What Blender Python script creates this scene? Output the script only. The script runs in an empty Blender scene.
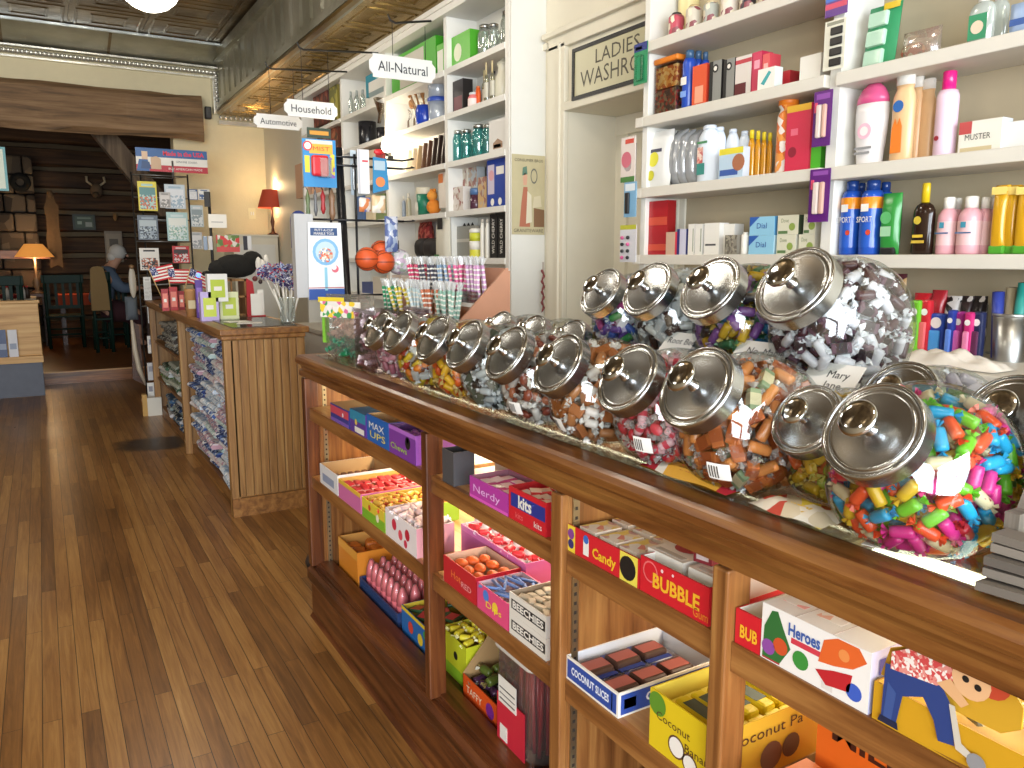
import bpy, bmesh, math, random
from mathutils import Vector, Matrix, Euler
scene = bpy.context.scene
COL = scene.collection
rnd = random.Random(11)
PI = math.pi

# ---------------------------------------------------------------- camera model (eye height 1.45 m)
FPX = 790.0
PITCH = math.atan(126 / FPX)
YAW = math.atan(467 / FPX)
EYE = 1.45

def ray(px, py):
    a = (px - 512) / FPX; b = -(py - 384) / FPX
    g = math.cos(PITCH) + b * math.sin(PITCH); h = -math.sin(PITCH) + b * math.cos(PITCH)
    return (g * math.sin(YAW) + a * math.cos(YAW), g * math.cos(YAW) - a * math.sin(YAW), h)
def onx(px, py, X):
    r = ray(px, py); t = X / r[0]; return Vector((X, r[1] * t, EYE + r[2] * t))
def ony(px, py, Y):
    r = ray(px, py); t = Y / r[1]; return Vector((r[0] * t, Y, EYE + r[2] * t))
def onz(px, py, Z):
    r = ray(px, py); t = (Z - EYE) / r[2]; return Vector((r[0] * t, r[1] * t, Z))

# ---------------------------------------------------------------- materials
_m = {}
def lin(c):
    if isinstance(c, str):
        c = c.lstrip('#'); c = [int(c[i:i + 2], 16) / 255 for i in (0, 2, 4)]
    return tuple((x / 12.92 if x <= .04045 else ((x + .055) / 1.055) ** 2.4) for x in c[:3]) + (1,)

def newmat(name):
    m = bpy.data.materials.new(name); m.use_nodes = True
    nt = m.node_tree
    return m, nt, nt.nodes['Principled BSDF']

def mt(c, rough=.5, metal=0., spec=.5, emit=0., var=.06, bump=0., bscale=60.):
    """plain coloured surface with a faint procedural mottle"""
    k = ('mt', c, rough, metal, spec, emit, var, bump, bscale)
    if k in _m: return _m[k]
    m, nt, b = newmat('surface_' + str(c).strip('#'))
    b.inputs['Roughness'].default_value = rough; b.inputs['Metallic'].default_value = metal
    b.inputs['Specular IOR Level'].default_value = spec
    col = lin(c)
    if var > 0:
        tc = nt.nodes.new('ShaderNodeTexCoord'); n = nt.nodes.new('ShaderNodeTexNoise')
        n.inputs['Scale'].default_value = 14; n.inputs['Detail'].default_value = 3
        mx = nt.nodes.new('ShaderNodeMix'); mx.data_type = 'RGBA'
        mx.inputs[6].default_value = tuple(x * (1 - var) for x in col[:3]) + (1,)
        mx.inputs[7].default_value = tuple(min(1, x * (1 + var)) for x in col[:3]) + (1,)
        nt.links.new(tc.outputs['Object'], n.inputs['Vector']); nt.links.new(n.outputs['Fac'], mx.inputs[0])
        nt.links.new(mx.outputs[2], b.inputs['Base Color'])
        if bump > 0:
            n2 = nt.nodes.new('ShaderNodeTexNoise'); n2.inputs['Scale'].default_value = bscale; n2.inputs['Detail'].default_value = 4
            bp = nt.nodes.new('ShaderNodeBump'); bp.inputs['Strength'].default_value = bump; bp.inputs['Distance'].default_value = .01
            nt.links.new(tc.outputs['Object'], n2.inputs['Vector']); nt.links.new(n2.outputs['Fac'], bp.inputs['Height'])
            nt.links.new(bp.outputs[0], b.inputs['Normal'])
    else:
        b.inputs['Base Color'].default_value = col
    if emit:
        b.inputs['Emission Color'].default_value = col; b.inputs['Emission Strength'].default_value = emit
    _m[k] = m; return m

def ramp(nt, cols, const=True, stops=None):
    r = nt.nodes.new('ShaderNodeValToRGB'); cr = r.color_ramp
    cr.interpolation = 'CONSTANT' if const else 'LINEAR'
    n = len(cols)
    while len(cr.elements) < n: cr.elements.new(.5)
    for i, c in enumerate(cols):
        cr.elements[i].position = stops[i] if stops else (i / n if const else i / max(1, n - 1))
    for i, c in enumerate(cols): cr.elements[i].color = lin(c)
    return r

def pm(cols, scale=40., rough=.35, stretch=(1, 1, 1), metal=0., seed=0.):
    """busy printed surface: patches of the given colours"""
    k = ('pm', tuple(cols), scale, rough, stretch, metal, seed)
    if k in _m: return _m[k]
    m, nt, b = newmat('print_' + str(cols[0]).strip('#'))
    tc = nt.nodes.new('ShaderNodeTexCoord'); mp = nt.nodes.new('ShaderNodeMapping')
    mp.inputs['Scale'].default_value = stretch; mp.inputs['Location'].default_value = (seed, seed * .7, seed * 1.3)
    v = nt.nodes.new('ShaderNodeTexVoronoi'); v.inputs['Scale'].default_value = scale
    sp = nt.nodes.new('ShaderNodeSeparateColor'); r = ramp(nt, cols)
    nt.links.new(tc.outputs['Object'], mp.inputs['Vector']); nt.links.new(mp.outputs[0], v.inputs['Vector'])
    nt.links.new(v.outputs['Color'], sp.inputs[0]); nt.links.new(sp.outputs[0], r.inputs[0])
    nt.links.new(r.outputs[0], b.inputs['Base Color'])
    b.inputs['Roughness'].default_value = rough; b.inputs['Metallic'].default_value = metal
    _m[k] = m; return m

def wood(dark, mid, light, axis='Y', scale=1., rough=.4, plankw=0., bump=.15):
    k = ('wood', dark, mid, light, axis, scale, rough, plankw)
    if k in _m: return _m[k]
    m, nt, b = newmat('wood_' + mid.strip('#'))
    tc = nt.nodes.new('ShaderNodeTexCoord'); mp = nt.nodes.new('ShaderNodeMapping')
    s = {'X': (1.2, 22, 22), 'Y': (22, 1.2, 22), 'Z': (22, 22, 1.2)}[axis]
    mp.inputs['Scale'].default_value = tuple(x * scale for x in s)
    n = nt.nodes.new('ShaderNodeTexNoise'); n.inputs['Scale'].default_value = 1.6; n.inputs['Detail'].default_value = 6
    n.inputs['Roughness'].default_value = .62; n.inputs['Distortion'].default_value = .5
    r = ramp(nt, (dark, mid, light), False, (.3, .5, .72))
    nt.links.new(tc.outputs['Object'], mp.inputs['Vector']); nt.links.new(mp.outputs[0], n.inputs['Vector'])
    nt.links.new(n.outputs['Fac'], r.inputs[0]); nt.links.new(r.outputs[0], b.inputs['Base Color'])
    bp = nt.nodes.new('ShaderNodeBump'); bp.inputs['Strength'].default_value = bump; bp.inputs['Distance'].default_value = .003
    nt.links.new(n.outputs['Fac'], bp.inputs['Height']); nt.links.new(bp.outputs[0], b.inputs['Normal'])
    b.inputs['Roughness'].default_value = rough
    _m[k] = m; return m

def clear(tint='#ffffff', gloss=.10, rough=.04, body=0., bodyc='#ffffff'):
    """thin clear plastic or glass: mostly see-through, with a mirror coat that grows towards the rim"""
    k = ('clear', tint, gloss, rough, body, bodyc)
    if k in _m: return _m[k]
    m = bpy.data.materials.new('clear_' + tint.strip('#')); m.use_nodes = True
    nt = m.node_tree; nt.nodes.clear(); o = nt.nodes.new('ShaderNodeOutputMaterial')
    t = nt.nodes.new('ShaderNodeBsdfTransparent'); t.inputs[0].default_value = lin(tint)
    g = nt.nodes.new('ShaderNodeBsdfGlossy'); g.inputs['Roughness'].default_value = rough
    lw = nt.nodes.new('ShaderNodeLayerWeight'); lw.inputs[0].default_value = .45
    ml = nt.nodes.new('ShaderNodeMath'); ml.operation = 'MULTIPLY_ADD'; ml.inputs[1].default_value = .5; ml.inputs[2].default_value = gloss * .5
    nt.links.new(lw.outputs['Fresnel'], ml.inputs[0])
    mx = nt.nodes.new('ShaderNodeMixShader'); last = t.outputs[0]
    if body > 0:
        d = nt.nodes.new('ShaderNodeBsdfDiffuse'); d.inputs[0].default_value = lin(bodyc)
        m2 = nt.nodes.new('ShaderNodeMixShader'); m2.inputs[0].default_value = body
        nt.links.new(t.outputs[0], m2.inputs[1]); nt.links.new(d.outputs[0], m2.inputs[2]); last = m2.outputs[0]
    nt.links.new(ml.outputs[0], mx.inputs[0]); nt.links.new(last, mx.inputs[1]); nt.links.new(g.outputs[0], mx.inputs[2])
    nt.links.new(mx.outputs[0], o.inputs[0])
    _m[k] = m; return m

def metal(c, rough=.2, **kw): return mt(c, rough, 1., **kw)

# ---------------------------------------------------------------- mesh builder
_txt = {}
def glyphs(s):
    if s not in _txt:
        cu = bpy.data.curves.new('lettering', 'FONT'); cu.body = s.strip('*'); cu.offset = .03 if s[0] == '*' else 0.; cu.align_x = 'CENTER'; cu.align_y = 'CENTER'; cu.size = 1; cu.resolution_u = 2
        o = bpy.data.objects.new('lettering', cu); COL.objects.link(o)
        dg = bpy.context.evaluated_depsgraph_get(); me = bpy.data.meshes.new_from_object(o.evaluated_get(dg))
        vs = [tuple(v.co) for v in me.vertices]; fs = [tuple(p.vertices) for p in me.polygons]
        bpy.data.objects.remove(o); bpy.data.curves.remove(cu); bpy.data.meshes.remove(me)
        w = (max(v[0] for v in vs) - min(v[0] for v in vs)) if vs else 1
        _txt[s] = (vs, fs, w)
    return _txt[s]

class MB:
    def __init__(s): s.v = []; s.f = []; s.m = []; s.sm = []; s.mats = []
    def mi(s, mat):
        if mat not in s.mats: s.mats.append(mat)
        return s.mats.index(mat)
    def add(s, vs, fs, mat, smooth=False, M=None):
        o = len(s.v); i = s.mi(mat)
        s.v += [tuple(M @ Vector(v)) for v in vs] if M is not None else [tuple(v) for v in vs]
        for f in fs:
            s.f.append(tuple(o + k for k in f)); s.m.append(i); s.sm.append(smooth)
        return s
    def box(s, x0, x1, y0, y1, z0, z1, mat, M=None, ch=0., faces=None):
        """box; ch chamfers the vertical and horizontal edges; faces: {'front':mat,...}"""
        if ch > 0:
            bm = bmesh.new(); bmesh.ops.create_cube(bm, size=1)
            for v in bm.verts: v.co = Vector(((x0 + x1) / 2 + v.co.x * (x1 - x0), (y0 + y1) / 2 + v.co.y * (y1 - y0), (z0 + z1) / 2 + v.co.z * (z1 - z0)))
            bmesh.ops.bevel(bm, geom=bm.edges[:], offset=min(ch, (x1 - x0) * .45, (y1 - y0) * .45, (z1 - z0) * .45), segments=2, affect='EDGES', profile=.5)
            bm.verts.index_update()
            s.add([v.co[:] for v in bm.verts], [[v.index for v in f.verts] for f in bm.faces], mat, False, M); bm.free(); return s
        vs = [(x0, y0, z0), (x1, y0, z0), (x1, y1, z0), (x0, y1, z0), (x0, y0, z1), (x1, y0, z1), (x1, y1, z1), (x0, y1, z1)]
        F = {'bottom': (0, 3, 2, 1), 'top': (4, 5, 6, 7), 'front': (0, 1, 5, 4), 'right': (1, 2, 6, 5), 'back': (2, 3, 7, 6), 'left': (3, 0, 4, 7)}
        if not faces: return s.add(vs, F.values(), mat, False, M)
        o = len(s.v); s.add(vs, [], mat, False, M)
        for k, f in F.items():
            s.f.append(tuple(o + q for q in f)); s.m.append(s.mi(faces.get(k, mat))); s.sm.append(False)
        return s
    def lathe(s, prof, mat, n=20, M=None, smooth=True, cap0=True, cap1=True, sx=1., sy=1.):
        vs = []; fs = []
        for (r, z) in prof:
            for k in range(n):
                a = 2 * PI * k / n; vs.append((r * math.cos(a) * sx, r * math.sin(a) * sy, z))
        for i in range(len(prof) - 1):
            for k in range(n):
                fs.append((i * n + k, i * n + (k + 1) % n, (i + 1) * n + (k + 1) % n, (i + 1) * n + k))
        if cap0: fs.append(tuple(reversed(range(n))))
        if cap1: fs.append(tuple(range((len(prof) - 1) * n, len(prof) * n)))
        return s.add(vs, fs, mat, smooth, M)
    def cyl(s, p0, p1, r0, r1, mat, n=12, smooth=True):
        p0 = Vector(p0); p1 = Vector(p1); d = p1 - p0
        M = Matrix.Translation(p0) @ d.to_track_quat('Z', 'Y').to_matrix().to_4x4()
        return s.lathe([(r0, 0), (r1, d.length)], mat, n, M, smooth)
    def tube(s, pts, r, mat, n=8, smooth=True):
        pts = [Vector(p) for p in pts]; rs = r if isinstance(r, (list, tuple)) else [r] * len(pts)
        vs = []; fs = []; up = None
        for i, p in enumerate(pts):
            d = (pts[min(i + 1, len(pts) - 1)] - pts[max(i - 1, 0)]).normalized()
            if up is None: up = d.orthogonal().normalized()
            up = (up - d * up.dot(d)); up = up.normalized() if up.length > 1e-6 else d.orthogonal().normalized()
            q = d.cross(up)
            for k in range(n):
                a = 2 * PI * k / n; vs.append(p + (up * math.cos(a) + q * math.sin(a)) * rs[i])
        for i in range(len(pts) - 1):
            for k in range(n):
                fs.append((i * n + k, i * n + (k + 1) % n, (i + 1) * n + (k + 1) % n, (i + 1) * n + k))
        fs.append(tuple(reversed(range(n)))); fs.append(tuple(range((len(pts) - 1) * n, len(pts) * n)))
        return s.add(vs, fs, mat, smooth)
    def prism(s, poly, y0, y1, mat, M=None, smooth=False):
        """polygon in local x,z pushed from y0 to y1"""
        n = len(poly); vs = [(x, y0, z) for x, z in poly] + [(x, y1, z) for x, z in poly]
        fs = [tuple(range(n)), tuple(range(2 * n - 1, n - 1, -1))] + [(k, n + k, n + (k + 1) % n, (k + 1) % n) for k in range(n)]
        return s.add(vs, fs, mat, smooth, M)
    def ball(s, c, r, mat, n=12, sx=1, sy=1, sz=1, M=None):
        h = n // 2; prof = [(r * math.sin(PI * k / h) + 1e-5, -r * math.cos(PI * k / h) * sz) for k in range(h + 1)]
        T = Matrix.Translation(Vector(c))
        return s.lathe(prof, mat, n, (M @ T) if M is not None else T, True, False, False, sx, sy)
    def text(s, t, size, mat, M, width=None, th=.0):
        """flat lettering in local x (right), z (up) at y = 0 facing -y"""
        vs, fs, w = glyphs(t); k = size; kx = size if width is None else width / w
        return s.add([(x * kx, 0, y * k) for x, y, z in vs], fs, mat, False, M)
    def quad(s, x0, x1, z0, z1, y, mat, M=None):
        return s.add([(x0, y, z0), (x1, y, z0), (x1, y, z1), (x0, y, z1)], [(0, 1, 2, 3)], mat, False, M)
    def disc(s, cx, cz, r, y, mat, M=None, n=16, rz=None):
        rz = rz or r
        return s.add([(cx + r * math.cos(2 * PI * k / n), y, cz + rz * math.sin(2 * PI * k / n)) for k in range(n)], [tuple(range(n))], mat, False, M)
    def build(s, name, parent=None, loc=None, rot=None, bevel=0.):
        me = bpy.data.meshes.new(name); me.from_pydata(s.v, [], s.f); me.update()
        for m in s.mats: me.materials.append(m)
        me.polygons.foreach_set('material_index', s.m); me.polygons.foreach_set('use_smooth', s.sm)
        o = bpy.data.objects.new(name, me); COL.objects.link(o)
        if parent is not None: o.parent = parent
        if loc is not None: o.location = loc
        if rot is not None: o.rotation_euler = rot
        if bevel:
            b = o.modifiers.new('bevel', 'BEVEL'); b.width = bevel; b.segments = 2; b.limit_method = 'ANGLE'
        return o

def tag(o, label=None, cat=None, group=None, kind=None):
    if label: o['label'] = label
    if cat: o['category'] = cat
    if group: o['group'] = group
    if kind: o['kind'] = kind
    return o
def thing(name, label, cat, loc=(0, 0, 0), rz=0., group=None, rot=None):
    o = bpy.data.objects.new(name, None); COL.objects.link(o); o.empty_display_size = .05
    o.location = loc; o.rotation_euler = rot if rot else (0, 0, rz)
    return tag(o, label, cat, group)
def struct(name, mb, bevel=0.):
    o = mb.build(name, bevel=bevel); o['kind'] = 'structure'; return o
_kids = {}
def dup(root, loc=None, rz=None, label=None, rot=None, group=None, scale=None):
    def cp(o, par):
        c = o.copy(); COL.objects.link(c)
        if par is not None: c.parent = par
        for ch in [x for x in o.children]: cp(ch, c)
        return c
    c = cp(root, None)
    if loc is not None: c.location = loc
    if rz is not None: c.rotation_euler = (0, 0, rz)
    if rot is not None: c.rotation_euler = rot
    if scale is not None: c.scale = scale
    if label: c['label'] = label
    if group: c['group'] = group
    return c
I4 = Matrix.Identity(4)
def TR(x=0, y=0, z=0, rx=0, ry=0, rz=0, s=1): return Matrix.Translation((x, y, z)) @ Euler((rx, ry, rz)).to_matrix().to_4x4() @ Matrix.Scale(s, 4)
FACE_X = -PI / 2      # local front (-y) turned to face -X (the customers' side)
# ================================================================ setting
WX = 2.2          # right-hand wall
YB = 9.0          # wall with the wide opening
ZC = 3.52; ZS = 2.93; SX = 1.73
cream = mt('#d9d3c0', .55, var=.03); white = mt('#d9d8d0', .5, var=.03); whitew = mt('#dcdad2', .45, var=.03)
plaster = mt('#cfc3a0', .7, var=.05, bump=.2)

def floor_mat():
    m, nt, b = newmat('oak_strip_floor')
    N = nt.nodes.new; L = nt.links.new
    tc = N('ShaderNodeTexCoord'); mp = N('ShaderNodeMapping'); mp.inputs['Rotation'].default_value = (0, 0, PI / 2)
    L(tc.outputs['Object'], mp.inputs['Vector'])
    br = N('ShaderNodeTexBrick'); br.inputs['Color1'].default_value = (0, 0, 0, 1); br.inputs['Color2'].default_value = (1, 1, 1, 1)
    br.inputs['Mortar'].default_value = (.5, .5, .5, 1); br.inputs['Scale'].default_value = 1; br.inputs['Mortar Size'].default_value = .0012
    br.inputs['Brick Width'].default_value = 1.15; br.inputs['Row Height'].default_value = .054; br.offset = .37; br.inputs['Bias'].default_value = 0
    L(mp.outputs[0], br.inputs['Vector'])
    m2 = N('ShaderNodeMapping'); m2.inputs['Scale'].default_value = (38, 1.6, 1)
    L(tc.outputs['Object'], m2.inputs['Vector'])
    # shift grain per plank
    ad = N('ShaderNodeVectorMath'); ad.operation = 'ADD'; L(m2.outputs[0], ad.inputs[0])
    sc = N('ShaderNodeVectorMath'); sc.operation = 'SCALE'; sc.inputs['Scale'].default_value = 7; L(br.outputs['Color'], sc.inputs[0]); L(sc.outputs[0], ad.inputs[1])
    g = N('ShaderNodeTexNoise'); g.inputs['Scale'].default_value = 1.3; g.inputs['Detail'].default_value = 7; g.inputs['Distortion'].default_value = 1.2; g.inputs['Roughness'].default_value = .65
    L(ad.outputs[0], g.inputs['Vector'])
    big = N('ShaderNodeTexNoise'); big.inputs['Scale'].default_value = 1.1; big.inputs['Detail'].default_value = 3; L(tc.outputs['Object'], big.inputs['Vector'])
    a1 = N('ShaderNodeMath'); a1.operation = 'MULTIPLY_ADD'; a1.inputs[1].default_value = .30; L(br.outputs['Color'], a1.inputs[0]); 
    a2 = N('ShaderNodeMath'); a2.operation = 'MULTIPLY_ADD'; a2.inputs[1].default_value = .75; L(g.outputs['Fac'], a2.inputs[0])
    a3 = N('ShaderNodeMath'); a3.operation = 'MULTIPLY_ADD'; a3.inputs[1].default_value = .35; a3.inputs[2].default_value = -.15; L(big.outputs['Fac'], a3.inputs[0])
    L(a3.outputs[0], a2.inputs[2]); L(a2.outputs[0], a1.inputs[2])
    r = ramp(nt, ('#38230f', '#63401d', '#83582a', '#9e733d', '#ba915a'), False, (.1, .36, .55, .75, .95))
    L(a1.outputs[0], r.inputs[0])
    # seams
    mx = N('ShaderNodeMix'); mx.data_type = 'RGBA'; mx.inputs[7].default_value = lin('#2a1a0c'); L(br.outputs['Fac'], mx.inputs[0]); L(r.outputs[0], mx.inputs[6])
    # the dark worn stain on the boards beside the shirt counter
    d = N('ShaderNodeVectorMath'); d.operation = 'SUBTRACT'; d.inputs[1].default_value = STAIN; L(tc.outputs['Object'], d.inputs[0])
    ds = N('ShaderNodeVectorMath'); ds.operation = 'MULTIPLY'; ds.inputs[1].default_value = (2.9, 3.2, 0); L(d.outputs[0], ds.inputs[0])
    ln = N('ShaderNodeVectorMath'); ln.operation = 'LENGTH'; L(ds.outputs[0], ln.inputs[0])
    wn = N('ShaderNodeTexNoise'); wn.inputs['Scale'].default_value = 6; L(tc.outputs['Object'], wn.inputs['Vector'])
    ws = N('ShaderNodeMath'); ws.operation = 'MULTIPLY_ADD'; ws.inputs[1].default_value = .9; L(wn.outputs['Fac'], ws.inputs[0]); L(ln.outputs['Value'], ws.inputs[2])
    mr = N('ShaderNodeMapRange'); mr.inputs[1].default_value = 1.45; mr.inputs[2].default_value = 1.15; mr.inputs[3].default_value = 0; mr.inputs[4].default_value = .93
    L(ws.outputs[0], mr.inputs[0])
    mx2 = N('ShaderNodeMix'); mx2.data_type = 'RGBA'; mx2.inputs[7].default_value = lin('#2b2119'); L(mr.outputs[0], mx2.inputs[0]); L(mx.outputs[2], mx2.inputs[6])
    L(mx2.outputs[2], b.inputs['Base Color'])
    rr = N('ShaderNodeMapRange'); rr.inputs[3].default_value = .22; rr.inputs[4].default_value = .42; L(big.outputs['Fac'], rr.inputs[0]); L(rr.outputs[0], b.inputs['Roughness'])
    bp = N('ShaderNodeBump'); bp.inputs['Strength'].default_value = .25; bp.inputs['Distance'].default_value = .004; bp.invert = True
    L(br.outputs['Fac'], bp.inputs['Height']); L(bp.outputs[0], b.inputs['Normal'])
    return m
STAIN = tuple(onz(158, 443, 0))
struct('floor', MB().box(-4.6, 2.9, -2.6, 10.5, -.1, 0, floor_mat()))
oakback = wood('#4a2a12', '#7a4a22', '#9a6634', 'X', 1.2, .28)
f2 = MB().box(-4.6, 4.2, 10.5, 15.2, -.1, .14, oakback).box(-4.6, 4.2, 10.49, 10.54, .13, .145, mt('#b58a58', .3))
struct('floor_back_room', f2)

# pressed-tin ceiling: panels with raised beads as real relief
tin = metal('#6f5c40', .34, var=.25); tin2 = metal('#7f7765', .3, var=.25); silver = metal('#b9b7ae', .22, var=.15)
gold = metal('#8f7440', .28, var=.2)
def tin_mat(c1, c2, rough):
    m, nt, b = newmat('pressed_tin'); N = nt.nodes.new; L = nt.links.new
    tc = N('ShaderNodeTexCoord'); n = N('ShaderNodeTexNoise'); n.inputs['Scale'].default_value = 2.2; n.inputs['Detail'].default_value = 4
    L(tc.outputs['Object'], n.inputs['Vector']); r = ramp(nt, (c1, c2), False, (.35, .65)); L(n.outputs['Fac'], r.inputs[0]); L(r.outputs[0], b.inputs['Base Color'])
    b.inputs['Metallic'].default_value = .72; b.inputs['Roughness'].default_value = rough
    w = N('ShaderNodeTexNoise'); w.inputs['Scale'].default_value = 9; w.inputs['Detail'].default_value = 2; L(tc.outputs['Object'], w.inputs['Vector'])
    bp = N('ShaderNodeBump'); bp.inputs['Strength'].default_value = .35; bp.inputs['Distance'].default_value = .02; L(w.outputs['Fac'], bp.inputs['Height']); L(bp.outputs[0], b.inputs['Normal'])
    return m
tinm = tin_mat('#5a4a34', '#83704f', .33); tins = tin_mat('#8c8a78', '#b4b2a2', .3); ting = tin_mat('#9a8048', '#b89c62', .26)
c = MB().box(-4.6, SX, -2.6, YB, ZC, ZC + .1, tinm)
def panel(mb, x0, x1, y0, y1, z, mat, d=.012):
    g = .035; w = .03
    for (a, b_, e, f) in ((x0 + g, x1 - g, y0 + g, y0 + g + w), (x0 + g, x1 - g, y1 - g - w, y1 - g), (x0 + g, x0 + g + w, y0 + g, y1 - g), (x1 - g - w, x1 - g, y0 + g, y1 - g)):
        mb.add([(a, e, z), (b_, e, z), (b_, f, z), (a, f, z), (a + .01, e + .01, z - d), (b_ - .01, e + .01, z - d), (b_ - .01, f - .01, z - d), (a + .01, f - .01, z - d)],
               [(4, 7, 6, 5), (0, 4, 5, 1), (1, 5, 6, 2), (2, 6, 7, 3), (3, 7, 4, 0)], mat)
P = .61
y = -2.5
while y < 8.3:
    x = SX - .12 - P
    while x > -4.4:
        panel(c, x, x + P, y, y + P, ZC, tinm, .006); panel(c, x + .12, x + P - .12, y + .12, y + P - .12, ZC, tinm, .006)
        x -= P
    y += P
for k in range(9):                                                  # flat seams between sheets
    c.box(SX - .12 - k * P - .012, SX - .12 - k * P + .012, -2.6, 8.35, ZC - .014, ZC, tinm)
struct('ceiling', c)
# cove along the far wall, and the beaded cornice
cv = MB().add([(-4.6, 8.45, ZC - .01), (SX, 8.45, ZC - .01), (SX, 8.93, 3.4), (-4.6, 8.93, 3.4)], [(0, 1, 2, 3)], tins)
cv.box(-.15, SX, 8.43, 8.46, ZC - .03, ZC - .01, mt('#b8c0c0', .3, .6))
for x in (.72, -.15, -1.0, -2.0, -3.0): cv.add([(x, 8.45, ZC - .016), (x + .025, 8.45, ZC - .016), (x + .025, 8.93, 3.395), (x, 8.93, 3.395)], [(0, 1, 2, 3)], tinm)
struct('trim_cove', cv)
silver = mt('#d4d2c8', .25, .7, var=.1)
cn = MB().box(-4.6, SX, 8.90, YB, 3.375, 3.39, silver).box(-4.6, SX, 8.94, YB, 3.285, 3.30, silver)
for k in range(165): cn.ball((SX - .02 - k * .036, 8.93, 3.337), .024, silver, 8)
struct('trim_cornice', cn)
cn = MB().box(SX - .05, SX + .0, 8.9, YB, ZS, 3.3, silver)
for k in range(9): cn.ball((SX - .02, 8.88, ZS + .05 + k * .04), .02, silver, 8)
struct('trim_cornice_drop', cn)
cn = MB().box(SX, WX, 8.94, YB, ZS - .1, ZS - .06, silver)
for k in range(10): cn.ball((SX + .02 + k * .05, 8.93, ZS - .03), .02, silver, 8)
struct('trim_cornice_low', cn)
# boxed-in duct clad in tin: side face and underside with relief
sf = MB().box(SX, SX + .02, -2.6, YB, ZS, ZC + .1, tins)
sf.box(SX - .05, SX, -2.6, 8.9, ZC - .10, ZC - .02, tins).box(SX - .025, SX, -2.6, 8.9, ZS + .04, ZS + .09, tins).box(SX - .035, SX, -2.6, 8.9, ZS, ZS + .025, gold)
for k in range(46):
    yy = 8.8 - k * .245
    sf.add([(SX, yy - .04, ZS + .12), (SX, yy + .04, ZS + .12), (SX, yy + .04, ZC - .13), (SX, yy - .04, ZC - .13), (SX - .012, yy, ZS + .14), (SX - .012, yy, ZC - .15)],
           [(0, 4, 5, 3), (1, 2, 5, 4), (0, 1, 4), (3, 5, 2)], tins)
struct('trim_duct_side', sf)
us = MB().box(SX + .02, WX + .1, -2.6, YB, ZS, ZS + .04, ting)
y = -2.5
while y < 8.6:
    panel(us, SX + .03, WX - .03, y, y + .45, ZS, ting, .006); panel(us, SX + .13, WX - .13, y + .1, y + .35, ZS, ting, .006)
    y += .45
struct('ceiling_low', us)

# right-hand wall with the doorway to the washroom
DY0, DY1, DZ = 2.46, 3.2, 2.13
w = MB().box(WX, WX + .5, DY1, YB, 0, ZS, cream).box(WX, WX + .5, -2.6, DY0, 0, ZS, cream).box(WX, WX + .5, DY0, DY1, DZ, ZS, cream)
struct('wall_right', w)
cas = MB()
for (a, b_) in ((DY1, DY1 + .14), (DY0 - .1, DY0)):
    cas.box(WX - .025, WX, a, b_, 0, 2.44, cream).box(WX - .035, WX - .02, a + .03, a + .05, 0, 2.44, cream)
cas.box(WX - .025, WX, DY0 - .1, DY1 + .14, 2.42, 2.48, cream).box(WX - .05, WX, DY0 - .1, DY1 + .16, 2.475, 2.50, cream).box(WX - .028, WX, DY0, DY1, DZ, DZ + .04, cream)
struct('trim_door_casing', cas, .004)
d1 = MB().box(WX + .30, WX + .34, DY0, DY1, 0, DZ, cream).box(WX + .285, WX + .30, DY1 - .09, DY1, 0, DZ, cream).box(WX + .28, WX + .3, DY0, DY1, DZ - .09, DZ - .002, cream)
d1.box(WX + .275, WX + .3, DY0, DY1, .9, 1.05, cream)
struct('door_1', d1)
struct('trim_picture_rail', MB().box(WX - .02, WX, DY1 + .16, 3.41, 2.44, 2.47, cream))

# wall with the wide opening, and the hewn beam over it
w = MB().box(-4.6, WX + .1, YB, YB + .2, 2.86, ZC + .1, plaster).box(1.28, WX + .1, YB, YB + .2, 0, 2.86, plaster)
struct('wall_back', w)
struct('wall_left', MB().box(-4.7, -4.6, -2.6, 15.2, 0, ZC + .1, mt('#a89a80', .7)))
hewn = wood('#40301e', '#715639', '#8c7050', 'X', .55, .75, bump=.6)
bm = MB(); n = 26
ring = [(-.0, .0), (-.19, -.06), (-.23, .0), (-.22, .33), (-.17, .38), (0, .39)]
vs = []
for k in range(n + 1):
    x = -4.55 + (1.55 + 4.55) * k / n
    for (yy, zz) in ring: vs.append((x, YB + yy + rnd.uniform(-.012, .012) * (yy < 0), 2.69 + zz + rnd.uniform(-.012, .012)))
fs = [(k * 6 + j, k * 6 + (j + 1) % 6, (k + 1) * 6 + (j + 1) % 6, (k + 1) * 6 + j) for k in range(n) for j in range(6)] + [tuple(range(5, -1, -1)), tuple(range(n * 6, n * 6 + 6))]
bm.add(vs, fs, hewn); struct('trim_beam', bm)

# front of the shop behind the viewer: wall with two big daylight windows
fw = MB().box(-4.6, WX + .1, -2.7, -2.6, 0, .6, cream).box(-4.6, WX + .1, -2.7, -2.6, 2.7, ZC + .1, cream)
for x in (-4.6, -1.5, 1.9): fw.box(x, x + .3, -2.7, -2.6, .6, 2.7, cream)
struct('wall_front', fw)

# ================================================================ camera
cd = bpy.data.cameras.new('camera'); cam = bpy.data.objects.new('camera', cd); COL.objects.link(cam)
cd.sensor_width = 36; cd.sensor_fit = 'HORIZONTAL'; cd.lens = 36 * FPX / 1024; cd.clip_start = .02; cd.clip_end = 100
cam.location = (0, 0, EYE); cam.rotation_euler = (PI / 2 - PITCH, 0, -YAW)
scene.camera = cam

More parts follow.
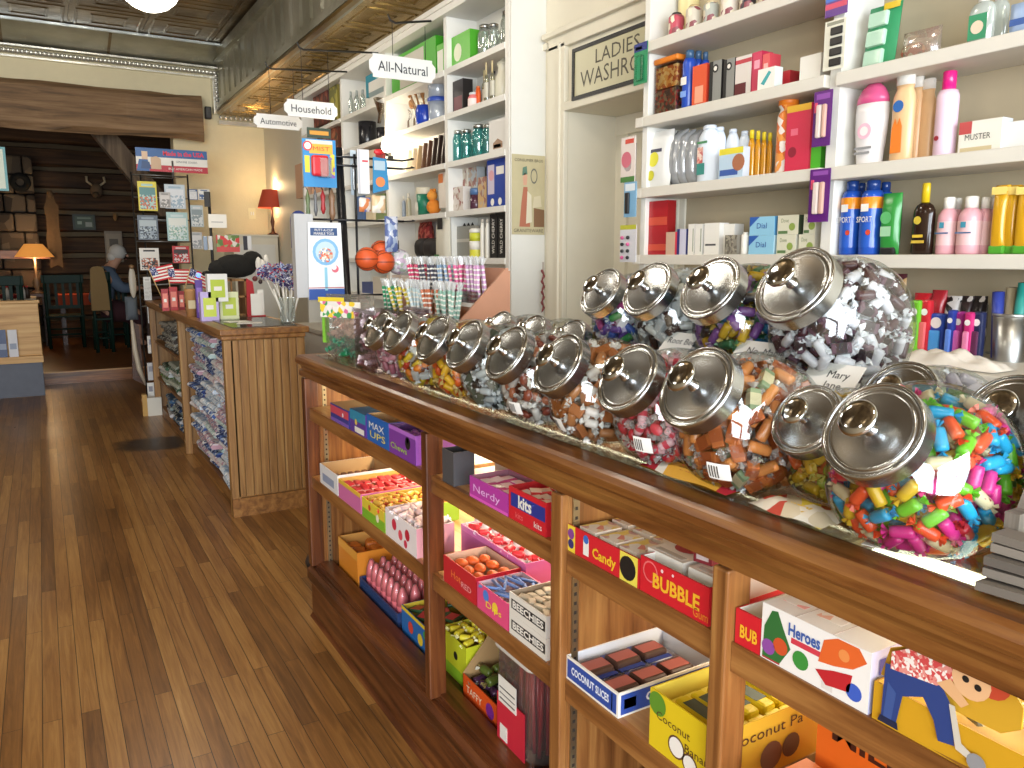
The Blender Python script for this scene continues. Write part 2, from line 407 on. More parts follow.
# ================================================================ light
def area(name, loc, rot, sx, sy, power, col):
    l = bpy.data.lights.new(name, 'AREA'); l.shape = 'RECTANGLE'; l.size = sx; l.size_y = sy; l.energy = power; l.color = col
    o = bpy.data.objects.new(name, l); COL.objects.link(o); o.location = loc; o.rotation_euler = rot; return o
def point(name, loc, power, col, r=.05):
    l = bpy.data.lights.new(name, 'POINT'); l.energy = power; l.color = col; l.shadow_soft_size = r
    o = bpy.data.objects.new(name, l); COL.objects.link(o); o.location = loc; return o
DAY = (.86, .93, 1); WARM = (1, .78, .52)
area('window_light', (-3.0, -2.55, 1.65), (PI / 2, 0, 0), 2.7, 2.0, 230, DAY)
area('window_light', (.2, -2.55, 1.65), (PI / 2, 0, 0), 3.0, 2.0, 300, DAY)
for (x, y) in ((.55, 5.78), (.55, 2.9), (.55, .0), (-2.4, 4.3), (-2.4, 1.4)):
    point('globe_light', (x, y, 3.0), 43, (1, .91, .77), .17)
wd = bpy.data.worlds.new('world'); scene.world = wd; wd.use_nodes = True
bg = wd.node_tree.nodes['Background']; bg.inputs[0].default_value = (.85, .92, 1, 1); bg.inputs[1].default_value = .6
scene.view_settings.view_transform = 'Standard'; scene.view_settings.look = 'None'; scene.view_settings.gamma = 1
scene.view_settings.use_curve_mapping = False; scene.view_settings.exposure = .06
scene.cycles.transparent_max_bounces = 28; scene.cycles.max_bounces = 10

# hanging milk-glass ceiling lamp
gl = thing('ceiling_lamp', 'white milk glass ceiling globe hanging from pressed tin panels', 'lamp', (.74, 5.78, 3.04))
gm = mt('#fff6e6', .3, emit=6., var=0)
MB().ball((0, 0, .12), .185, gm, 20, sz=.85).build('lamp_shade', gl)
MB().lathe([(.02, .27), (.09, .27), (.09, .30), (.025, .32), (.025, .5), (.07, .5), (.07, .52)], metal('#8a6a35', .3), 16).build('fitter', gl)
# ================================================================ glass-topped oak display case
def proj(x, y, z):
    a = x * math.cos(YAW) - y * math.sin(YAW); g = x * math.sin(YAW) + y * math.cos(YAW); h = z - EYE
    f = g * math.cos(PITCH) - h * math.sin(PITCH)
    return 512 + FPX * a / f, 384 - FPX * (g * math.sin(PITCH) + h * math.cos(PITCH)) / f
def yat(px, X, z):
    """distance along the shop of the point on plane X at height z that stands in column px"""
    lo, hi = -.2, 12.
    for _ in range(40):
        m = (lo + hi) / 2
        f = X * math.sin(YAW) + m * math.cos(YAW)
        if f < .05 or proj(X, m, z)[0] > px: lo = m
        else: hi = m
    return (lo + hi) / 2
oakD = wood('#33190b', '#5a3017', '#7c4a24', 'Y', 1.0, .32); oakDz = wood('#33190b', '#5a3017', '#7c4a24', 'Z', 1.0, .32)
oakM = wood('#5a3416', '#84552a', '#a5753f', 'Y', 1.0, .35); oakMz = wood('#5a3416', '#84552a', '#a5753f', 'Z', 1.0, .35)
oakL = wood('#8a6234', '#ad8450', '#c9a26a', 'Z', .8, .4); oakLy = wood('#8a6234', '#ad8450', '#c9a26a', 'Y', .8, .4)
CX0, CX1, CY0, CY1, CZ = .84, 1.46, -.3, 3.05, 1.08
case = thing('display_case', 'long oak showcase with glass top holding candy trays and a row of jars', 'display case', (CX0, 1.4, 0))
def cpart(mb, name, bevel=0., label=None):
    o = mb.build(name, case, bevel=bevel); o.matrix_parent_inverse = Matrix.Translation((-CX0, -1.4, 0))
    if label: o['label'] = label
    return o
prof = [(0, 0), (.012, .015), (.012, .14), (.002, .155), (-.004, .17), (-.004, .205), (.010, .215), (.010, .222), (.022, .222), (.022, .228), (.034, .228), (.034, .235), (.09, .235), (.09, .2115), (.58, .2115), (.58, 0)]
pr = MB().prism([(x, z) for x, z in prof], -CY1, -CY0, oakD, TR(CX0, 0, 0) @ Matrix(((1, 0, 0, 0), (0, -1, 0, 0), (0, 0, 1, 0), (0, 0, 0, 1))))
pr.f = [tuple(reversed(f)) for f in pr.f]; cpart(pr, 'base')
def rail(y0, y1, x0, flip=False, mat=oakD):
    p = [(0, .018), (0, .04), (.008, .045), (.008, .056), (-.004, .061), (-.012, .069), (-.014, .082), (-.008, .092), (.0, .098), (.055, .098), (.055, .092), (.05, .092), (.05, .018)]
    mb = MB().prism(p, -y1, -y0, mat, TR(x0, 0, .98) @ Matrix(((1, 0, 0, 0), (0, -1, 0, 0), (0, 0, 1, 0), (0, 0, 0, 1))))
    mb.f = [tuple(reversed(f)) for f in mb.f]; return mb
cpart(rail(CY0, CY1 + .01, CX0, mat=wood('#40220e', '#6e421d', '#916330', 'Y', 1.0, .3)), 'top_rail')
cpart(MB().box(CX0 + .0505, CX0 + .165, .68, 1.7, 1.040, 1.050, mt('#e6cda4', .5)), 'light_valance')
cpart(MB().box(CX0 + .05, CX1, CY1 - .03, CY1 + .01, .985, CZ - .002, oakM).box(CX1 - .04, CX1, CY0, CY1 - .03, .985, CZ - .002, oakM), 'top_frame')
cpart(MB().box(CX0 + .051, CX1 - .041, CY0, CY1 - .031, CZ - .008, CZ - .001, clear('#eef6f2', .16)), 'glass_top', label='clear glass top panel')
for (a, b_, m_) in ((3.005, CY1, oakDz), (1.878, 1.912, oakDz), (.797, .829, oakMz), (-.1, -.06, oakMz)):
    cpart(MB().box(CX0 + .004, CX0 + .056, a, b_, .225, .99, m_), 'post', .004)
cpart(MB().box(CX0 + .004, CX0 + .024, 1.238, 1.275, .225, .99, oakMz), 'post', .003)
cpart(MB().box(CX0 + .05, CX1 - .02, CY1 - .035, CY1 - .005, .19, .985, oakMz), 'end_panel')
bp = MB()
for k in range(8): bp.box(CX0 + .06 + k * .069, CX0 + .125 + k * .069, CY1 - .005, CY1 + .004, .03, .985, oakMz)
cpart(bp, 'beadboard_end')
cpart(MB().box(CX1 - .02, CX1, CY0, CY1, .19, .985, oakMz), 'back_panel')
cpart(MB().box(CX0 + .024, CX1 - .02, 1.24, 1.262, .19, .985, oakMz), 'divider')
steel = metal('#a89a7a', .4)
for (yy, s_) in ((1.24, -1), (CY1 - .035, -1)):
    for xx in ((.872 if yy < 2 else .915), 1.36):
        st = MB().box(xx, xx + .016, yy - .004, yy, .2, .98, steel)
        for k in range(38): st.box(xx + .005, xx + .011, yy - .0045, yy - .004, .215 + k * .02, .222 + k * .02, mt('#2a2219', .6))
        cpart(st, 'shelf_standard')
ZA, ZB, ZF = .875, .60, .19
for (y0, y1) in ((1.913, 3.003), (1.278, 1.877), (.830, 1.236), (-.058, .796)):
    for (z, x1) in ((ZA, 1.13), (ZB, 1.30)):
        o = cpart(MB().box(.872, x1, y0, y1, z - .018, z, oakLy).box(.858, .872, y0, y1, z - .048, z, oakM), 'shelf')
# light strips of the case
tube = mt('#fff0d8', .4, emit=9, var=0)
tl = thing('light_strip', 'white fluorescent strip inside the showcase under its glass top near front rail', 'lamp', (.965, .2, 1.035))
MB().box(-.015, .03, -.46, .46, 0, .012, mt('#e8e6e0', .4)).build('housing', tl)
MB().box(-.012, .027, -.44, .44, .012, .02, tube).build('tube', tl)
MB().box(-.012, .027, -.44, .38, -.008, 0, tube).build('tube', tl)
tl2 = thing('light_strip', 'long fluorescent strip high inside the showcase along its back panel', 'lamp', (1.40, 1.95, .955))
MB().box(-.03, .035, -.68, 1.0, .0, .02, mt('#e8e6e0', .4)).build('housing', tl2)
MB().cyl((0, -.66, -.014), (0, .98, -.014), .012, .012, mt('#ffe6c0', .4, emit=7, var=0), 12).build('tube', tl2)
area('case_light', (1.25, 2.1, .965), (0, math.radians(24), 0), .12, 1.7, 16, (1, .82, .58))
area('case_light', (1.25, .5, .965), (0, math.radians(24), 0), .12, 1.3, 7, (1, .82, .58))

# ================================================================ candy jars
JR, JRX, JH, JT = .118, .087, .094, math.radians(58)
AX = Vector((0, -math.sin(JT), math.cos(JT))); BX = Vector((1, 0, 0)); UX = AX.cross(BX)
JC = Vector((0, 0, JH)); NECK = .058; LIDL = .128
def jar_r(d):
    q = 7
    return ((1 / JR) ** q + (abs(d.x) / JRX) ** q + (max(0, -d.z) / JH) ** q) ** (-1 / q)
def jar_dir(th, ph): return (AX * math.cos(th) + (BX * math.cos(ph) + UX * math.sin(ph)) * math.sin(th)).normalized()
GLASS = clear('#f7fbfa', .12, .03)
LID = metal('#b4b6b6', .25, var=.04); KNOB = metal('#c4c6c8', .1, var=0)
def jar_meshes():
    n = 36; vs = []; fs = []; rows = []
    for z, r in ((LIDL + .004, NECK - .002), (LIDL - .012, NECK - .003)):
        rows.append([JC + AX * z + (BX * math.cos(2 * PI * k / n) + UX * math.sin(2 * PI * k / n)) * r for k in range(n)])
    t0 = math.asin(min(.99, (NECK + .004) / JR))
    for i in range(22):
        th = t0 + (PI - .02 - t0) * i / 21
        rows.append([JC + jar_dir(th, 2 * PI * k / n) * jar_r(jar_dir(th, 2 * PI * k / n)) for k in range(n)])
    for r in rows: vs += r
    for i in range(len(rows) - 1):
        for k in range(n): fs.append((i * n + k, (i + 1) * n + k, (i + 1) * n + (k + 1) % n, i * n + (k + 1) % n))
    fs.append(tuple(range((len(rows) - 1) * n, len(rows) * n)))
    body = MB().add(vs, fs, GLASS, True)
    M = Matrix.Translation(JC + AX * LIDL) @ Matrix(((BX.x, UX.x, AX.x, 0), (BX.y, UX.y, AX.y, 0), (BX.z, UX.z, AX.z, 0), (0, 0, 0, 1)))
    p = [(.0595, -.014), (.0655, -.014), (.0665, -.0125), (.0665, -.0124), (.0665, .0095), (.0665, .0096), (.0655, .0125), (.0635, .0138), (.0615, .0125), (.0608, .0108), (.0607, .0107), (.0555, .0107), (.0554, .0108), (.0545, .0128), (.0525, .0132), (.0508, .0120), (.0507, .0120), (.04, .0132), (.025, .0143), (.012, .0148), (.0001, .0149)]
    lid = MB().lathe(p, LID, 40, M, True, False, False)
    kn = MB().lathe([(.010, .0145), (.0085, .017), (.0072, .026), (.0072, .038), (.009, .0405), (.0091, .0406), (.022, .0415), (.0245, .0435), (.025, .0455), (.0245, .0475), (.022, .0495), (.014, .0515), (.0001, .0522)], KNOB, 24, M, True, False, False)
    return body, lid, kn
_b, _l, _k = jar_meshes()
def sticker_mb(th, ph, w=.036, h=.030):
    mb = MB(); N = 6; wm = mt('#e9e7e0', .5); bm_ = mt('#4a4540', .6)
    d0 = Vector((math.sin(ph) * math.cos(th), -math.cos(ph) * math.cos(th), math.sin(th)))
    tx = Vector((math.cos(ph), math.sin(ph), 0)); tz = d0.cross(tx) * -1
    def pt(u, v, k): 
        d = (d0 * JR + tx * u + tz * v).normalized(); return JC + d * jar_r(d) * k
    for (u0, u1, v0, v1, k, mm) in [(-w / 2, w / 2, -h / 2, h / 2, 1.006, wm)] + [(-w * .42 + i * .0042, -w * .42 + i * .0042 + .0022, -h * .36, h * .36, 1.012, bm_) for i in range(4)]:
        vs = [pt(u0 + (u1 - u0) * i / N, v0 + (v1 - v0) * j / N, k) for j in range(N + 1) for i in range(N + 1)]
        mb.add(vs, [(j * (N + 1) + i, j * (N + 1) + i + 1, (j + 1) * (N + 1) + i + 1, (j + 1) * (N + 1) + i) for j in range(N) for i in range(N)], mm, True)
    return mb
_jar0 = None
def jar(X, Y, Z, label, s=1., rz=FACE_X, sticker=None, own=False):
    global _jar0
    t = thing('candy_jar', label, 'candy jar', (X, Y, Z), rz, 'tilted candy jars on the showcase'); t.scale = (s, s, s)
    if _jar0 is None:
        _jar0 = (_b.build('glass_body').data, _l.build('lid').data, _k.build('knob').data)
        for nme in ('glass_body', 'lid', 'knob'): bpy.data.objects.remove(bpy.data.objects[nme])
    g = jar_meshes()[0].build('glass_body') if own else bpy.data.objects.new('glass_body', _jar0[0]); (None if own else COL.objects.link(g)); g.parent = t
    l = bpy.data.objects.new('lid', _jar0[1]); COL.objects.link(l); l.parent = t; l['label'] = 'round brushed steel lid'
    k = bpy.data.objects.new('knob', _jar0[2]); COL.objects.link(k); k.parent = l
    if sticker: sticker_mb(*sticker).build('price_sticker', t)
    return t

# ---- sweets
def candy_mb(kind, l, r, body, tail, stripe=None):
    mb = MB(); h = l / 2
    Mx = Matrix.Rotation(PI / 2, 4, 'Y')
    if kind == 'twist':
        mb.lathe([(r * .35, -h), (r * .92, -h * .93), (r, -h * .6), (r, h * .6), (r * .92, h * .93), (r * .35, h)], body, 10, Mx)
    elif kind == 'block':
        mb.box(-h, h, -r, r, -r * .75, r * .75, body, None, r * .22)
    elif kind == 'disc':
        mb.lathe([(l * .28, -r * .5), (l * .42, -r * .42), (l * .5, 0), (l * .42, r * .42), (l * .28, r * .5)], body, 14, Matrix.Rotation(PI / 2, 4, 'X'), True)
    elif kind == 'oval':
        mb.ball((0, 0, 0), r, body, 10, l / 2 / r, 1.15, .8)
    if stripe is not None:
        if kind == 'twist': mb.lathe([(r * 1.03, -h * .3), (r * 1.04, 0), (r * 1.03, h * .3)], stripe, 10, Mx, True, False, False)
        elif kind == 'block': mb.box(-h * .55, h * .55, -r * 1.03, r * 1.03, -r * .78, r * .78, stripe)
        elif kind == 'disc':
            for a in range(5):
                b_ = a * 2 * PI / 5
                for sg in (-1, 1):
                    mb.add([(0, sg * r * .56, 0), (l * .42 * math.cos(b_), sg * r * .5, l * .42 * math.sin(b_)), (l * .42 * math.cos(b_ + .6), sg * r * .5, l * .42 * math.sin(b_ + .6))], [(0, 1, 2)], stripe)
    if tail is not None:
        e = h if kind != 'disc' else l * .48
        for sg in (-1, 1):                                       # crumpled fan at both ends
            n = 7; vs = [(sg * e, 0, 0)]
            for k in range(n):
                u = (k / (n - 1) - .5) * 2
                vs.append((sg * (e + r * 1.25 - abs(u) * r * .3), u * r * 1.25, (r * .38 if k % 2 else -r * .38)))
            vs2 = [(v[0], v[2] * .9, v[1] * .8) for v in vs]
            mb.add(vs, [(0, k, k + 1) for k in range(1, n)], tail, False); mb.add(vs2, [(0, k, k + 1) for k in range(1, n)], tail, False)
    return mb
def pack_points(dmin, level=.195, shells=(.015, .036), tries=5000, seed=1):
    r_ = random.Random(seed); out = []
    cell = {}
    for depth in shells:
        for _ in range(tries):
            d = Vector((r_.gauss(0, 1), r_.gauss(0, 1), r_.gauss(0, 1))).normalized()
            p = JC + d * (jar_r(d) - depth)
            if depth > shells[0] and r_.random() < .55: continue
            if p.z > level or (p - JC).dot(AX) > LIDL - .035: continue
            if p.z < depth: continue
            key = tuple(int(c // dmin) for c in p)
            if any((p - q).length < dmin for i in (-1, 0, 1) for j in (-1, 0, 1) for k in (-1, 0, 1) for q in cell.get((key[0] + i, key[1] + j, key[2] + k), ())): continue
            cell.setdefault(key, []).append(p); out.append((p, d, depth))
    return out
def fill(t, name, variants, dmin, group, cat='candy', each=True, level=.19, seed=3, shells=(.015, .036), l=.03):
    """variants: list of (mesh builder, weight, label). Every piece an object of its own, or one heap for what shows only as a blur."""
    r_ = random.Random(seed); s = t.scale[0]
    M0 = Matrix.Translation(t.location) @ Euler(t.rotation_euler).to_matrix().to_4x4() @ Matrix.Scale(s, 4)
    pts = pack_points(dmin / s, level, tuple(x / s if s < .9 else x for x in shells), seed=seed)
    ws = [v[1] for v in variants]; proto = {}
    heap = MB()
    for (p, d, depth) in pts:
        i = r_.choices(range(len(variants)), ws)[0]
        # lie roughly along the wall
        tx = d.cross(Vector((r_.gauss(0, 1), r_.gauss(0, 1), r_.gauss(0, 1)))).normalized()
        tx = (tx + d * r_.uniform(-.25, .25)).normalized(); ty = d.cross(tx).normalized(); tz = tx.cross(ty)
        Rm = Matrix(((tx.x, ty.x, tz.x, p.x), (tx.y, ty.y, tz.y, p.y), (tx.z, ty.z, tz.z, p.z), (0, 0, 0, 1))) @ Matrix.Rotation(r_.uniform(-.6, .6), 4, 'X')
        M = M0 @ Rm @ Matrix.Scale(1 / s, 4)
        if not each:
            v = variants[i][0]
            for f, mi_, sm_ in zip(v.f, v.m, v.sm): heap.f.append(tuple(len(heap.v) + k for k in f)); heap.m.append(heap.mi(v.mats[mi_])); heap.sm.append(sm_)
            heap.v += [tuple(M @ Vector(c)) for c in v.v]
        elif i not in proto:
            o = variants[i][0].build(name); o.matrix_world = M; proto[i] = tag(o, variants[i][2], cat, group + ', ' + variants[i][2].split()[0])
        else:
            o = proto[i].copy(); COL.objects.link(o); o.matrix_world = M
    if not each: tag(heap.build(name), variants[0][2], cat, kind='stuff')
cw = lambda c, r=.28: mt(c, r, var=0)
wr = clear('#ffffff', .25, .12, .35, '#f4f2ee')
FX = .97; RZ = 1.08
def LJ(n, ly, label, s=1., z=CZ, X=FX, sticker=None, own=False): return jar(X, ly, z, label, s, sticker=sticker, own=own)
# front row, from the near end of the case to its far end
JR, JRX, JH = .126, .112, .099
j = LJ(10, .583, 'largest tilted jar at the near end of the front row, full of rainbow taffy', .98, X=.965, sticker=(-.3, -.9), own=True)
fill(j, 'taffy_candy', [(candy_mb('twist', .029, .0082, cw(c), cw(c)), w_, n_ + ' wrapped taffy piece inside the rainbow jar beside the grey bag rack') for c, w_, n_ in
     (('#2aa7d6', 2, 'blue'), ('#6fc02e', 2, 'green'), ('#e8562e', 2, 'orange'), ('#d8358a', 1.6, 'pink'), ('#e0b52c', 1.6, 'yellow'), ('#d9c9a0', 1.2, 'cream'), ('#c22f3a', .8, 'red'))], .0205, 'taffy in the rainbow jar', seed=5)
JR, JRX, JH = .118, .087, .094
j = LJ(9, .745, 'small tilted jar of gold wrapped candy between the rainbow jar and the brown chew jar', .84, X=1.03)
fill(j, 'gold_candy', [(candy_mb('twist', .026, .0085, cw('#c8a02a', .2), cw('#d8bc58', .2)), 2, 'gold wrapped candy in the small jar of the front row'),
     (candy_mb('oval', .024, .009, cw('#8a9a2a', .2), cw('#c8c060')), .8, 'olive wrapped candy in the small jar of the front row'),
     (candy_mb('twist', .026, .008, cw('#c85a28', .2), cw('#e0a050')), .5, 'orange wrapped candy in the small jar of the front row')], .021, 'candy in the small gold jar', seed=6)
j = LJ(8, .882, 'big tilted jar of brown and orange wrapped chews, barcode sticker low down', 1.05, sticker=(-.42, .35))
fill(j, 'peanut_chew', [(candy_mb('block', .036, .0095, cw('#b5622f'), wr, cw('#9a4a22')), 3, 'brown wrapped chew inside the jar of brown and orange chews'),
     (candy_mb('twist', .036, .009, cw('#d98a4a'), wr), 2, 'orange wrapped chew inside the jar of brown and orange chews'),
     (candy_mb('block', .034, .009, cw('#7f9470'), wr, cw('#c9bf9a')), 1, 'sage wrapped chew inside the jar of brown and orange chews')], .0245, 'chews in the brown jar', seed=7)
j = LJ(7, 1.055, 'tilted jar of red and white peppermint pieces with a small barcode sticker', 1.0, sticker=(-.35, .3))
fill(j, 'peppermint_candy', [(candy_mb('disc', .024, .012, cw('#c8283c'), wr, cw('#f0ecea')), 2, 'red peppermint disc in the jar of red and white mints'),
     (candy_mb('twist', .03, .0085, cw('#e6b8bd'), wr, cw('#cf4456')), 2, 'pink striped mint in the jar of red and white mints'),
     (candy_mb('oval', .026, .009, cw('#d23a4c'), wr), 1, 'scarlet mint in the jar of red and white mints')], .0215, 'mints in the peppermint jar', seed=8)
j = LJ(6, 1.268, 'tilted jar of tan caramels in white twists with a white sticker', 1.0, sticker=(-.45, -.1))
fill(j, 'caramel_candy', [(candy_mb('block', .03, .0105, cw('#a86434'), cw('#ece6de')), 3, 'tan caramel in the jar of white twist caramels'),
     (candy_mb('twist', .03, .0095, cw('#c08050'), cw('#f2eee8')), 2, 'golden caramel in the jar of white twist caramels'),
     (candy_mb('twist', .026, .009, cw('#ded4cc'), cw('#f4f0ea')), 1, 'white wrapped caramel in the jar of white twist caramels')], .024, 'caramels in the tan jar', seed=9)
far = [(5, 1.468, 1., 'tilted jar of oval brown and red sweets, next to the jar of tan caramels', [('oval', '#8a4030', '#e4dcd4'), ('oval', '#b56a4a', '#e4dcd4'), ('twist', '#d8d0c8', '#f0ece6')], 'brown and white sweets heaped in a jar beside the caramels'),
       (4, 1.665, 1., 'tilted jar of black and silver wrapped sweets in the front row', [('twist', '#2b2b2c', '#dcdcdc'), ('twist', '#b9bcbc', '#e8e8e8'), ('block', '#5c6455', '#e0e0dc')], 'black and silver wrapped sweets heaped in a front row jar'),
       (3, 1.843, 1., 'tilted jar of orange fruit jellies in the front row', [('oval', '#e07a22', None), ('twist', '#e8b428', '#f0d890'), ('oval', '#d85a20', None)], 'orange jellies heaped in a front row jar'),
       (2, 2.075, 1., 'tilted jar of mixed yellow, orange and silver sweets near the far end', [('twist', '#d8b82c', '#e8d890'), ('twist', '#c23a2a', '#e8e4e0'), ('block', '#c8c8c4', '#f0f0f0'), ('oval', '#d87a28', None)], 'mixed yellow and orange sweets heaped in a jar near the far end'),
       (1, 2.25, .95, 'last tilted jar at the far end of the front row, beside the pink tub', [('twist', '#c88a98', '#e8d8dc'), ('twist', '#b06a7a', '#ead8d8')], 'pink sweets heaped in the last tilted jar of the front row')]
for (n, ly, s_, lab, vs_, hl) in far:
    j = LJ(n, ly, lab, s_, sticker=(-.4, .2) if n == 5 else None)
    fill(j, 'candy_heap', [(candy_mb(k_, .03, .009, cw(a_), cw(b_) if b_ else None), 1, hl) for k_, a_, b_ in vs_], .024, '', each=False, seed=n + 20)
# second row: on the riser
riser = thing('display_riser', 'low white riser board lifting four jars behind the front row of jars', 'riser', (1.275, 1.2, CZ))
MB().box(-.135, .195, -.44, .40, .125, .138, whitew).build('top_board', riser)
for yy in (-.42, 0, .37): MB().box(-.12, .15, yy, yy + .015, 0, .125, whitew).build('support', riser)
ZR = CZ + .138
back = [('taffy', 1.485, .93, 'jar of pink, purple and green sweets at the far end of the riser', 'rainbow_chew', .022,
         [('twist', '#c04a8a', '#e8c8d8', 'pink'), ('twist', '#6a4a9a', '#d8d0e8', 'purple'), ('twist', '#3a8a4a', '#e0e8e0', 'green'), ('block', '#e6e0e0', '#f4f4f4', 'white'), ('twist', '#3a5aa8', '#d0d8e8', 'blue')], ' wrapped chew in the riser jar nearest the doorway'),
        ('silver', 1.31, 1., 'jar of silver, black and white wrapped sweets on the riser', 'licorice_candy', .0235,
         [('block', '#c2c4c4', '#f0f0ee', 'silver'), ('twist', '#3b2a24', '#d8d4d0', 'black'), ('twist', '#e6e4de', '#f6f6f4', 'white')], ' wrapped sweet in the silver and black riser jar'),
        ('yellow', 1.12, 1.05, 'jar of yellow, blue and green wrapped sweets on the riser', 'fruit_chew', .0235,
         [('twist', '#c9a024', '#dcc060', 'yellow'), ('twist', '#2a7fb0', '#8ac0d8', 'blue'), ('twist', '#2f6a44', '#6aa070', 'green'), ('twist', '#26242a', '#7a6a30', 'dark'), ('twist', '#7a4a90', '#c0a0c8', 'violet')], ' wrapped sweet in the yellow and blue riser jar'),
        ('white', .915, 1.12, 'largest jar on the riser, packed with maroon sweets in white twists', 'tootsie_candy', .0235,
         [('twist', '#4a2630', '#f2f0f2', 'maroon'), ('twist', '#e8e4e8', '#f8f8f8', 'white'), ('block', '#6a4a58', '#f4f4f6', 'plum')], ' sweet with white twist ends in the largest riser jar')]
for (nm, ly, s_, lab, cn_, dm, vs_, tail) in back:
    j = jar(1.225, ly, ZR, lab, s_)
    nice = cn_ if cn_ != 'tootsie_candy' else 'twist_candy'
    fill(j, nice, [(candy_mb(k_, .032, .009, cw(a_), cw(b_), cw('#3a2a2c') if c_ == 'plum' else None), 1, c_ + tail) for k_, a_, b_, c_ in vs_], dm, nice.replace('_', ' ') + ' on the riser', seed=len(nm) + 40, level=.215)
for (ly, s_, lab, col, hl, sd) in ((.725, .95, 'tilted jar standing low behind the rainbow jar, its steel lid beside the white cloth bag', ('#cfcbe0', '#8a80b0'), 'lilac wrapped sweets heaped in the low jar behind the rainbow jar', 61),
                                   (.56, .95, 'tilted jar tucked behind the grey bag rack, only its lid and rim showing', ('#b08a4a', '#d8c8a0'), 'amber sweets heaped in the jar behind the grey bag rack', 62)):
    j = jar(1.225, ly, CZ, lab, s_)
    fill(j, 'candy_heap', [(candy_mb('twist', .03, .009, cw(c_), wr), 1, hl) for c_ in col], .027, '', each=False, seed=sd)
for (ly, lab, col, hl, sd) in ((1.97, 'low jar in the second row, farthest beyond the riser, beside the candy stick stand', ('#7a4038', '#b8a090'), 'dark red sweets heaped in the low jar beside the candy stick stand', 71),
                               (1.79, 'low jar in the second row beyond the riser, pale sweets inside', ('#d8d0c0', '#e8e4da'), 'pale sweets heaped in the low jar behind the jar of black sweets', 72),
                               (1.61, 'low jar of olive sweets in the second row, against the end of the riser', ('#a08a3a', '#c8b060'), 'olive sweets heaped in the low jar at the end of the riser', 73)):
    j = jar(1.225, ly, CZ, lab, .98)
    fill(j, 'candy_heap', [(candy_mb('twist', .03, .009, cw(c_), wr), 1, hl) for c_ in col], .027, '', each=False, seed=sd)
# price cards standing on the riser's front edge
ink = mt('#2a2a2c', .6, var=0); card = mt('#f0eee8', .55, var=.02)
for (px, py, w_, lines, lab) in ((662, 342, .085, ('Root Beer',), 'white price card propped in front of the silver and black riser jar'),
                                 (742, 354, .12, ('No. Maple',), 'long white price card propped in front of the yellow and blue riser jar'),
                                 (814, 390, .105, ('Mary', 'Jane'), 'white card reading Mary Jane above the small gold jar')):
    p = onz(px, py, ZR + .004)
    t = thing('price_card', lab, 'price card', (1.09, yat(px, 1.08, ZR + .03), ZR + (.022 if px < 800 else 0)), FACE_X, 'price cards on the riser')
    M = TR(0, 0, .001, rx=math.radians(-42))
    cb = MB().add([(-w_ / 2, 0, 0), (w_ / 2, 0, 0), (w_ / 2, 0, .075), (-w_ / 2, 0, .075), (-w_ / 2, .001, 0), (w_ / 2, .001, 0), (w_ / 2, .001, .075), (-w_ / 2, .001, .075)],
                  [(0, 1, 2, 3), (7, 6, 5, 4), (0, 4, 5, 1), (1, 5, 6, 2), (2, 6, 7, 3), (3, 7, 4, 0)], card, False, M)
    for k, s_ in enumerate(lines): cb.text(s_, .021, ink, M @ TR(0.012, -.0006, .052 - k * .022))
    cb.build('card', t)
    MB().add([(-w_ / 2 + .005, .02, 0), (w_ / 2 - .005, .02, 0), (w_ / 2 - .005, .045, .03), (-w_ / 2 + .005, .045, .03)], [(0, 1, 2, 3)], card).box(-w_ / 2 + .01, w_ / 2 - .01, .018, .02, (-.022 if px < 800 else 0), .001, card).build('support', t)
# ================================================================ cartons, trays and what lies in them
kraft = mt('#b08d5e', .7); cwhite = mt('#e6e3da', .5); black = mt('#1b1a1a', .45)
P = lambda c, r=.42: mt(c, r, var=.03)
def hollow(mb, w, d, h, out, inn, t=.003, y0=0., z0=0., side=None, right=None):
    """open-topped box, front at y0"""
    x = w / 2
    mb.box(-x, x, y0, y0 + t, z0, z0 + h, inn, faces={'front': out, 'top': out, 'left': out, 'right': right or side or out})
    mb.box(-x, x, y0 + d - t, y0 + d, z0, z0 + h, inn, faces={'back': out, 'top': out, 'left': out, 'right': right or side or out})
    mb.box(-x, -x + t, y0 + t, y0 + d - t, z0, z0 + h, inn, faces={'left': side or out, 'top': out})
    mb.box(x - t, x, y0 + t, y0 + d - t, z0, z0 + h, inn, faces={'right': right or side or out, 'top': out})
    mb.box(-x + t, x - t, y0 + t, y0 + d - t, z0, z0 + t, inn, faces={'bottom': out})
    return mb
RIGHT = lambda w: TR(w / 2 + .0006, 0, 0, rz=PI / 2)       # local frame of the end of a box that faces the viewer
LF = -.0006
def spot(px0, px1, X, z):
    a, b = yat(px0, X, z), yat(px1, X, z); return (a + b) / 2, abs(a - b)
def root_at(name, label, cat, px0, px1, X, z, group=None, rz=FACE_X):
    y, w = spot(px0, px1, X, z)
    return thing(name, label, cat, (X, y, z), rz, group), w
def tray(label, px, X, z, h, d, out, inn=None, art=None, right=None, rart=None, name='candy_tray', cat='candy tray', group=None, w=None, y=None):
    if y is None: t, w = root_at(name, label, cat, px[0], px[1], X, z, group)
    else: t = thing(name, label, cat, (X, y, z), FACE_X, group)
    hollow(MB(), w, d, h, out, inn or kraft, right=right).build('tray_wall', t)
    if art or rart:
        mb = MB()
        if art: mb.quad(-w / 2, w / 2, .0, h, -.0003, out); art(mb, w, h)
        if art: mb.build('printed_front', t)
        if rart: m2 = MB(); rart(m2, d, h, RIGHT(w)); m2.build('printed_end', t)
    t['_w'] = w; t['_d'] = d
    return t
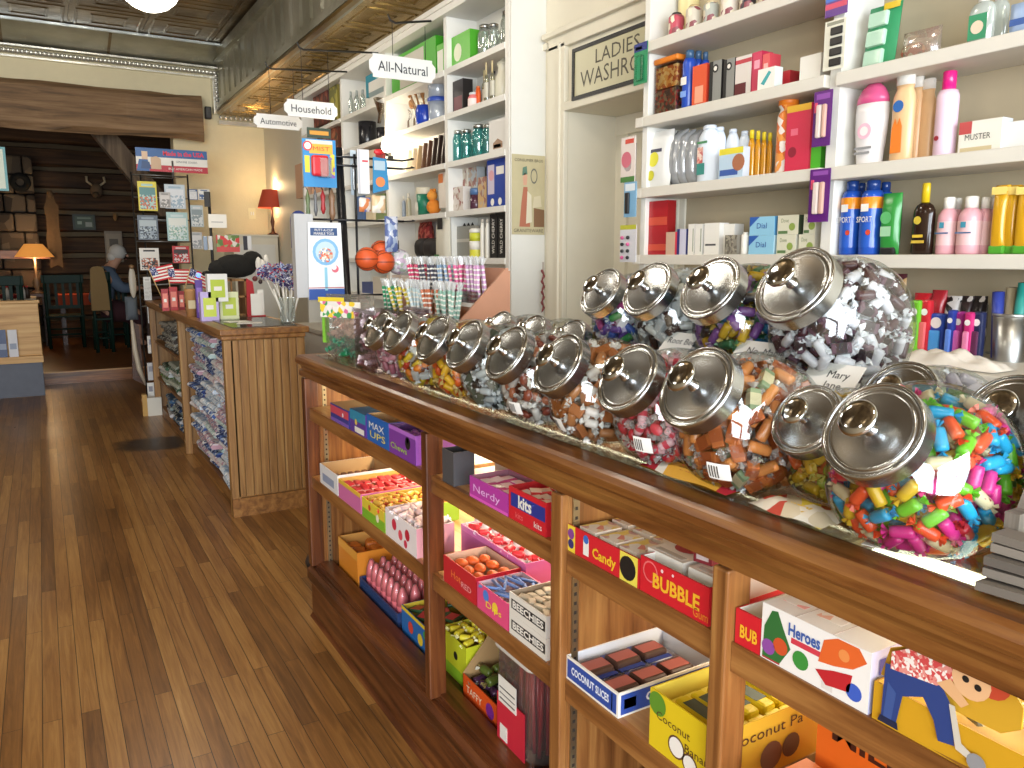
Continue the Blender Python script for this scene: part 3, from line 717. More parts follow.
def carton(label, px, X, z, h, d, out, top=None, art=None, right=None, rart=None, name='candy_box', cat='candy box', group=None, w=None, y=None, flap=None):
    if y is None: t, w = root_at(name, label, cat, px[0], px[1], X, z, group)
    else: t = thing(name, label, cat, (X, y, z), FACE_X, group)
    MB().box(-w / 2, w / 2, 0, d, 0, h, out, faces={'top': top or out, 'right': right or out}).build('carton', t)
    if art or rart:
        mb = MB()
        if art: mb.quad(-w / 2, w / 2, .0, h, -.0003, out); art(mb, w, h)
        if rart: rart(mb, d, h, RIGHT(w))
        mb.build('printed_front', t)
    if flap: MB().box(-w / 2 + .004, w / 2 - .004, d - .006, d - .003, h, h + flap, kraft).build('flap', t)
    return t
def place(t, name, mb, spots, label, cat='candy', group=None):
    """goods lying in tray t: spots are (x, y, z, rx, ry, rz) in its frame; each piece is an object of its own"""
    M0 = Matrix.Translation(t.location) @ Euler(t.rotation_euler).to_matrix().to_4x4()
    first = None
    for s in spots:
        M = M0 @ TR(*s)
        if first is None:
            first = tag(mb.build(name), label, cat, group or label); first.matrix_world = M
        else:
            o = first.copy(); COL.objects.link(o); o.matrix_world = M
    return first
def strip(c, z0, z1, f0=0., f1=1.):
    return lambda mb, w, h: mb.quad(-w / 2 + w * f0, -w / 2 + w * f1, h * z0, h * z1, LF, c)
def arts(*fs):
    def g(mb, w, h):
        for f in fs: f(mb, w, h)
    return g
def word(s, size, c, fx=.5, fz=.5, width=None, y=-.0012, tilt=0.):
    return lambda mb, w, h: mb.text(s, size * h, c, TR(-w / 2 + w * fx, y, h * fz, ry=-tilt), None if width is None else width * w)
def dot(c, fx, fz, r, y=-.0009, rz=None): return lambda mb, w, h: mb.disc(-w / 2 + w * fx, h * fz, r * h, y, c, rz=None if rz is None else rz * h)
def rarts(*fs):
    def g(mb, d, h, M):
        tmp = MB()
        for f in fs: f(tmp, d, h)
        for f, mi_, sm in zip(tmp.f, tmp.m, tmp.sm): mb.f.append(tuple(len(mb.v) + k for k in f)); mb.m.append(mb.mi(tmp.mats[mi_])); mb.sm.append(sm)
        mb.v += [tuple(M @ Vector((v[0] + d / 2, v[1], v[2]))) for v in tmp.v]
    return g
def grid(nx, ny, w, d, z=.005, m=.012, jit=0., ang=.3, y0=0.):
    r_ = random.Random(nx * 31 + ny)
    return [(-w / 2 + m + (w - 2 * m) * (i + .5) / nx + r_.uniform(-jit, jit), y0 + m + (d - 2 * m) * (j + .5) / ny + r_.uniform(-jit, jit), z + r_.uniform(0, .004) * (jit > 0), r_.uniform(-.12, .12) * (jit > 0), r_.uniform(-.12, .12) * (jit > 0), r_.uniform(-ang, ang)) for j in range(ny) for i in range(nx)]
def bar_mb(l, w, h, c, ends=None, mid=None):
    mb = MB(); mb.box(-l / 2, l / 2, -w / 2, w / 2, 0, h, c, None, min(w, h) * .3)
    if ends is not None:
        for s in (-1, 1): mb.box(min(s * l / 2, s * (l / 2 + .012)), max(s * l / 2, s * (l / 2 + .012)), -w / 2, w / 2, h * .4, h * .4 + .0015, ends)
    if mid is not None: mb.box(-l * .3, l * .3, -w * .44, w * .44, h, h + .0006, mid)
    return mb
SX0 = .862
# ---- upper shelf, far bay
carton('navy and purple candy box with red band, farthest on the upper case shelf', (331, 349), SX0, ZA, .062, .12, P('#3a3a86'), kraft, arts(strip(P('#c84a5a'), .45, .9), strip(P('#7a5ab0'), 0, .2), dot(P('#e8e4f0'), .7, .6, .12)))
carton('teal and purple candy box with white figures panel on the upper case shelf', (350.5, 366), SX0, ZA, .075, .12, P('#5a3a94'), P('#2a6a9a'), arts(strip(P('#2f86a8'), .55, 1), strip(cwhite, .05, .3, .3, .9), dot(P('#d8c24a'), .4, .5, .14)))
t = tray('blue open topped candy box with brown flap and white lettering on the upper case shelf', (367.5, 389), SX0, ZA, .085, .14, P('#1f5fae'), kraft, arts(word('MAX', .36, cwhite, .45, .62, .7), word('UPS', .36, P('#e8d44a'), .5, .28, .7)), right=P('#1f6fc0'))
place(t, 'candy_cup', MB().lathe([(.010, 0), (.016, .012), (.0165, .014)], P('#c89a5a'), 12), grid(4, 4, t['_w'], .14, .005), 'round foil cup inside the blue open topped candy box')
t = tray('purple candy box with green lettering beside the dark post', (389.5, 416), SX0, ZA, .085, .14, P('#7a3a98'), P('#5a3a70'), arts(dot(black, .72, .62, .22), dot(P('#e8e6ea'), .72, .72, .1), word('Chews', .3, P('#a8cf3a'), .38, .3, .62), strip(P('#b06ac8'), .86, 1)), right=P('#8a4aa8'))
place(t, 'chew_roll', bar_mb(.05, .016, .014, P('#9a5ab0'), P('#d8c8e0')), grid(3, 5, t['_w'], .14, .05), 'purple wrapped chew roll in the purple candy box')
# ---- upper shelf, second bay
gb = thing('storage_bin', 'dark grey metal bin standing behind the dark post on the upper case shelf', 'bin', (SX0, spot(441, 459, SX0, ZA)[0] + .01, ZA), FACE_X)
hollow(MB(), .065, .06, .088, mt('#4a4a4c', .4), mt('#38383a', .5)).build('bin_wall', gb)
t = tray('low tray of pink and white candy tubes behind the magenta tray', None, .985, ZA, .05, .10, P('#c8b8a8'), kraft, w=.22, y=1.645)
place(t, 'candy_tube', MB().cyl((0, 0, 0), (0, 0, .075), .009, .009, P('#e08a9a'), 10).cyl((0, 0, .075), (0, 0, .095), .0095, .0095, P('#d8dce0'), 10), grid(8, 3, .22, .10, .004, ang=0), 'pink candy tube with white cap in the low tray')
t = tray('magenta candy tray with lilac lettering on the upper case shelf', (470, 508), SX0, ZA, .052, .11, P('#b03a9a'), P('#9a6a7a'), arts(word('Nerdy', .5, P('#e8b8e8'), .45, .5, .7), strip(P('#d85ab8'), 0, .14)), right=P('#a83a88'))
place(t, 'candy_pack', bar_mb(.05, .03, .012, P('#c04a8a'), None, P('#e8d8e0')), grid(3, 3, t['_w'], .11, .03, ang=.2, jit=.002), 'pink candy pack in the magenta tray')
t = tray('red candy tray with blue band and white lettering on the upper case shelf', (509, 546), SX0, ZA, .074, .13, P('#c8202c'), P('#a01a22'), arts(strip(P('#28348a'), .42, .84, .06, .98), word('*kits', .52, cwhite, .45, .63, .36), word('kits', .26, cwhite, .8, .2, .2), word('kits', .26, P('#e86a6a'), .3, .2, .2)), right=P('#b81c28'))
place(t, 'taffy_pack', bar_mb(.05, .028, .014, P('#d02a34'), P('#2a3a94'), cwhite), grid(3, 4, t['_w'], .13, .046, ang=.5, jit=.004), 'red and white taffy pack in the red and blue tray')
# ---- lower shelf, far bay
t = tray('white card candy tray with brown inside, farthest on the lower case shelf', (320.5, 338), SX0, ZB, .075, .22, P('#d6d6d8'), kraft, arts(strip(P('#8a96b0'), .2, .6, .15, .8)))
place(t, 'chocolate_bar', bar_mb(.045, .02, .012, P('#5a3424')), grid(3, 7, t['_w'], .22, .02, ang=.1), 'brown chocolate bar in the white farthest tray')
t = tray('yellow candy tray with pink front and red sweets on the lower case shelf', (339, 361), SX0, ZB, .068, .26, P('#d8b23a'), P('#c8a050'), arts(strip(P('#c86aa0'), 0, .8)), right=P('#c86aa0'))
place(t, 'fruit_bar', bar_mb(.05, .024, .014, P('#c02c34'), P('#e0b0b0')), grid(3, 8, t['_w'], .26, .045, ang=.15, jit=.003), 'red wrapped fruit bar in the yellow and pink tray')
t = tray('yellow and green candy tray on the lower case shelf between pink and white trays', (362.5, 385), SX0, ZB, .066, .26, P('#d8c23a'), P('#c8a84a'), arts(strip(P('#7ab02c'), 0, .5), dot(P('#c83a2c'), .35, .7, .16), dot(P('#e8e0c0'), .7, .45, .2)), right=P('#8ab83a'))
place(t, 'sour_candy', candy_mb('twist', .034, .01, cw('#c8a040'), cw('#c84a34')), grid(4, 9, t['_w'], .26, .055, ang=1.4, jit=.004), 'yellow and red twist sweet in the yellow and green tray')
t = tray('white candy tray with red berries printed on it, beside the dark post', (386, 417), SX0, ZB, .088, .12, P('#e4dcdc'), P('#d8c8c8'), arts(dot(P('#c82a44'), .3, .6, .2), dot(P('#d84a5a'), .5, .38, .18), dot(P('#b82038'), .72, .55, .2), dot(P('#c83050'), .66, .2, .14)), right=P('#d8a0b0'))
place(t, 'berry_candy', candy_mb('twist', .034, .0105, cw('#e8d0d0'), cw('#f2ecec')), grid(4, 4, t['_w'], .12, .082, ang=1.4, jit=.005), 'white wrapped berry candy in the white berry tray')
# ---- lower shelf, second bay
t = tray('purple pink tray heaped with red and white sweets behind the red tray', None, .998, ZB, .085, .2, P('#b85a9a'), P('#e0c0d0'), arts(strip(P('#d070b0'), .8, 1)), w=.36, y=1.80)
place(t, 'cherry_candy', candy_mb('twist', .034, .0105, cw('#d83a44'), cw('#f0e6e6')), grid(7, 6, .36, .2, .078, ang=1.5, jit=.006), 'red sweet with white twists in the purple pink tray')
place(t, 'cream_candy', candy_mb('oval', .032, .011, cw('#f0e0dc'), None), grid(6, 5, .36, .2, .10, ang=1.5, jit=.007), 'white oval sweet heaped in the purple pink tray')
t = tray('red candy tray with orange sweets, second bay of the lower case shelf', (444, 476), SX0, ZB, .072, .13, P('#b8202a'), P('#c8a890'), arts(word('Hot', .4, P('#e87a3a'), .4, .5, .3), word('RED', .3, P('#e8a0a0'), .72, .38, .3)), right=P('#a81c26'))
place(t, 'orange_slice', MB().ball((0, 0, .008), .016, P('#d8642a'), 10, 1.3, 1, .7), grid(3, 3, t['_w'], .13, .045, ang=1, jit=.005), 'orange jelly slice in the red second bay tray')
t = tray('pink tray with blue and yellow print and candy sticks on the lower case shelf', (477.5, 508), SX0, ZB, .066, .13, P('#d84a7a'), P('#c8b0b8'), arts(dot(P('#e8c83a'), .6, .5, .2), dot(P('#4a7ac8'), .3, .7, .22), word('Dips', .34, P('#f0d83a'), .55, .4, .5)), right=P('#c83a6a'))
place(t, 'candy_stick', MB().cyl((-.035, 0, .004), (.035, 0, .004), .004, .004, P('#6a8ac8'), 8), grid(2, 7, t['_w'], .13, .058, ang=.7, jit=.004), 'blue candy stick in the pink tray')
for k, (lab) in enumerate(('white gum carton with black lettering, lower of two stacked by the divider', 'white gum carton with black lettering, upper of two stacked by the divider')):
    art = arts(strip(black, .28, .74, .06, .98), word('*BEECHIES', .44, cwhite, .52, .5, .84))
    if k == 0: carton(lab, (509.5, 546), SX0, ZB, .05, .13, P('#d8d4ca'), P('#c8c0b0'), art, group='stacked gum cartons')
    else:
        t = tray(lab, (509.5, 546), SX0, ZB + .0505, .05, .13, P('#d8d4ca'), P('#a89880'), art, group='stacked gum cartons')
        place(t, 'gum_pack', bar_mb(.03, .018, .01, P('#c9c0a8'), None), grid(4, 5, t['_w'], .13, .034, ang=.6, jit=.003), 'cream gum pack in the upper white gum carton')
# ---- floor of the case, far bays
XF = .945; ZF = .2125
t = tray('orange and kraft open carton standing at the far end of the case floor', None, XF, ZF, .135, .32, P('#d8862a'), P('#c8924a'), arts(strip(P('#e0a040'), .75, 1)), w=.22, y=2.86)
place(t, 'caramel_bag', MB().box(-.03, .03, -.025, .025, 0, .10, P('#d87a2c'), None, .012), grid(3, 4, .22, .32, .01, ang=.3), 'orange candy bag in the open carton on the case floor')
t = tray('clear blue tray holding rows of pink candy cones on the case floor', None, XF, ZF, .05, .26, clear('#8aa6d8', .1, .1, .35, '#5a78b8'), clear('#8aa6d8', .1, .1, .3, '#5a78b8'), w=.37, y=2.545)
cone = MB().lathe([(.010, 0), (.020, .035), (.021, .06), (.017, .085), (.010, .105), (.006, .116)], P('#e4737c', .35), 12).lathe([(.0225, .055), (.0195, .088), (.009, .118), (.001, .122)], clear('#fff2f3', .04, .15, .10, '#f0d8da'), 12)
place(t, 'candy_cone', cone, grid(7, 5, .37, .26, .006, .012, ang=0), 'pink candy cone with clear cap in the blue tray')
t = tray('blue and yellow candy box beside the pink cones on the case floor', None, XF, ZF, .10, .22, P('#2a6ab0'), P('#d8c040'), arts(dot(P('#d84a3a'), .3, .5, .2), dot(P('#e8c83a'), .6, .4, .2), dot(P('#3a9a4a'), .75, .7, .14), strip(P('#e0c42c'), .88, 1)), right=P('#d8c23a'), w=.25, y=2.195)
place(t, 'candy_pouch', bar_mb(.06, .045, .012, P('#3a5a3a'), None, P('#c84a4a')), grid(4, 3, .25, .22, .078, ang=.6, jit=.006), 'dark green candy pouch in the blue and yellow box')
t = tray('yellow and lime candy tray full of yellow sweets on the case floor', None, .965, ZF, .13, .20, P('#c8cf2c'), P('#d8d040'), arts(strip(P('#8ab82a'), 0, .3), dot(black, .6, .6, .1)), w=.165, y=1.975)
place(t, 'lemon_candy', candy_mb('twist', .034, .0105, cw('#e8d83a'), cw('#f2ecb0')), grid(4, 5, .165, .20, .125, ang=1.5, jit=.005), 'yellow wrapped lemon candy in the yellow and lime tray')
t = tray('white and blue candy tray at the back of the case floor behind the yellow sweets', None, 1.25, ZF, .22, .12, P('#c8d0e0'), P('#8a9ac0'), w=.3, y=1.70)
place(t, 'candy_bar', bar_mb(.06, .03, .012, P('#2a2a4a'), P('#d8d8e8')), grid(4, 3, .3, .12, .20, ang=.5, jit=.004), 'navy wrapped bar in the white and blue back tray')
# orange box with sloping sides
ob = thing('display_box', 'orange display box with sloping kraft sides full of dark sweets on the case floor', 'display box', (.945, 1.775, .212), FACE_X)
m_ = MB(); w_ = .20; om = P('#d8521c')
m_.box(-w_ / 2, w_ / 2, 0, .003, 0, .07, kraft, faces={'front': om, 'top': om})
for s_ in (-1, 1):
    pts = [(0, 0), (.24, 0), (.24, .26), (.17, .26), (0, .07)]
    M = Matrix(((0, 1, 0, s_ * w_ / 2 - (0 if s_ < 0 else .003)), (1, 0, 0, 0), (0, 0, 1, 0), (0, 0, 0, 1)))
    m_.prism(pts, 0, .003, kraft if s_ < 0 else om, M)
m_.box(-w_ / 2, w_ / 2, .237, .24, 0, .28, om, faces={'front': kraft}).box(-w_ / 2, w_ / 2, .003, .237, 0, .003, kraft)
m_.build('box_wall', ob)
MB().text('TAFFY', .03, P('#f0e0c0'), TR(-.03, LF * 2, .035), .09).disc(.06, .035, .022, LF, P('#7a2a8a')).build('printed_front', ob)
place(ob, 'grape_candy', candy_mb('twist', .04, .013, cw('#4a2a4a'), cw('#6a5a3a')), grid(4, 6, w_, .24, .055, .02, ang=1.5, jit=.006), 'dark purple wrapped sweet in the orange display box')
place(ob, 'lime_candy', candy_mb('twist', .04, .013, cw('#5a6a2c'), cw('#8a7a4a')), grid(3, 4, w_, .24, .08, .025, ang=1.5, jit=.008), 'olive wrapped sweet in the orange display box')
# clear square tub
tb = thing('candy_tub', 'clear square plastic tub with red label standing on the case floor', 'tub', (.925, 1.56, .212), FACE_X)
def sq(hw, z, r=.02, n=5):
    out = []
    for q in range(4):
        for k in range(n):
            a = q * PI / 2 + k / (n - 1) * PI / 2
            cx, cy = ((1, 1), (-1, 1), (-1, -1), (1, -1))[q]
            out.append((cx * (hw - r) + r * math.cos(a), hw + cy * (hw - r) + r * math.sin(a) , z))
    return out
rows = [sq(.075, .0), sq(.078, .01), sq(.088, .27)]; vs = sum(rows, []); n = len(rows[0]); fs = [(i * n + k, i * n + (k + 1) % n, (i + 1) * n + (k + 1) % n, (i + 1) * n + k) for i in range(2) for k in range(n)] + [tuple(reversed(range(n)))]
MB().add(vs, fs, clear('#f8f4f0', .12, .06, .08, '#e0d4cc'), True).build('tub_wall', tb)
rr = sq(.09, .27); MB().tube([(x, y - .002, z) for x, y, z in rr] + [rr[0]], .006, P('#d0c8bc', .2), 6).build('rim', tb)
MB().box(-.066, .066, -.008, -.005, .015, .15, P('#c8283c')).box(-.056, .03, -.0095, -.008, .13, .2, cwhite).box(-.05, .024, -.0102, -.0095, .14, .143, black).box(-.05, .024, -.0102, -.0095, .155, .157, black).box(-.05, .024, -.0102, -.0095, .17, .173, black).box(-.05, -.015, -.0092, -.008, .03, .07, cwhite).build('label', tb)
place(tb, 'licorice_stick', MB().cyl((0, 0, 0), (0, 0, .21), .006, .006, P('#a8202c', .3), 8), [(x_, y_, .006, rnd.uniform(-.06, .06), rnd.uniform(-.06, .06), 0) for x_ in (-.045, -.022, 0, .022, .045) for y_ in (.05, .075, .10, .125)], 'red licorice stick standing in the clear square tub')
# ---- third bay
t = tray('red candy tray with yellow end and yellow script, third bay upper shelf', (566, 639), SX0, ZA, .054, .24, P('#c8202c'), P('#e6e0d6'), arts(strip(P('#e0c83a'), 0, 1, 0, .14), dot(P('#7a3a8a'), .08, .68, .2), dot(P('#2a2a6a'), .08, .3, .18), strip(cwhite, .15, .8, .26, .34), dot(P('#3a6ab8'), .3, .75, .16), word('*Candy', .5, P('#e8b82c'), .55, .4, .32), strip(P('#e0d050'), 0, 1, .76, .98), dot(black, .86, .5, .42), strip(P('#d8c83a'), .52, .62, .78, .93), strip(P('#d8c83a'), .3, .4, .8, .91)), right=P('#b01c28'))
place(t, 'candy_carton', MB().box(-.025, .025, -.033, .033, 0, .022, P('#e4d8c8'), faces={'top': pm(('#e6d6b8', '#d88a7a', '#e8d070', '#e8e4da', '#caa0a0'), 60)}), [(-.065, .05, .03, 0, 0, 0), (0, .05, .03, 0, 0, 0), (.06, .05, .03, 0, 0, .02), (-.065, .13, .03, 0, 0, 0), (0, .13, .03, 0, 0, .03), (.06, .13, .03, 0, 0, 0), (-.065, .205, .03, 0, 0, 0), (0, .205, .03, 0, 0, 0)], 'small pale candy carton in the red and yellow script tray')
t = tray('red tray with yellow BUBBLE lettering beside the light post, third bay upper shelf', (640, 708), SX0, ZA, .064, .24, P('#c81e2a'), P('#e6e0d6'), arts(dot(P('#e06a6a'), .16, .66, .3, -.0007), dot(P('#c81e2a'), .16, .66, .25, -.0009), word('*BUBBLE', .55, P('#e8b02c'), .54, .46, .68), word('Gum', .34, P('#e08a2c'), .9, .2, .2), dot(P('#e8c8c8'), .34, .84, .05), dot(P('#e8c8c8'), .5, .86, .04)))
place(t, 'gum_carton', MB().box(-.045, .045, -.06, .06, 0, .035, P('#e6e0d4')).disc(0, 0, .028, 0, P('#a82c34'), TR(0, 0, .0355, rx=-PI / 2)).box(-.034, .034, -.052, -.04, .035, .0358, P('#b8b0a4')), [(-.055, .09, .032, 0, 0, 0), (.048, .09, .032, 0, 0, .03)], 'white gum carton with red oval in the BUBBLE tray')
place(t, 'gum_box', MB().box(-.018, .018, -.045, .045, 0, .03, P('#8a2a34')).box(-.012, .012, -.0458, -.045, .006, .024, P('#d8c8c8')), [(.0, .10, .068, 0, 0, .2)], 'dark red gum box lying on the BUBBLE tray cartons')
t = tray('second red tray with yellow BUBBLE lettering, just past the light post', None, SX0, ZA, .055, .17, P('#c81e2a'), P('#e6e0d6'), arts(word('*BUB', .5, P('#e8b02c'), .55, .4, .7)), w=.048, y=.768)
t.location.y = .77
# coconut tray, banana tray
t = tray('blue and white coconut slice tray, third bay lower shelf', (566, 618), SX0, ZB, .05, .26, cwhite, P('#d8dae0'), arts(strip(P('#2a4a9a'), .1, .9, .03, .97), word('*COCONUT SLICES', .44, P('#e0e6f2'), .48, .5, .72), strip(cwhite, .15, .85, .88, .9)), right=cwhite,
         rart=rarts(strip(P('#2a4a9a'), .1, .9, .02, .98), word('*COCO', .5, P('#e0e6f2'), .42, .5, .34), strip(cwhite, .3, .7, .05, .16)))
bm_ = bar_mb(.05, .062, .02, P('#4a3228'), P('#2a3f8a'), P('#a8605a'))
place(t, 'coconut_bar', bm_, [(x_, y_, .02, 0, 0, 0) for x_ in (-.04, .04) for y_ in (.04, .11, .18)], 'brown coconut bar with blue ends in the blue and white tray')
t = tray('yellow coconut banana tray beside the light post, third bay lower shelf', (649, 717), SX0, ZB, .108, .24, P('#d8bc1e'), P('#e0cc50'), arts(word('Coconut', .2, P('#4a2a20'), .36, .62, .5), word('Banana', .2, P('#4a2a20'), .74, .40, .4), dot(P('#e8e4dc'), .42, .3, .16), dot(P('#5a3a28'), .42, .3, .19, -.0007), dot(P('#e8e4dc'), .62, .18, .14), dot(P('#5a3a28'), .62, .18, .17, -.0007), dot(P('#5a8a2a'), .12, .8, .2), dot(P('#5a8a2a'), .85, .16, .16)),
         right=P('#c89a2a'), rart=rarts(word('Coconut Pa', .26, P('#4a2a20'), .45, .74, .72), dot(P('#6a4632'), .5, .3, .24), dot(P('#54382a'), .7, .34, .2)))
place(t, 'banana_bar', bar_mb(.10, .03, .022, P('#d8c01e'), P('#e0cc50'), P('#3a4a3a')), [(0, .04 + k * .037, .075, 0, 0, PI / 2 * 0 + .05 * (k % 2)) for k in range(5)], 'yellow wrapped bar in the coconut banana tray')
# fourth bay
def blob(c, pts, y): return lambda mb, w, h: mb.add([(-w / 2 + w * a, y, h * b) for a, b in pts], [tuple(range(len(pts)))], c)
t = carton('white candy carton printed with green, orange and red hero figures, by the light post', None, SX0, ZA, .084, .16, P('#e8e4de'), P('#f0ebe4'),
           arts(blob(P('#2f6a34'), [(.02, .05), (.2, .05), (.3, .4), (.22, .7), (.16, .95), (.1, .92), (.03, .6)], -.0007), dot(P('#8a4a9a'), .08, .25, .14), dot(P('#c8502a'), .2, .36, .15), word('*Heroes', .3, P('#3a5aa0'), .42, .74, .3), strip(P('#c83a4a'), .52, .62, .3, .58), blob(P('#d8622a'), [(.56, .45), (.7, .5), (.86, .6), (.97, .8), (.9, .98), (.72, .98), (.6, .85)], -.0007),
                blob(P('#b8242c'), [(.54, .3), (.7, .42), (.86, .5), (.84, .2), (.64, .12)], -.0009), dot(P('#3a5ab8'), .88, .24, .14), dot(P('#3a8a3a'), .4, .3, .16), dot(P('#e08a4a'), .78, .75, .1), strip(P('#d8d0c8'), .04, .16, .6, .7), strip(P('#b02a34'), .02, .14, .02, .2)), right=P('#b8b8d8'), w=.176, y=.656,
           rart=rarts(strip(P('#4a4a9a'), .6, .85, .1, .6), strip(P('#c84a5a'), .2, .3, .2, .8)))
MB().box(-.0312, -.0302, 0, .15, .0841, .0846, P('#b8a8a0')).box(.0302, .0312, 0, .15, .0841, .0846, P('#b8a8a0')).box(-.08, -.04, .03, .11, .0841, .0845, pm(('#f0e8e0', '#e8a098', '#f0ece6'), 60)).box(-.02, .02, .03, .11, .0841, .0845, pm(('#f0e8e0', '#e8b098', '#f0ece6'), 60)).build('top_print', t)
t = tray('yellow box with a cut out kid in blue jeans, near end of upper shelf', None, SX0, ZA, .05, .24, P('#c8961e'), P('#d8b050'), arts(blob(P('#8a5a22'), [(.2, .05), (.9, .3), (.96, 0), (.3, 0)], -.0007)), right=P('#c08a1c'), w=.4, y=.362)
fy = -.003; jean = P('#2a3f7a'); denim = P('#3a528c')
hd = MB().prism([(-.195, .06), (-.05, .06), (-.03, .075), (-.03, .10), (-.05, .125), (-.09, .135), (-.14, .125), (-.185, .10)], .004, .007, P('#c89a2a'))
def shp(c, pts, d): hd.add([(x, fy - d, z) for x, z in pts], [tuple(range(len(pts)))], c)
shp(jean, [(-.186, .012), (-.166, .010), (-.160, .05), (-.135, .062), (-.12, .04), (-.113, .018), (-.094, .022), (-.10, .066), (-.115, .088), (-.185, .082)], .0004)
shp(denim, [(-.183, .012), (-.172, .011), (-.168, .05), (-.18, .06)], .0008); shp(P('#1c2440'), [(-.19, .004), (-.162, .004), (-.164, .013), (-.187, .013)], .0009)
shp(pm(('#c84a4a', '#e8e0d8', '#d88a80'), 260), [(-.178, .078), (-.12, .084), (-.10, .10), (-.105, .115), (-.15, .118), (-.178, .10)], .0007)
shp(P('#d8a878'), [(-.12, .088), (-.09, .072), (-.082, .08), (-.105, .10)], .0010)
hd.disc(-.082, .108, .022, fy - .0008, P('#dcae80')).disc(-.06, .118, .02, fy - .0005, P('#b8452c')).disc(-.088, .108, .004, fy - .0012, black).disc(-.074, .104, .004, fy - .0012, black)
shp(P('#c8c0b0'), [(-.104, .07), (-.097, .07), (-.086, .03), (-.07, .022), (-.07, .014), (-.092, .02)], .0011); hd.disc(-.068, .016, .011, fy - .0012, P('#8a8a8c'))
hd.build('cut_out_header', t)
place(t, 'trading_pack', MB().box(-.03, .03, -.022, .022, 0, .006, pm(('#d8d0b0', '#c8b03a', '#e4e0d4', '#6a6a5a'), 50), None, .002), [(rnd.uniform(-.12, .17), rnd.uniform(.04, .2), .012 + .0065 * k, rnd.uniform(-.12, .12), rnd.uniform(-.12, .12), rnd.uniform(-1, 1)) for k in range(11)], 'yellow and white wax pack in the yellow cut out box')
t2 = carton('orange malt candy carton with dark lettering, back one of two, near end lower shelf', None, .99, ZB, .165, .14, P('#d8641c'), P('#e0a060'), arts(word('*MILK D', .26, P('#3a1a10'), .45, .82, .7), dot(P('#e0a070'), .8, .4, .16)), w=.27, y=.60)
t2 = carton('orange malt candy carton with dark lettering, front one of two, near end lower shelf', None, SX0, ZB, .085, .10, P('#d85a18'), P('#e07a2c'), arts(word('*MILK D', .34, P('#3a1a10'), .45, .68, .8)), w=.2, y=.63)
t = tray('pale grey tray with dark and red sweets on the case floor, third bay', None, XF, ZF, .12, .25, P('#c8c4c0'), P('#a8a49c'), w=.3, y=1.04)
place(t, 'strawberry_candy', candy_mb('twist', .04, .013, cw('#a8242c'), cw('#3a6a2a')), grid(5, 5, .3, .25, .09, .02, ang=1.5, jit=.006), 'red wrapped sweet with green ends in the pale grey tray')
# candy bag lying on the glass along the front rail
cbag = thing('candy_bag', 'orange and yellow striped candy bag lying on the glass below the chew jars', 'candy bag', (.935, .965, CZ), FACE_X)
bgm = MB(); N_ = 10; vs = []
for j in range(7):
    for i in range(N_ + 1):
        u, v = i / N_ - .5, j / 6 - .5
        pf = max(0, 1 - (2 * u) ** 4) * max(0, 1 - (2 * v) ** 4)
        vs.append((u * .21, v * .075, .003 + .018 * pf + .002 * math.sin(9 * u + 14 * v)))
fs = [(j * (N_ + 1) + i, j * (N_ + 1) + i + 1, (j + 1) * (N_ + 1) + i + 1, (j + 1) * (N_ + 1) + i) for j in range(6) for i in range(N_)]
def bagmat(i): u = i / N_; return P('#b8303a', .25) if u < .2 else (P('#e0d8c8', .25) if u < .28 else (P('#d8a03a', .25) if u < .9 else P('#b8303a', .25)))
for f in fs: bgm.add([vs[k] for k in f], [(0, 1, 2, 3)], bagmat(f[0] % (N_ + 1)), True)
bgm.add([(x, y, .002) for x, y in ((-.105, -.0375), (-.105, .0375), (.105, .0375), (.105, -.0375))], [(0, 1, 2, 3)], P('#c0841e', .25))
bgm.build('bag', cbag)
MB().text('*Candy', .026, P('#b8342a'), TR(.02, -.020, .0185, rx=-PI / 2 + .35), .085).build('printed_front', cbag)
cb2 = thing('candy_bag', 'clear candy bag with red and yellow print lying below the small gold jar', 'candy bag', (.925, .745, CZ), FACE_X)
m_ = MB(); m_.add(vs, fs, pm(('#d8ccb8', '#c8b89a', '#b84a3a', '#d8c04a', '#d8d0c0'), 38, .2), True, Matrix.Scale(.62, 4, (1, 0, 0)) @ Matrix.Scale(.85, 4, (0, 1, 0))); m_.build('bag', cb2)
MB().text('*Gummy', .02, P('#d8b02a'), TR(.0, -.014, .0185, rx=-PI / 2 + .35), .07).build('printed_front', cb2)
wc_ = thing('price_label', 'small white card lying on the glass beneath the rainbow jar', 'card', (.915, .60, CZ), FACE_X + .25); MB().box(-.022, .022, -.014, .014, 0, .001, cwhite).build('card', wc_)
# ================================================================ wall shelves on the right
UX0, UX1 = 2.0, 2.195
shw = mt('#d3cec2', .5, var=.03); shback = mt('#b3a68a', .7, var=.04)
un = thing('shelf_unit', 'cream wall shelves with two bays of toiletries to the side of the washroom door', 'shelf unit', (UX0, 1.5, 0))
def up(mb, name, par, bevel=0.):
    o = mb.build(name, par, bevel=bevel); o.matrix_parent_inverse = Matrix.Translation(par.location).inverted(); return o
RZS = (1.462, 1.712, 1.972, 2.235)
for (a, b_) in ((2.40, 2.43), (1.558, 1.595), (.735, .77)):
    up(MB().box(UX0 + .012, UX1, a, b_, 1.20, 2.52, whitew), 'upright', un, .002)
up(MB().box(UX1 - .012, UX1, .775, 2.40, 1.20, 2.52, shback), 'back_panel', un)
up(MB().box(UX0, UX1, .72, 2.425, 2.52, 2.55, whitew), 'top_board', un)
for z in RZS:
    up(MB().box(UX0 - .012, UX1 - .012, 1.595, 2.40, z - .036, z, shw).box(UX0 - .012, UX0 + .012, 2.40, 2.445, z - .036, z, shw), 'shelf', un, .003)
    up(MB().box(UX0 - .012, UX1 - .012, .775, 1.558, z - .039, z - .003, shw), 'shelf', un, .003)
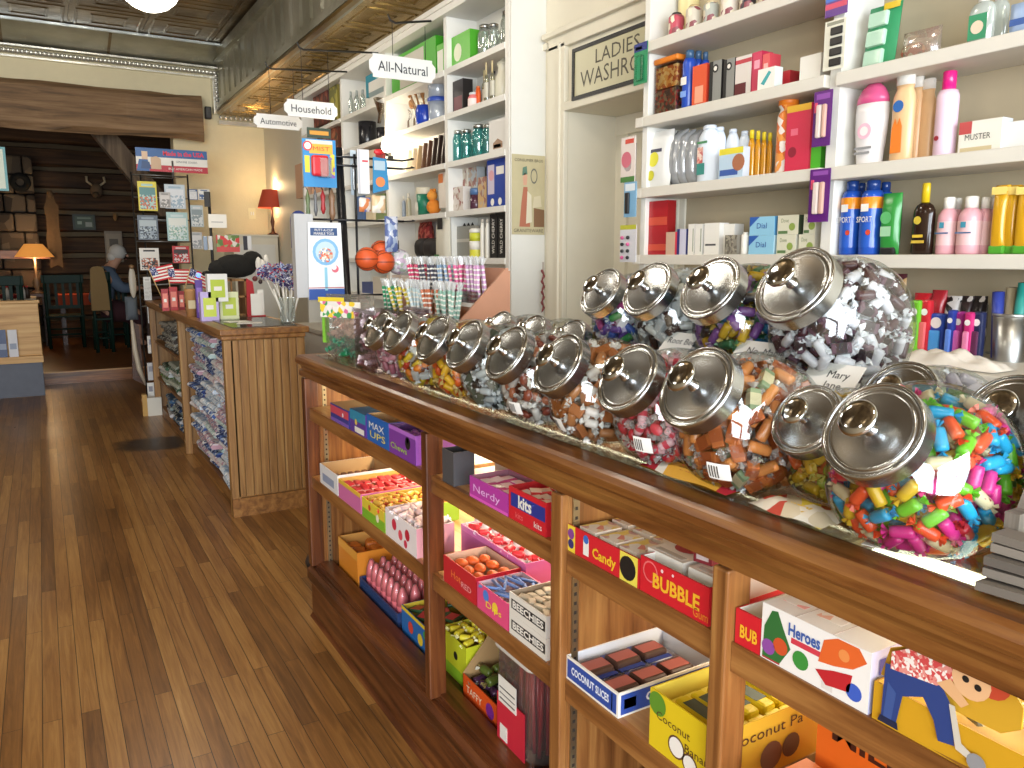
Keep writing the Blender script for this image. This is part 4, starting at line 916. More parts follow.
ct = thing('back_counter', 'cream counter under the wall shelves, behind the candy showcase', 'counter', (1.8, 1.3, 0))
up(MB().box(1.80, UX1, .3, 2.43, 0, 1.165, cream), 'cabinet', ct); up(MB().box(1.775, UX1, .3, 2.45, 1.165, 1.195, shw), 'worktop', ct, .004)
XS = 2.03
def hgt(px, ytop, X, z):
    return max(.01, onx(px, ytop, X).z - z)
def sroot(name, label, cat, x0, x1, z, dx=0., group=None):
    X = XS + dx; y, w = spot(x0, x1, X, z + .05); return thing(name, label, cat, (X, y, z), FACE_X, group), w
def rwidth(x0, x1, X, z):
    y = yat((x0 + x1) / 2, X, z); return (x1 - x0) * (X * math.sin(YAW) + y * math.cos(YAW)) / FPX
def bottle(label, x0, x1, ytop, z, body, cap, prof='flat', lab=None, lart=None, dx=0., group=None, name='bottle', capf=.14, neck=.45, y=None, w=None, h=None, cat='bottle', dep=None):
    """flat or round bottle: body, cap and label are parts"""
    if y is None:
        t, w = sroot(name, label, cat, x0, x1, z, dx, group); h = hgt((x0 + x1) / 2, ytop, XS + dx, z); w = (1.3 if name == 'glass_jar' else 1) * min(rwidth(x0, x1, XS + dx, z + .05), .14 - max(dx, 0) * .4)
    else: t = thing(name, label, cat, (XS + dx, y, z), FACE_X, group)
    r = w / 2; hb = h * (1 - capf); sy = 1. if prof in ('round', 'can') else (dep or .58)
    T = TR(0, r * sy, 0)
    if prof == 'can': p = [(r * .94, 0), (r, .004), (r, hb * .9), (r * .97, hb * .93), (r * .8, hb)]
    elif prof == 'wavy': p = [(r * .9, 0), (r, .006), (r * .93, hb * .25), (r, hb * .5), (r * .85, hb * .72), (r * .95, hb * .84), (r * neck, hb)]
    elif prof == 'taper': p = [(r * .72, 0), (r * .78, .005), (r * .96, hb * .55), (r, hb * .85), (r * .97, hb)]
    else: p = [(r * .93, 0), (r, .005), (r, hb * .78), (r * .95, hb * .86), (r * .72, hb * .95), (r * neck, hb)]
    if p[-1][0] > 0: pass
    MB().lathe(p, body, 20, T, True, True, True, 1, sy).build('bottle_body', t)
    rc = r * (.62 if prof == 'can' else max(neck, .3)); syc = sy if neck > .6 else max(sy, min(1, .8))
    MB().lathe([(rc, hb), (rc, h - .003), (rc * .85, h)] if prof != 'taper' else [(r * .98, hb), (r * .93, hb + (h - hb) * .35), (r * .7, hb + (h - hb) * .75), (r * .4, h), (r * .1, h)], cap, 16, T, True, True, True, 1, syc).build('cap', t)
    if lab or lart:
        mb = MB()
        if lab: mb.lathe([(r * 1.008, hb * .2), (r * 1.008, hb * .72)], lab, 20, T, True, False, False, 1, sy * 1.01)
        if lart: lart(mb, w, h)
        mb.build('label', t)
    t['_h'] = h; t['_w'] = w
    return t
def sbox(label, x0, x1, ytop, z, d, out, top=None, art=None, right=None, dx=0., group=None, name='carton', cat='carton', rz=0., rart=None):
    t, w = sroot(name, label, cat, x0, x1, z, dx, group); h = hgt((x0 + x1) / 2, ytop, XS + dx, z)
    if rz: t.rotation_euler.z += rz
    MB().box(-w / 2, w / 2, 0, d, 0, h, out, faces={'top': top or out, 'right': right or out}).build('box_body', t)
    if art or rart:
        mb = MB()
        if art: art(mb, w, h)
        if rart: rart(mb, d, h, RIGHT(w))
        mb.build('printed_front', t)
    return t
def pouch_mb(w, h, d, m_, top=None):
    mb = MB(); N = 8; vs = []; fs = []
    for sg in (-1, 1):
        o = len(vs)
        for j in range(N + 1):
            for i in range(N + 1):
                u, v = i / N * 2 - 1, j / N * 2 - 1
                b_ = (max(0, 1 - u ** 4) * max(0, 1 - abs(v) ** 3)) ** .6
                vs.append((u * w / 2, d / 2 + sg * (d / 2 * b_ + .0006), (v + 1) / 2 * h))
        q = [(o + j * (N + 1) + i, o + j * (N + 1) + i + 1, o + (j + 1) * (N + 1) + i + 1, o + (j + 1) * (N + 1) + i) for j in range(N) for i in range(N)]
        fs += q if sg < 0 else [tuple(reversed(f)) for f in q]
    return mb.add(vs, fs, m_, True)
def pouch(label, x0, x1, ytop, z, d, m_, art=None, dx=0., group=None, lean=0., name='pouch', cat='pouch'):
    t, w = sroot(name, label, cat, x0, x1, z, dx, group); h = hgt((x0 + x1) / 2, ytop, XS + dx, z)
    pouch_mb(w, h, d, m_).build('pouch_body', t)
    if art: mb = MB(); art(mb, w, h); o = mb.build('printed_front', t)
    if lean: t.rotation_euler = (lean, 0, FACE_X)
    return t
def hang(label, x0, x1, y0, y1, cardm, art=None, prod=None, X=1.983, name='hanging_pack', cat='hanging pack', group=None):
    xm = (x0 + x1) / 2; a = onx(xm, y0, X); b_ = onx(xm, y1, X); Y, w = spot(x0, x1, X, (a.z + b_.z) / 2); h = a.z - b_.z
    t = thing(name, label, cat, (X, Y, b_.z), FACE_X, group)
    MB().box(-w / 2, w / 2, 0, .003, 0, h, cardm).build('backing_card', t)
    if prod: prod(w, h).build('blister_product', t)
    if art: mb = MB(); art(mb, w, h); mb.build('printed_front', t)
    return t
fd = -.0015
z0, z1, z2, z3 = RZS
# ---- top shelf: tins
tins_ = [(663, 678, 12, '#b84a5a', '#2e2a28', 'small pink tin with dark lid, first on the top shelf from the washroom door'), (680, 696, 4, '#c8c0ae', '#b8a070', 'cream tin with grey script second from the door on the top shelf'),
         (698, 713, 0, '#a8aaa0', '#c8b890', 'grey green tin third from the door on the top shelf'), (715, 732, -6, '#d8cfc0', '#9a5a5a', 'cream and rose tin fourth from the door on the top shelf'),
         (735, 750, -12, '#3a3238', '#8a3a40', 'dark tin with red rim fifth from the door on the top shelf'), (753, 769, -18, '#c8b8a0', '#7a6a50', 'tan tin sixth from the door on the top shelf'), (774, 790, -26, '#d0c0a8', '#a08a60', 'pale tin seventh from the door on the top shelf')]
for (a, b_, yt, c1, c2, lab) in tins_:
    bottle(lab, a, b_, yt, z3, pm((c1, c1, '#d8ccb4', '#8a4a50', c1), 55), P(c2), 'can', dx=.0, name='tin', capf=.1, neck=.9, cat='tin')
bottle('tall cream tin standing behind the pink and cream tins on the top shelf', 670, 690, -22, z3, P('#d8c890'), P('#b89a50'), 'can', dx=.085, name='tin', cat='tin')
# ---- second shelf, bay by the door
t, w = sroot('tub', 'clear square tub with orange lid on the second shelf by the door', 'tub', 653, 676, z2, 0); h = hgt(664, 57, XS, z2)
MB().box(-w / 2, w / 2, 0, .07, 0, h * .9, clear('#f4efe8', .15, .08), None, .008).build('tub_wall', t)
MB().box(-w / 2 - .002, w / 2 + .002, -.002, .072, h * .9, h, P('#d87a22'), None, .006).build('lid', t)
MB().box(-w / 2 + .006, w / 2 - .006, .006, .064, .004, h * .45, pm(('#6a4a3a', '#8a7a60', '#a83a2a', '#4a3a34'), 90)).box(-w / 2 + .006, w / 2 - .006, .006, .064, h * .47, h * .84, pm(('#b86a2a', '#d8a050', '#a8502a', '#e0c080'), 90)).build('contents', t)
for k, (a, b_, dx, lab) in enumerate(((677, 690, 0, 'first blue spray can beside the orange lidded tub'), (688, 698, .055, 'second blue spray can, half hidden behind the first'), (697, 705, .06, 'third blue spray can, behind the orange red box'))):
    bottle(lab, a, b_, 50 + k, z2, P('#2348a8', .25), P('#3a5a7a', .3), 'can', None, (lambda mb, w, h: (mb.quad(-w * .3, w * .3, h * .42, h * .55, -.002, cwhite), mb.quad(-w * .3, w * .3, h * .22, h * .32, -.002, P('#7aa0e0')))) if k == 0 else None, dx=dx, group='blue spray cans', name='spray_can', cat='spray can')
sbox('orange red upright box leaning by the blue spray cans', 692, 706, 65, z2, .05, P('#d8542c'), None, arts(strip(P('#e8a080'), .1, .5, .2, .8)), P('#c8402a'))
for k, (a, b_) in enumerate(((709, 721), (723, 734))):
    sbox(('grey and black case with round emblem beside the orange red box', 'second grey and black case with round emblem, next to the pink boxes')[k], a, b_, 61 - 2 * k, z2, .05, P('#8a8a84'), None, arts(strip(black, 0, 1, .0, .3), dot(black, .5, .82, .1), dot(cwhite, .5, .82, .055, -.0015)), black)
sbox('white box with dark red corner beside the grey cases', 735, 751, 56, z2, .05, P('#d8d0c8'), None, arts(strip(P('#5a1a20'), 0, .35, .0, .7), strip(P('#b83a44'), .82, .92)), P('#c83a5a'))
sbox('tall pink box next to the white box with dark red corner', 752, 761, 52, z2, .05, P('#c83a5a'), None, arts(strip(P('#e8a0b0'), .6, .8, .2, .8)), P('#b82a4a'))
sbox('coral pink box at the end of the upright boxes on the second shelf', 762, 769, 54, z2, .05, P('#d85a5a'), None, arts(strip(P('#e8b0a8'), .6, .75, .2, .8)), P('#c84450'))
sbox('small white box with teal ribbon in front of the coral box', 758, 775, 68, z2, .035, cwhite, None, arts(lambda mb, w, h: mb.add([(-w * .3, -.001, h * .3), (-w * .1, -.001, h * .2), (w * .3, -.001, h * .75), (w * .15, -.001, h * .85)], [(0, 1, 2, 3)], P('#3aa0a0'))), P('#d8e0dc'), dx=-.03)
sbox('flat red box lying on the second shelf', 772, 790, 72, z2, .06, P('#b83038'), None, None, P('#a02830'), dx=.03)
sbox('plain white box at the end of the second shelf by the upright', 800, 821, 55, z2, .05, cwhite, None, None, P('#d0ccc4'), dx=.0)
hang('green toothbrush pack hanging on the shelf end by the washroom sign', 634, 647, 43, 84, P('#2f8a5a'), arts(strip(P('#28347a'), .8, 1), strip(P('#8ad0b0'), .1, .7, .12, .5), strip(cwhite, .84, .92, .1, .6)), lambda w, h: MB().box(-w * .3, w * .3, -.014, 0, h * .08, h * .7, clear('#c8f0e0', .2, .08, .25, '#3aa070'), None, .006))
hang('white card of four dark square blister packs on the upright between bays', 824, 845, 20, 69, P('#dcdac8'), arts(strip(P('#8a8a78'), .9, .97, .1, .9)), lambda w, h: (lambda mb: [mb.box(-w * .18, w * .38, -.006, 0, h * (.06 + .21 * k), h * (.22 + .21 * k), black, None, .003) for k in range(4)] and mb)(MB()))
hang('purple and blue pack hanging above the dark square card on the upright', 826, 848, -22, 15, P('#5a2a80'), arts(strip(P('#3a6ac0'), .4, .7), strip(P('#c83a5a'), .2, .35)))
# ---- second shelf, far from the door
pouch('green blister card of white packs leaning on the second shelf', 861, 893, 3, z2 - .003, .02, P('#2f8a5a'), arts(lambda mb, w, h: [mb.box(-w * .38, w * .2, -.012, .004, h * a, h * b_, P('#b8d8c0', .3), None, .004) for a, b_ in ((.06, .3), (.36, .6), (.66, .88))], strip(P('#d8b82a'), .9, 1, .5, 1)), name='blister_card', cat='blister card', dx=.02, lean=-.12)
pouch('clear bag of orange and brown sponges on the second shelf', 898, 936, 28, z2 - .003, .05, clear('#f4ece4', .2, .15, .25, '#e0d0c0'), name='clear_bag', cat='bag', dx=.03)
place(un, 'bath_sponge', MB().ball((0, 0, 0), .02, pm(('#b86a4a', '#d8a070', '#8a5a3a'), 90), 10, 1.4, .8, .9), [], '') if False else None
bb = thing('bath_sponge', 'speckled orange bath sponge inside the clear bag on the second shelf', 'sponge', (2.085, spot(900, 925, 2.085, z2)[0], z2), FACE_X)
MB().ball((0, 0, .028), .028, pm(('#b8583a', '#d8a070', '#c8c0a0', '#8a5a3a'), 80), 12, 1.25, .75, .95).build('sponge', bb)
bottle('clear shampoo bottle with green label on the second shelf', 966, 990, -6, z2 - .003, clear('#e8f0ec', .2, .05, .5, '#dfe8e2'), cwhite, 'flat', None, lambda mb, w, h: (mb.quad(-w * .36, w * .36, h * .1, h * .6, -.002, P('#2f8a60')), mb.disc(0, h * .34, w * .25, -.003, P('#d8c8b0'))), neck=.4)
bottle('second clear shampoo bottle standing behind the green labelled one', 984, 1004, -8, z2 - .003, clear('#e8f0ec', .2, .05, .5, '#dfe8e2'), cwhite, 'flat', dx=.06, neck=.4)
pouch('blue and white pack at the end of the second shelf', 1007, 1040, 0, z2 - .003, .03, P('#9ab0d0', .3), arts(strip(P('#3a5a9a'), .3, .5, .1, .9)))
# ---- third shelf by the door
pw = P('#e0e0dc', .3)
pouch('white pouch with yellow fruit logo, first on the third shelf by the door', 641, 667, 130, z1, .03, pw, arts(dot(P('#d8d23a'), .42, .5, .13), dot(P('#c8c22a'), .36, .22, .09), strip(P('#4a4a5a'), .62, .68, .25, .7)), dx=-.01, lean=-.08)
for k, (a, b_) in enumerate(((664, 676), (673, 683), (681, 692))):
    pouch(('second pouch, clear and silvery, beside the yellow logo pouch', 'third pouch, clear and silvery, in the middle of the silvery pouches', 'fourth pouch, clear and silvery, next to the white powder bottles')[k], a, b_, 128, z1, .09, clear('#eef0f2', .35, .12, .5, '#c8ccd0'), lean=-.06)
pwd = mt('#dde6f0', .35, var=.02)
for k, (a, b_, dx, yt) in enumerate(((690, 716, 0, 125), (708, 723, .03, 127), (721, 736, .04, 129), (734, 747, .05, 131))):
    bottle(('white powder bottle with small printed label, first of its row', 'second white powder bottle, just behind the labelled one', 'third white powder bottle, above the blue and yellow carton', 'last white powder bottle, next to the amber bottles')[k], a, b_, yt, z1, pwd, pwd, 'flat', None, (lambda mb, w, h: (mb.quad(-w * .3, w * .1, h * .14, h * .34, -.002, P('#3a8a80')), mb.quad(-w * .3, w * .0, h * .34, h * .62, -.002, pm(('#d8a090', '#c85a5a', '#e8d0c0'), 120)), mb.quad(-w * .32, w * .2, h * .68, h * .72, -.002, P('#4a8a5a')))) if k == 0 else None, dx=dx, capf=.07, neck=.55, group='white powder bottles')
sbox('small blue and yellow carton in front of the white powder bottles', 719, 743, 148, z1, .03, P('#b8cede'), None, arts(strip(P('#e0d23a'), .8, 1), strip(P('#3a5aa0'), .1, .3, .05, .8), dot(P('#a86a4a'), .82, .5, .28)), P('#c8d0d8'), dx=-.028)
for k, (a, b_) in enumerate(((745, 753), (752, 759), (758, 765), (764, 771))):
    bottle('%s slim amber bottle with yellow cap on the third shelf' % ('first', 'second', 'third', 'fourth')[k], a, b_, 130 + k, z1, mt('#c88a12', .12, spec=.7), P('#d8c01e'), 'wavy', dx=.01 + .012 * k, capf=.18, neck=.6, group='amber bottles')
bottle('clear tub of orange swabs with orange lid on the third shelf', 769, 789, 98, z1, pm(('#d87a2a', '#e89a4a', '#e8e0d8', '#d86a22'), 45), P('#e07a1e'), 'round', capf=.1, neck=.95, name='tub', cat='tub')
sbox('tall raspberry red box with yellow top on the third shelf', 785, 809, 105, z1, .05, P('#c82a48'), P('#d8a030'), arts(strip(P('#d8a82c'), .9, 1), dot(P('#8a1a30'), .3, .3, .08), strip(P('#e06a80'), .55, .65, .2, .5)), P('#b01e3a'), dx=-.008)
sbox('low bright green box beside the raspberry red box', 811, 821, 147, z1, .04, P('#4ab028'), None, None, P('#3a9a20'))
pu = P('#5a1a72', .3)
def lip(w, h): return MB().box(-w * .22, w * .05, -.012, 0, h * .15, h * .75, P('#d8c8c0'), None, .004).box(w * .1, w * .3, -.012, 0, h * .15, h * .75, P('#c8a090'), None, .004).box(-w * .4, -w * .28, -.004, 0, h * .62, h * .8, P('#d84a6a'))
hang('upper purple blister pack hanging on the upright', 813, 831, 91, 146, pu, arts(strip(P('#8a4aa0'), .85, .95, .15, .9)), lip)
hang('lower purple blister pack with a lipstick hanging on the upright', 809, 829, 169, 222, pu, arts(strip(P('#8a4aa0'), .88, .96, .15, .9)), lip)
# ---- third shelf, far bay
bottle('white lotion bottle with pink cap on the third shelf', 847, 881, 84, z1 - .003, P('#e6e2e0', .25), P('#d85a8a', .25), 'taper', None, lambda mb, w, h: (mb.disc(0, h * .42, w * .22, -.003, P('#e8b8c8')), mb.disc(0, h * .42, w * .13, -.004, P('#e6e2e0')), mb.quad(-w * .3, w * .2, h * .14, h * .17, -.0015, P('#8a8a8a')), mb.quad(-w * .3, w * .25, h * .2, h * .23, -.0015, P('#8a8a8a'))), capf=.24, neck=.62)
for k, (a, b_, dx, yt) in enumerate(((886, 909, 0, 74), (903, 918, .045, 77), (914, 930, .05, 79))):
    bottle(('peach lotion bottle with round blue logo and orange flame label', 'second peach lotion bottle, half hidden behind the labelled one', 'third peach lotion bottle, beside the pink spray can')[k], a, b_, yt, z1 - .003, P('#e0b888', .3), cwhite, 'flat', None, (lambda mb, w, h: (mb.disc(-w * .05, h * .63, w * .24, -.003, P('#1f5fa8')), mb.add([(-w * .3, -.003, h * .1), (w * .2, -.003, h * .1), (w * .18, -.003, h * .4), (w * .05, -.003, h * .5), (-w * .05, -.003, h * .42), (-w * .15, -.003, h * .5), (-w * .28, -.003, h * .38)], [tuple(range(7))], P('#e07a22')))) if k == 0 else None, dx=dx, capf=.13, neck=.8, group='peach lotion bottles')
bottle('pale pink spray can with magenta cap on the third shelf', 929, 949, 71, z1 - .003, P('#dcc0d0', .25), P('#d8207a', .25), 'can', None, lambda mb, w, h: mb.disc(-w * .1, h * .22, w * .12, -.003, P('#8a1a2a')), name='spray_can', cat='spray can', capf=.22)
sbox('white medicine carton with red corner on the third shelf', 959, 1002, 120, z1 - .003, .045, P('#e0dcd0'), None, arts(strip(P('#b84a4a'), .62, 1, .0, .3), word('MUSTER', .26, P('#4a4a44'), .45, .5, .6), strip(P('#c8b890'), .05, .2, .05, .8)), P('#d0d4da'), dx=.01)
sbox('second white medicine carton standing behind the one with red corner', 1004, 1030, 121, z1 - .003, .045, P('#e0e0dc'), None, None, P('#d0d4da'), dx=.02)
# ---- bottom shelf by the door
sbox('tall glossy red gift box on the lowest shelf by the door', 646, 667, 201, z0, .04, mt('#a81e24', .25, var=.05), None, arts(strip(P('#c84a34'), .55, .7, .02, .98), strip(P('#c84a34'), .08, .2, .02, .98)), mt('#8a1418', .3))
sbox('small tan and red carton in front of the glossy red box', 666, 675, 232, z0, .03, P('#c8a890'), None, None, P('#b83038'), dx=-.01)
sbox('small navy and white carton beside the small tan carton', 677, 686, 229, z0, .03, P('#c8c8d8'), None, arts(strip(P('#2a3470'), 0, 1, 0, .3)), P('#2a3470'))
for k, (a, b_, yt) in enumerate(((688, 694, 224), (695, 702, 224), (704, 719, 223), (720, 734, 224))):
    sbox(('slim white carton, first of the white cartons on the lowest shelf', 'second slim white carton on the lowest shelf', 'wide white carton with grey print on the lowest shelf', 'last white carton, behind the small grey box')[k], a, b_, yt, z0, .045, cwhite, None, arts(strip(P('#9aa08a'), .1, .85, .75, .9)) if k < 2 else (arts(strip(P('#4a4a4a'), .28, .34, .1, .8)) if k == 2 else None), P('#d4d2cc'), dx=.02 * (k == 3))
sbox('small dark grey box with rose print on the lowest shelf', 725, 737, 235, z0, .03, pm(('#8a8478', '#6a6458', '#a09a88'), 120), None, None, P('#7a7468'), dx=-.012)
bottle('small white cylinder jar beside the small dark grey box', 738, 747, 232, z0, cwhite, cwhite, 'can', name='jar', cat='jar', capf=.1, neck=.9)
def soap(label, a, b_, yb, yt, c1, c2, stack=0, dx=0., gr=None):
    t, w = sroot('soap_carton', label, 'soap carton', a, b_, z0 + stack, dx, gr); h = .06
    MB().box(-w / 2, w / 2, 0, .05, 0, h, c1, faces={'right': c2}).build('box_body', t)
    mb = MB()
    if c1 == sblue: mb.add([(-w * .5, LF, h), (-w * .5, LF, h * .45), (-w * .1, LF, h)], [(0, 1, 2)], P('#2a5aa8')).text('Dial', h * .42, P('#1f4a9a'), TR(0, LF * 2, h * .5), w * .4)
    else: mb.text('Dove', h * .3, P('#6a7a4a'), TR(-w * .15, LF, h * .72), w * .35).disc(w * .2, h * .4, h * .2, LF, P('#8aa04a')).quad(-w * .45, w * .0, h * .05, h * .2, LF, P('#5a7a4a'))
    mb.build('printed_front', t)
sblue = P('#8ec4de'); sgreen = P('#d4d2bc')
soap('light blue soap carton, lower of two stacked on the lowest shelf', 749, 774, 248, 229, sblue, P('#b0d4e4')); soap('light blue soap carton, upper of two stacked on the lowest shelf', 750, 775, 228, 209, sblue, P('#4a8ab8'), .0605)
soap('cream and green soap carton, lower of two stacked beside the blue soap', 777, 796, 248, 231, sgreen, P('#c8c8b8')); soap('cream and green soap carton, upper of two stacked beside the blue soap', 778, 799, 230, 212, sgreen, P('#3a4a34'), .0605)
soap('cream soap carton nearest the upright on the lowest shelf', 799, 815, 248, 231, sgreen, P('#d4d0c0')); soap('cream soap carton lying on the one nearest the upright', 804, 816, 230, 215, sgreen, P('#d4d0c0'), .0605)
hang('white patterned puff pack hanging on the shelf end beside the third shelf', 621, 635, 137, 182, P('#d8ccc4'), arts(dot(P('#c86a7a'), .4, .5, .18), strip(P('#4a7a3a'), 0, .12), strip(P('#c84a3a'), .85, .95, .3, .9)), lambda w, h: pouch_mb(w * .9, h * .85, .02, clear('#f8f0f0', .3, .1, .4, '#e8dcd8')), X=1.985)
hang('blue pack with dark razor hanging on the shelf end', 624, 636, 182, 217, P('#7aa8c8'), arts(strip(P('#d8e0e4'), .75, .95, .1, .9)), lambda w, h: MB().box(-w * .3, w * .0, -.01, 0, h * .1, h * .7, black, None, .003), X=1.985)
hang('card of dark beaded hair ties hanging at the bottom of the shelf end', 620, 636, 225, 262, P('#d0d0d4'), arts(strip(P('#b8b83a'), .88, 1)), lambda w, h: (lambda mb: [mb.ball((x_ * w, -.006, h * z_), .0075, black if (k + j) % 3 else P('#c85a8a'), 8) for k, x_ in enumerate((-.3, .05)) for j, z_ in enumerate((.12, .3, .48, .66))] and mb)(MB()), X=1.985)
# ---- bottom shelf, far bay
sb = P('#1f4fae', .2); or_ = P('#e08a1e', .25)
for k, (a, b_, dx, yt, lab) in enumerate(((834, 853, 0, 181, 'blue sport sunscreen can, first of four by the upright'), (853, 874, -.005, 180, 'blue sport sunscreen can, second of the front pair'), (846, 860, .07, 183, 'blue sunscreen can standing behind the front pair'), (871, 885, .05, 182, 'blue sunscreen can behind the green tube'))):
    bottle(lab, a, b_, yt, z0 - .003, sb, P('#1a3a7a', .2), 'can', None, (lambda mb, w, h: (mb.lathe([(w * .5 + .0008, h * .1), (w * .5 + .0008, h * .63)], P('#2456b4', .2), 20, TR(0, w / 2, 0), True, False, False), mb.lathe([(w * .5 + .0012, h * .62), (w * .5 + .0012, h * .76), (w * .46, h * .80)], or_, 20, TR(0, w / 2, 0), True, False, False), mb.text('SPORT', h * .11, cwhite, TR(0, -.003, h * .47), w * .8), mb.disc(w * .22, h * .3, w * .13, -.0006, P('#d84a2a')), mb.quad(-w * .2, w * .2, h * .58, h * .68, -.003, cwhite))), name='spray_can', cat='spray can', group='blue sunscreen cans', dx=dx)
t = pouch('green aloe tube with flat crimped top standing on the lowest shelf', 877, 896, 193, z0 - .003, .035, P('#2f8a3a', .25), arts(dot(P('#5ab06a'), .4, .6, .1), strip(P('#9ac8a0'), .3, .46, .15, .7)), name='tube', cat='tube')
MB().box(-.022, .022, .004, .03, 0, .022, black, None, .005).build('cap', t)
bottle('dark brown tanning bottle with yellow pump cap on the lowest shelf', 908, 930, 183, z0 - .003, mt('#2a1a12', .15), P('#d8b81e', .3), 'flat', None, lambda mb, w, h: (mb.disc(-w * .1, h * .48, w * .18, -.003, P('#c8b03a')), mb.quad(-w * .34, w * .28, h * .16, h * .2, -.002, P('#c8a83a')), mb.quad(-w * .3, w * .2, h * .24, h * .28, -.002, P('#d8b83a'))), capf=.27, neck=.36)
pk = P('#d8a0a8', .25)
for k, (a, b_, dx, yt, lab) in enumerate(((932, 951, 0, 197, 'pink medicine bottle with white cap, first of the front pair'), (952, 974, -.005, 196, 'pink medicine bottle with white cap, second of the front pair'), (946, 958, .055, 198, 'pink medicine bottle peeking between the front pair'), (972, 986, .03, 197, 'pink medicine bottle beside the yellow tubes'), (983, 993, .07, 198, 'pink medicine bottle farthest back, by the yellow tubes'))):
    bottle(lab, a, b_, yt, z0 - .003, pk, cwhite, 'round', P('#dcb4b4'), (lambda mb, w, h: (mb.quad(-w * .12, w * .12, h * .46, h * .56, -.003, P('#3a8aa0')), mb.quad(-w * .36, w * .36, h * .36, h * .385, -.0015, P('#4a6a90')))) if k < 2 else None, dx=dx, capf=.2, neck=.55, group='pink medicine bottles')
for k, (a, b_, dx) in enumerate(((988, 1003, 0), (1001, 1014, .01), (1012, 1028, .0))):
    t = pouch('%s golden tube with green cap at the end of the lowest shelf' % ('first', 'second', 'third')[k], a, b_, 185, z0 - .003, .035, mt('#c8961a', .2, var=.1), arts(strip(P('#e8cc70'), .86, .97)), name='tube', cat='tube', dx=dx, group='golden tubes')
    MB().box(-.019, .019, .004, .03, 0, .022, P('#4a9a2a'), None, .005).build('cap', t)
# ---- on the back counter
ZK = 1.195; XK = 2.06
def kroot(name, label, cat, x0, x1, z=ZK, X=XK, group=None):
    y, w = spot(x0, x1, X, z + .05); return thing(name, label, cat, (X, y, z), FACE_X, group), w
for k, yb in enumerate((0, .034, .068)):
    t, w = kroot('candy_box', '%s of three stacked orange red candy boxes on the back counter' % ('lowest', 'middle', 'topmost')[k], 'candy box', 887, 904, ZK + yb, group='stacked orange red boxes')
    MB().box(-w / 2, w / 2, 0, .05, 0, .033, P('#d8442a')).quad(-w * .35, w * .35, .01, .022, LF, P('#e8a040')).build('box_body', t)
pt = [(905, 918, 300, '#6ab02a', '#b0d84a', 'lime green dispenser pack beside the stacked orange boxes'), (917, 928, 300, '#c02430', '#e06a6a', 'red dispenser pack on the back counter'), (926, 944, 314, '#2a4aa8', '#4a9ae0', 'blue dispenser pack with red figure on the back counter'),
      (944, 953, 310, '#283a90', '#5a80d0', 'navy dispenser pack in the middle of the row'), (951, 962, 312, '#a82a8a', '#d86ab8', 'magenta dispenser pack on the back counter'), (961, 971, 312, '#c02a70', '#e080a8', 'rose dispenser pack beside the magenta one'), (969, 981, 312, '#22284a', '#5a2a4a', 'dark dispenser pack at the end of the row')]
for k, (a, b_, yt, c1, c2, lab) in enumerate(pt):
    t, w = kroot('sweet_dispenser', lab, 'sweet dispenser', a, b_, X=2.0 + .012 * k % .03, group=None); h = onx((a + b_) / 2, yt, 2.0).z - ZK
    MB().box(-w * .42, w * .42, 0, .025, 0, h, P(c1, .3), None, .006).build('pack', t); MB().box(-w * .3, w * .3, -.008, 0, h * .1, h * .6, P(c2, .3), None, .004).build('blister', t)
    MB().disc(0, h * .78, w * .3, -.001, P('#e8e4e0')).build('header_print', t)
ph = [(908, 925, 293, '#c8202c', 'red bag of sweets standing behind the lime dispenser pack'), (925, 940, 290, '#b02430', 'red and white bag of sweets behind the blue dispenser pack'), (940, 955, 296, '#e0dcd8', 'white bag with black spots behind the dispenser packs'), (955, 968, 296, '#3a2a2c', 'black and white bag behind the magenta dispenser pack'), (967, 980, 296, '#2a2426', 'dark bag at the end behind the dispenser packs')]
for k, (a, b_, yt, c1, lab) in enumerate(ph):
    t, w = kroot('sweet_bag', lab, 'sweet bag', a, b_, X=2.10); h = onx((a + b_) / 2, yt, 2.10).z - ZK
    pouch_mb(w, h, .04, P(c1, .25) if k < 2 else pm((c1, '#e8e4e0', '#1c1a1a', c1), 60, .3)).build('pouch_body', t)
t, w = kroot('sweet_bag', 'maroon and gold pack leaning at the back beside the largest riser jar', 'sweet bag', 880, 900, X=2.13); pouch_mb(w, .21, .03, pm(('#5a2430', '#8a6a3a', '#2a2a3a', '#c8a060'), 40, .3)).build('pouch_body', t)
t, w = kroot('bucket', 'small galvanised bucket holding rolled papers on the back counter', 'bucket', 983, 1019, X=2.03); h = .115; zc = metal('#b8bab8', .35)
T_ = TR(0, w / 2, 0); MB().lathe([(w * .40, 0), (w * .40, .003), (w * .49, h), (w * .5, h), (w * .415, .0)], zc, 24, T_, True, True, False).build('bucket_wall', t)
MB().lathe([(w * .492, h - .004), (w * .515, h - .002), (w * .515, h + .003), (w * .492, h + .004)], zc, 24, T_, True, False, False).build('rim', t)
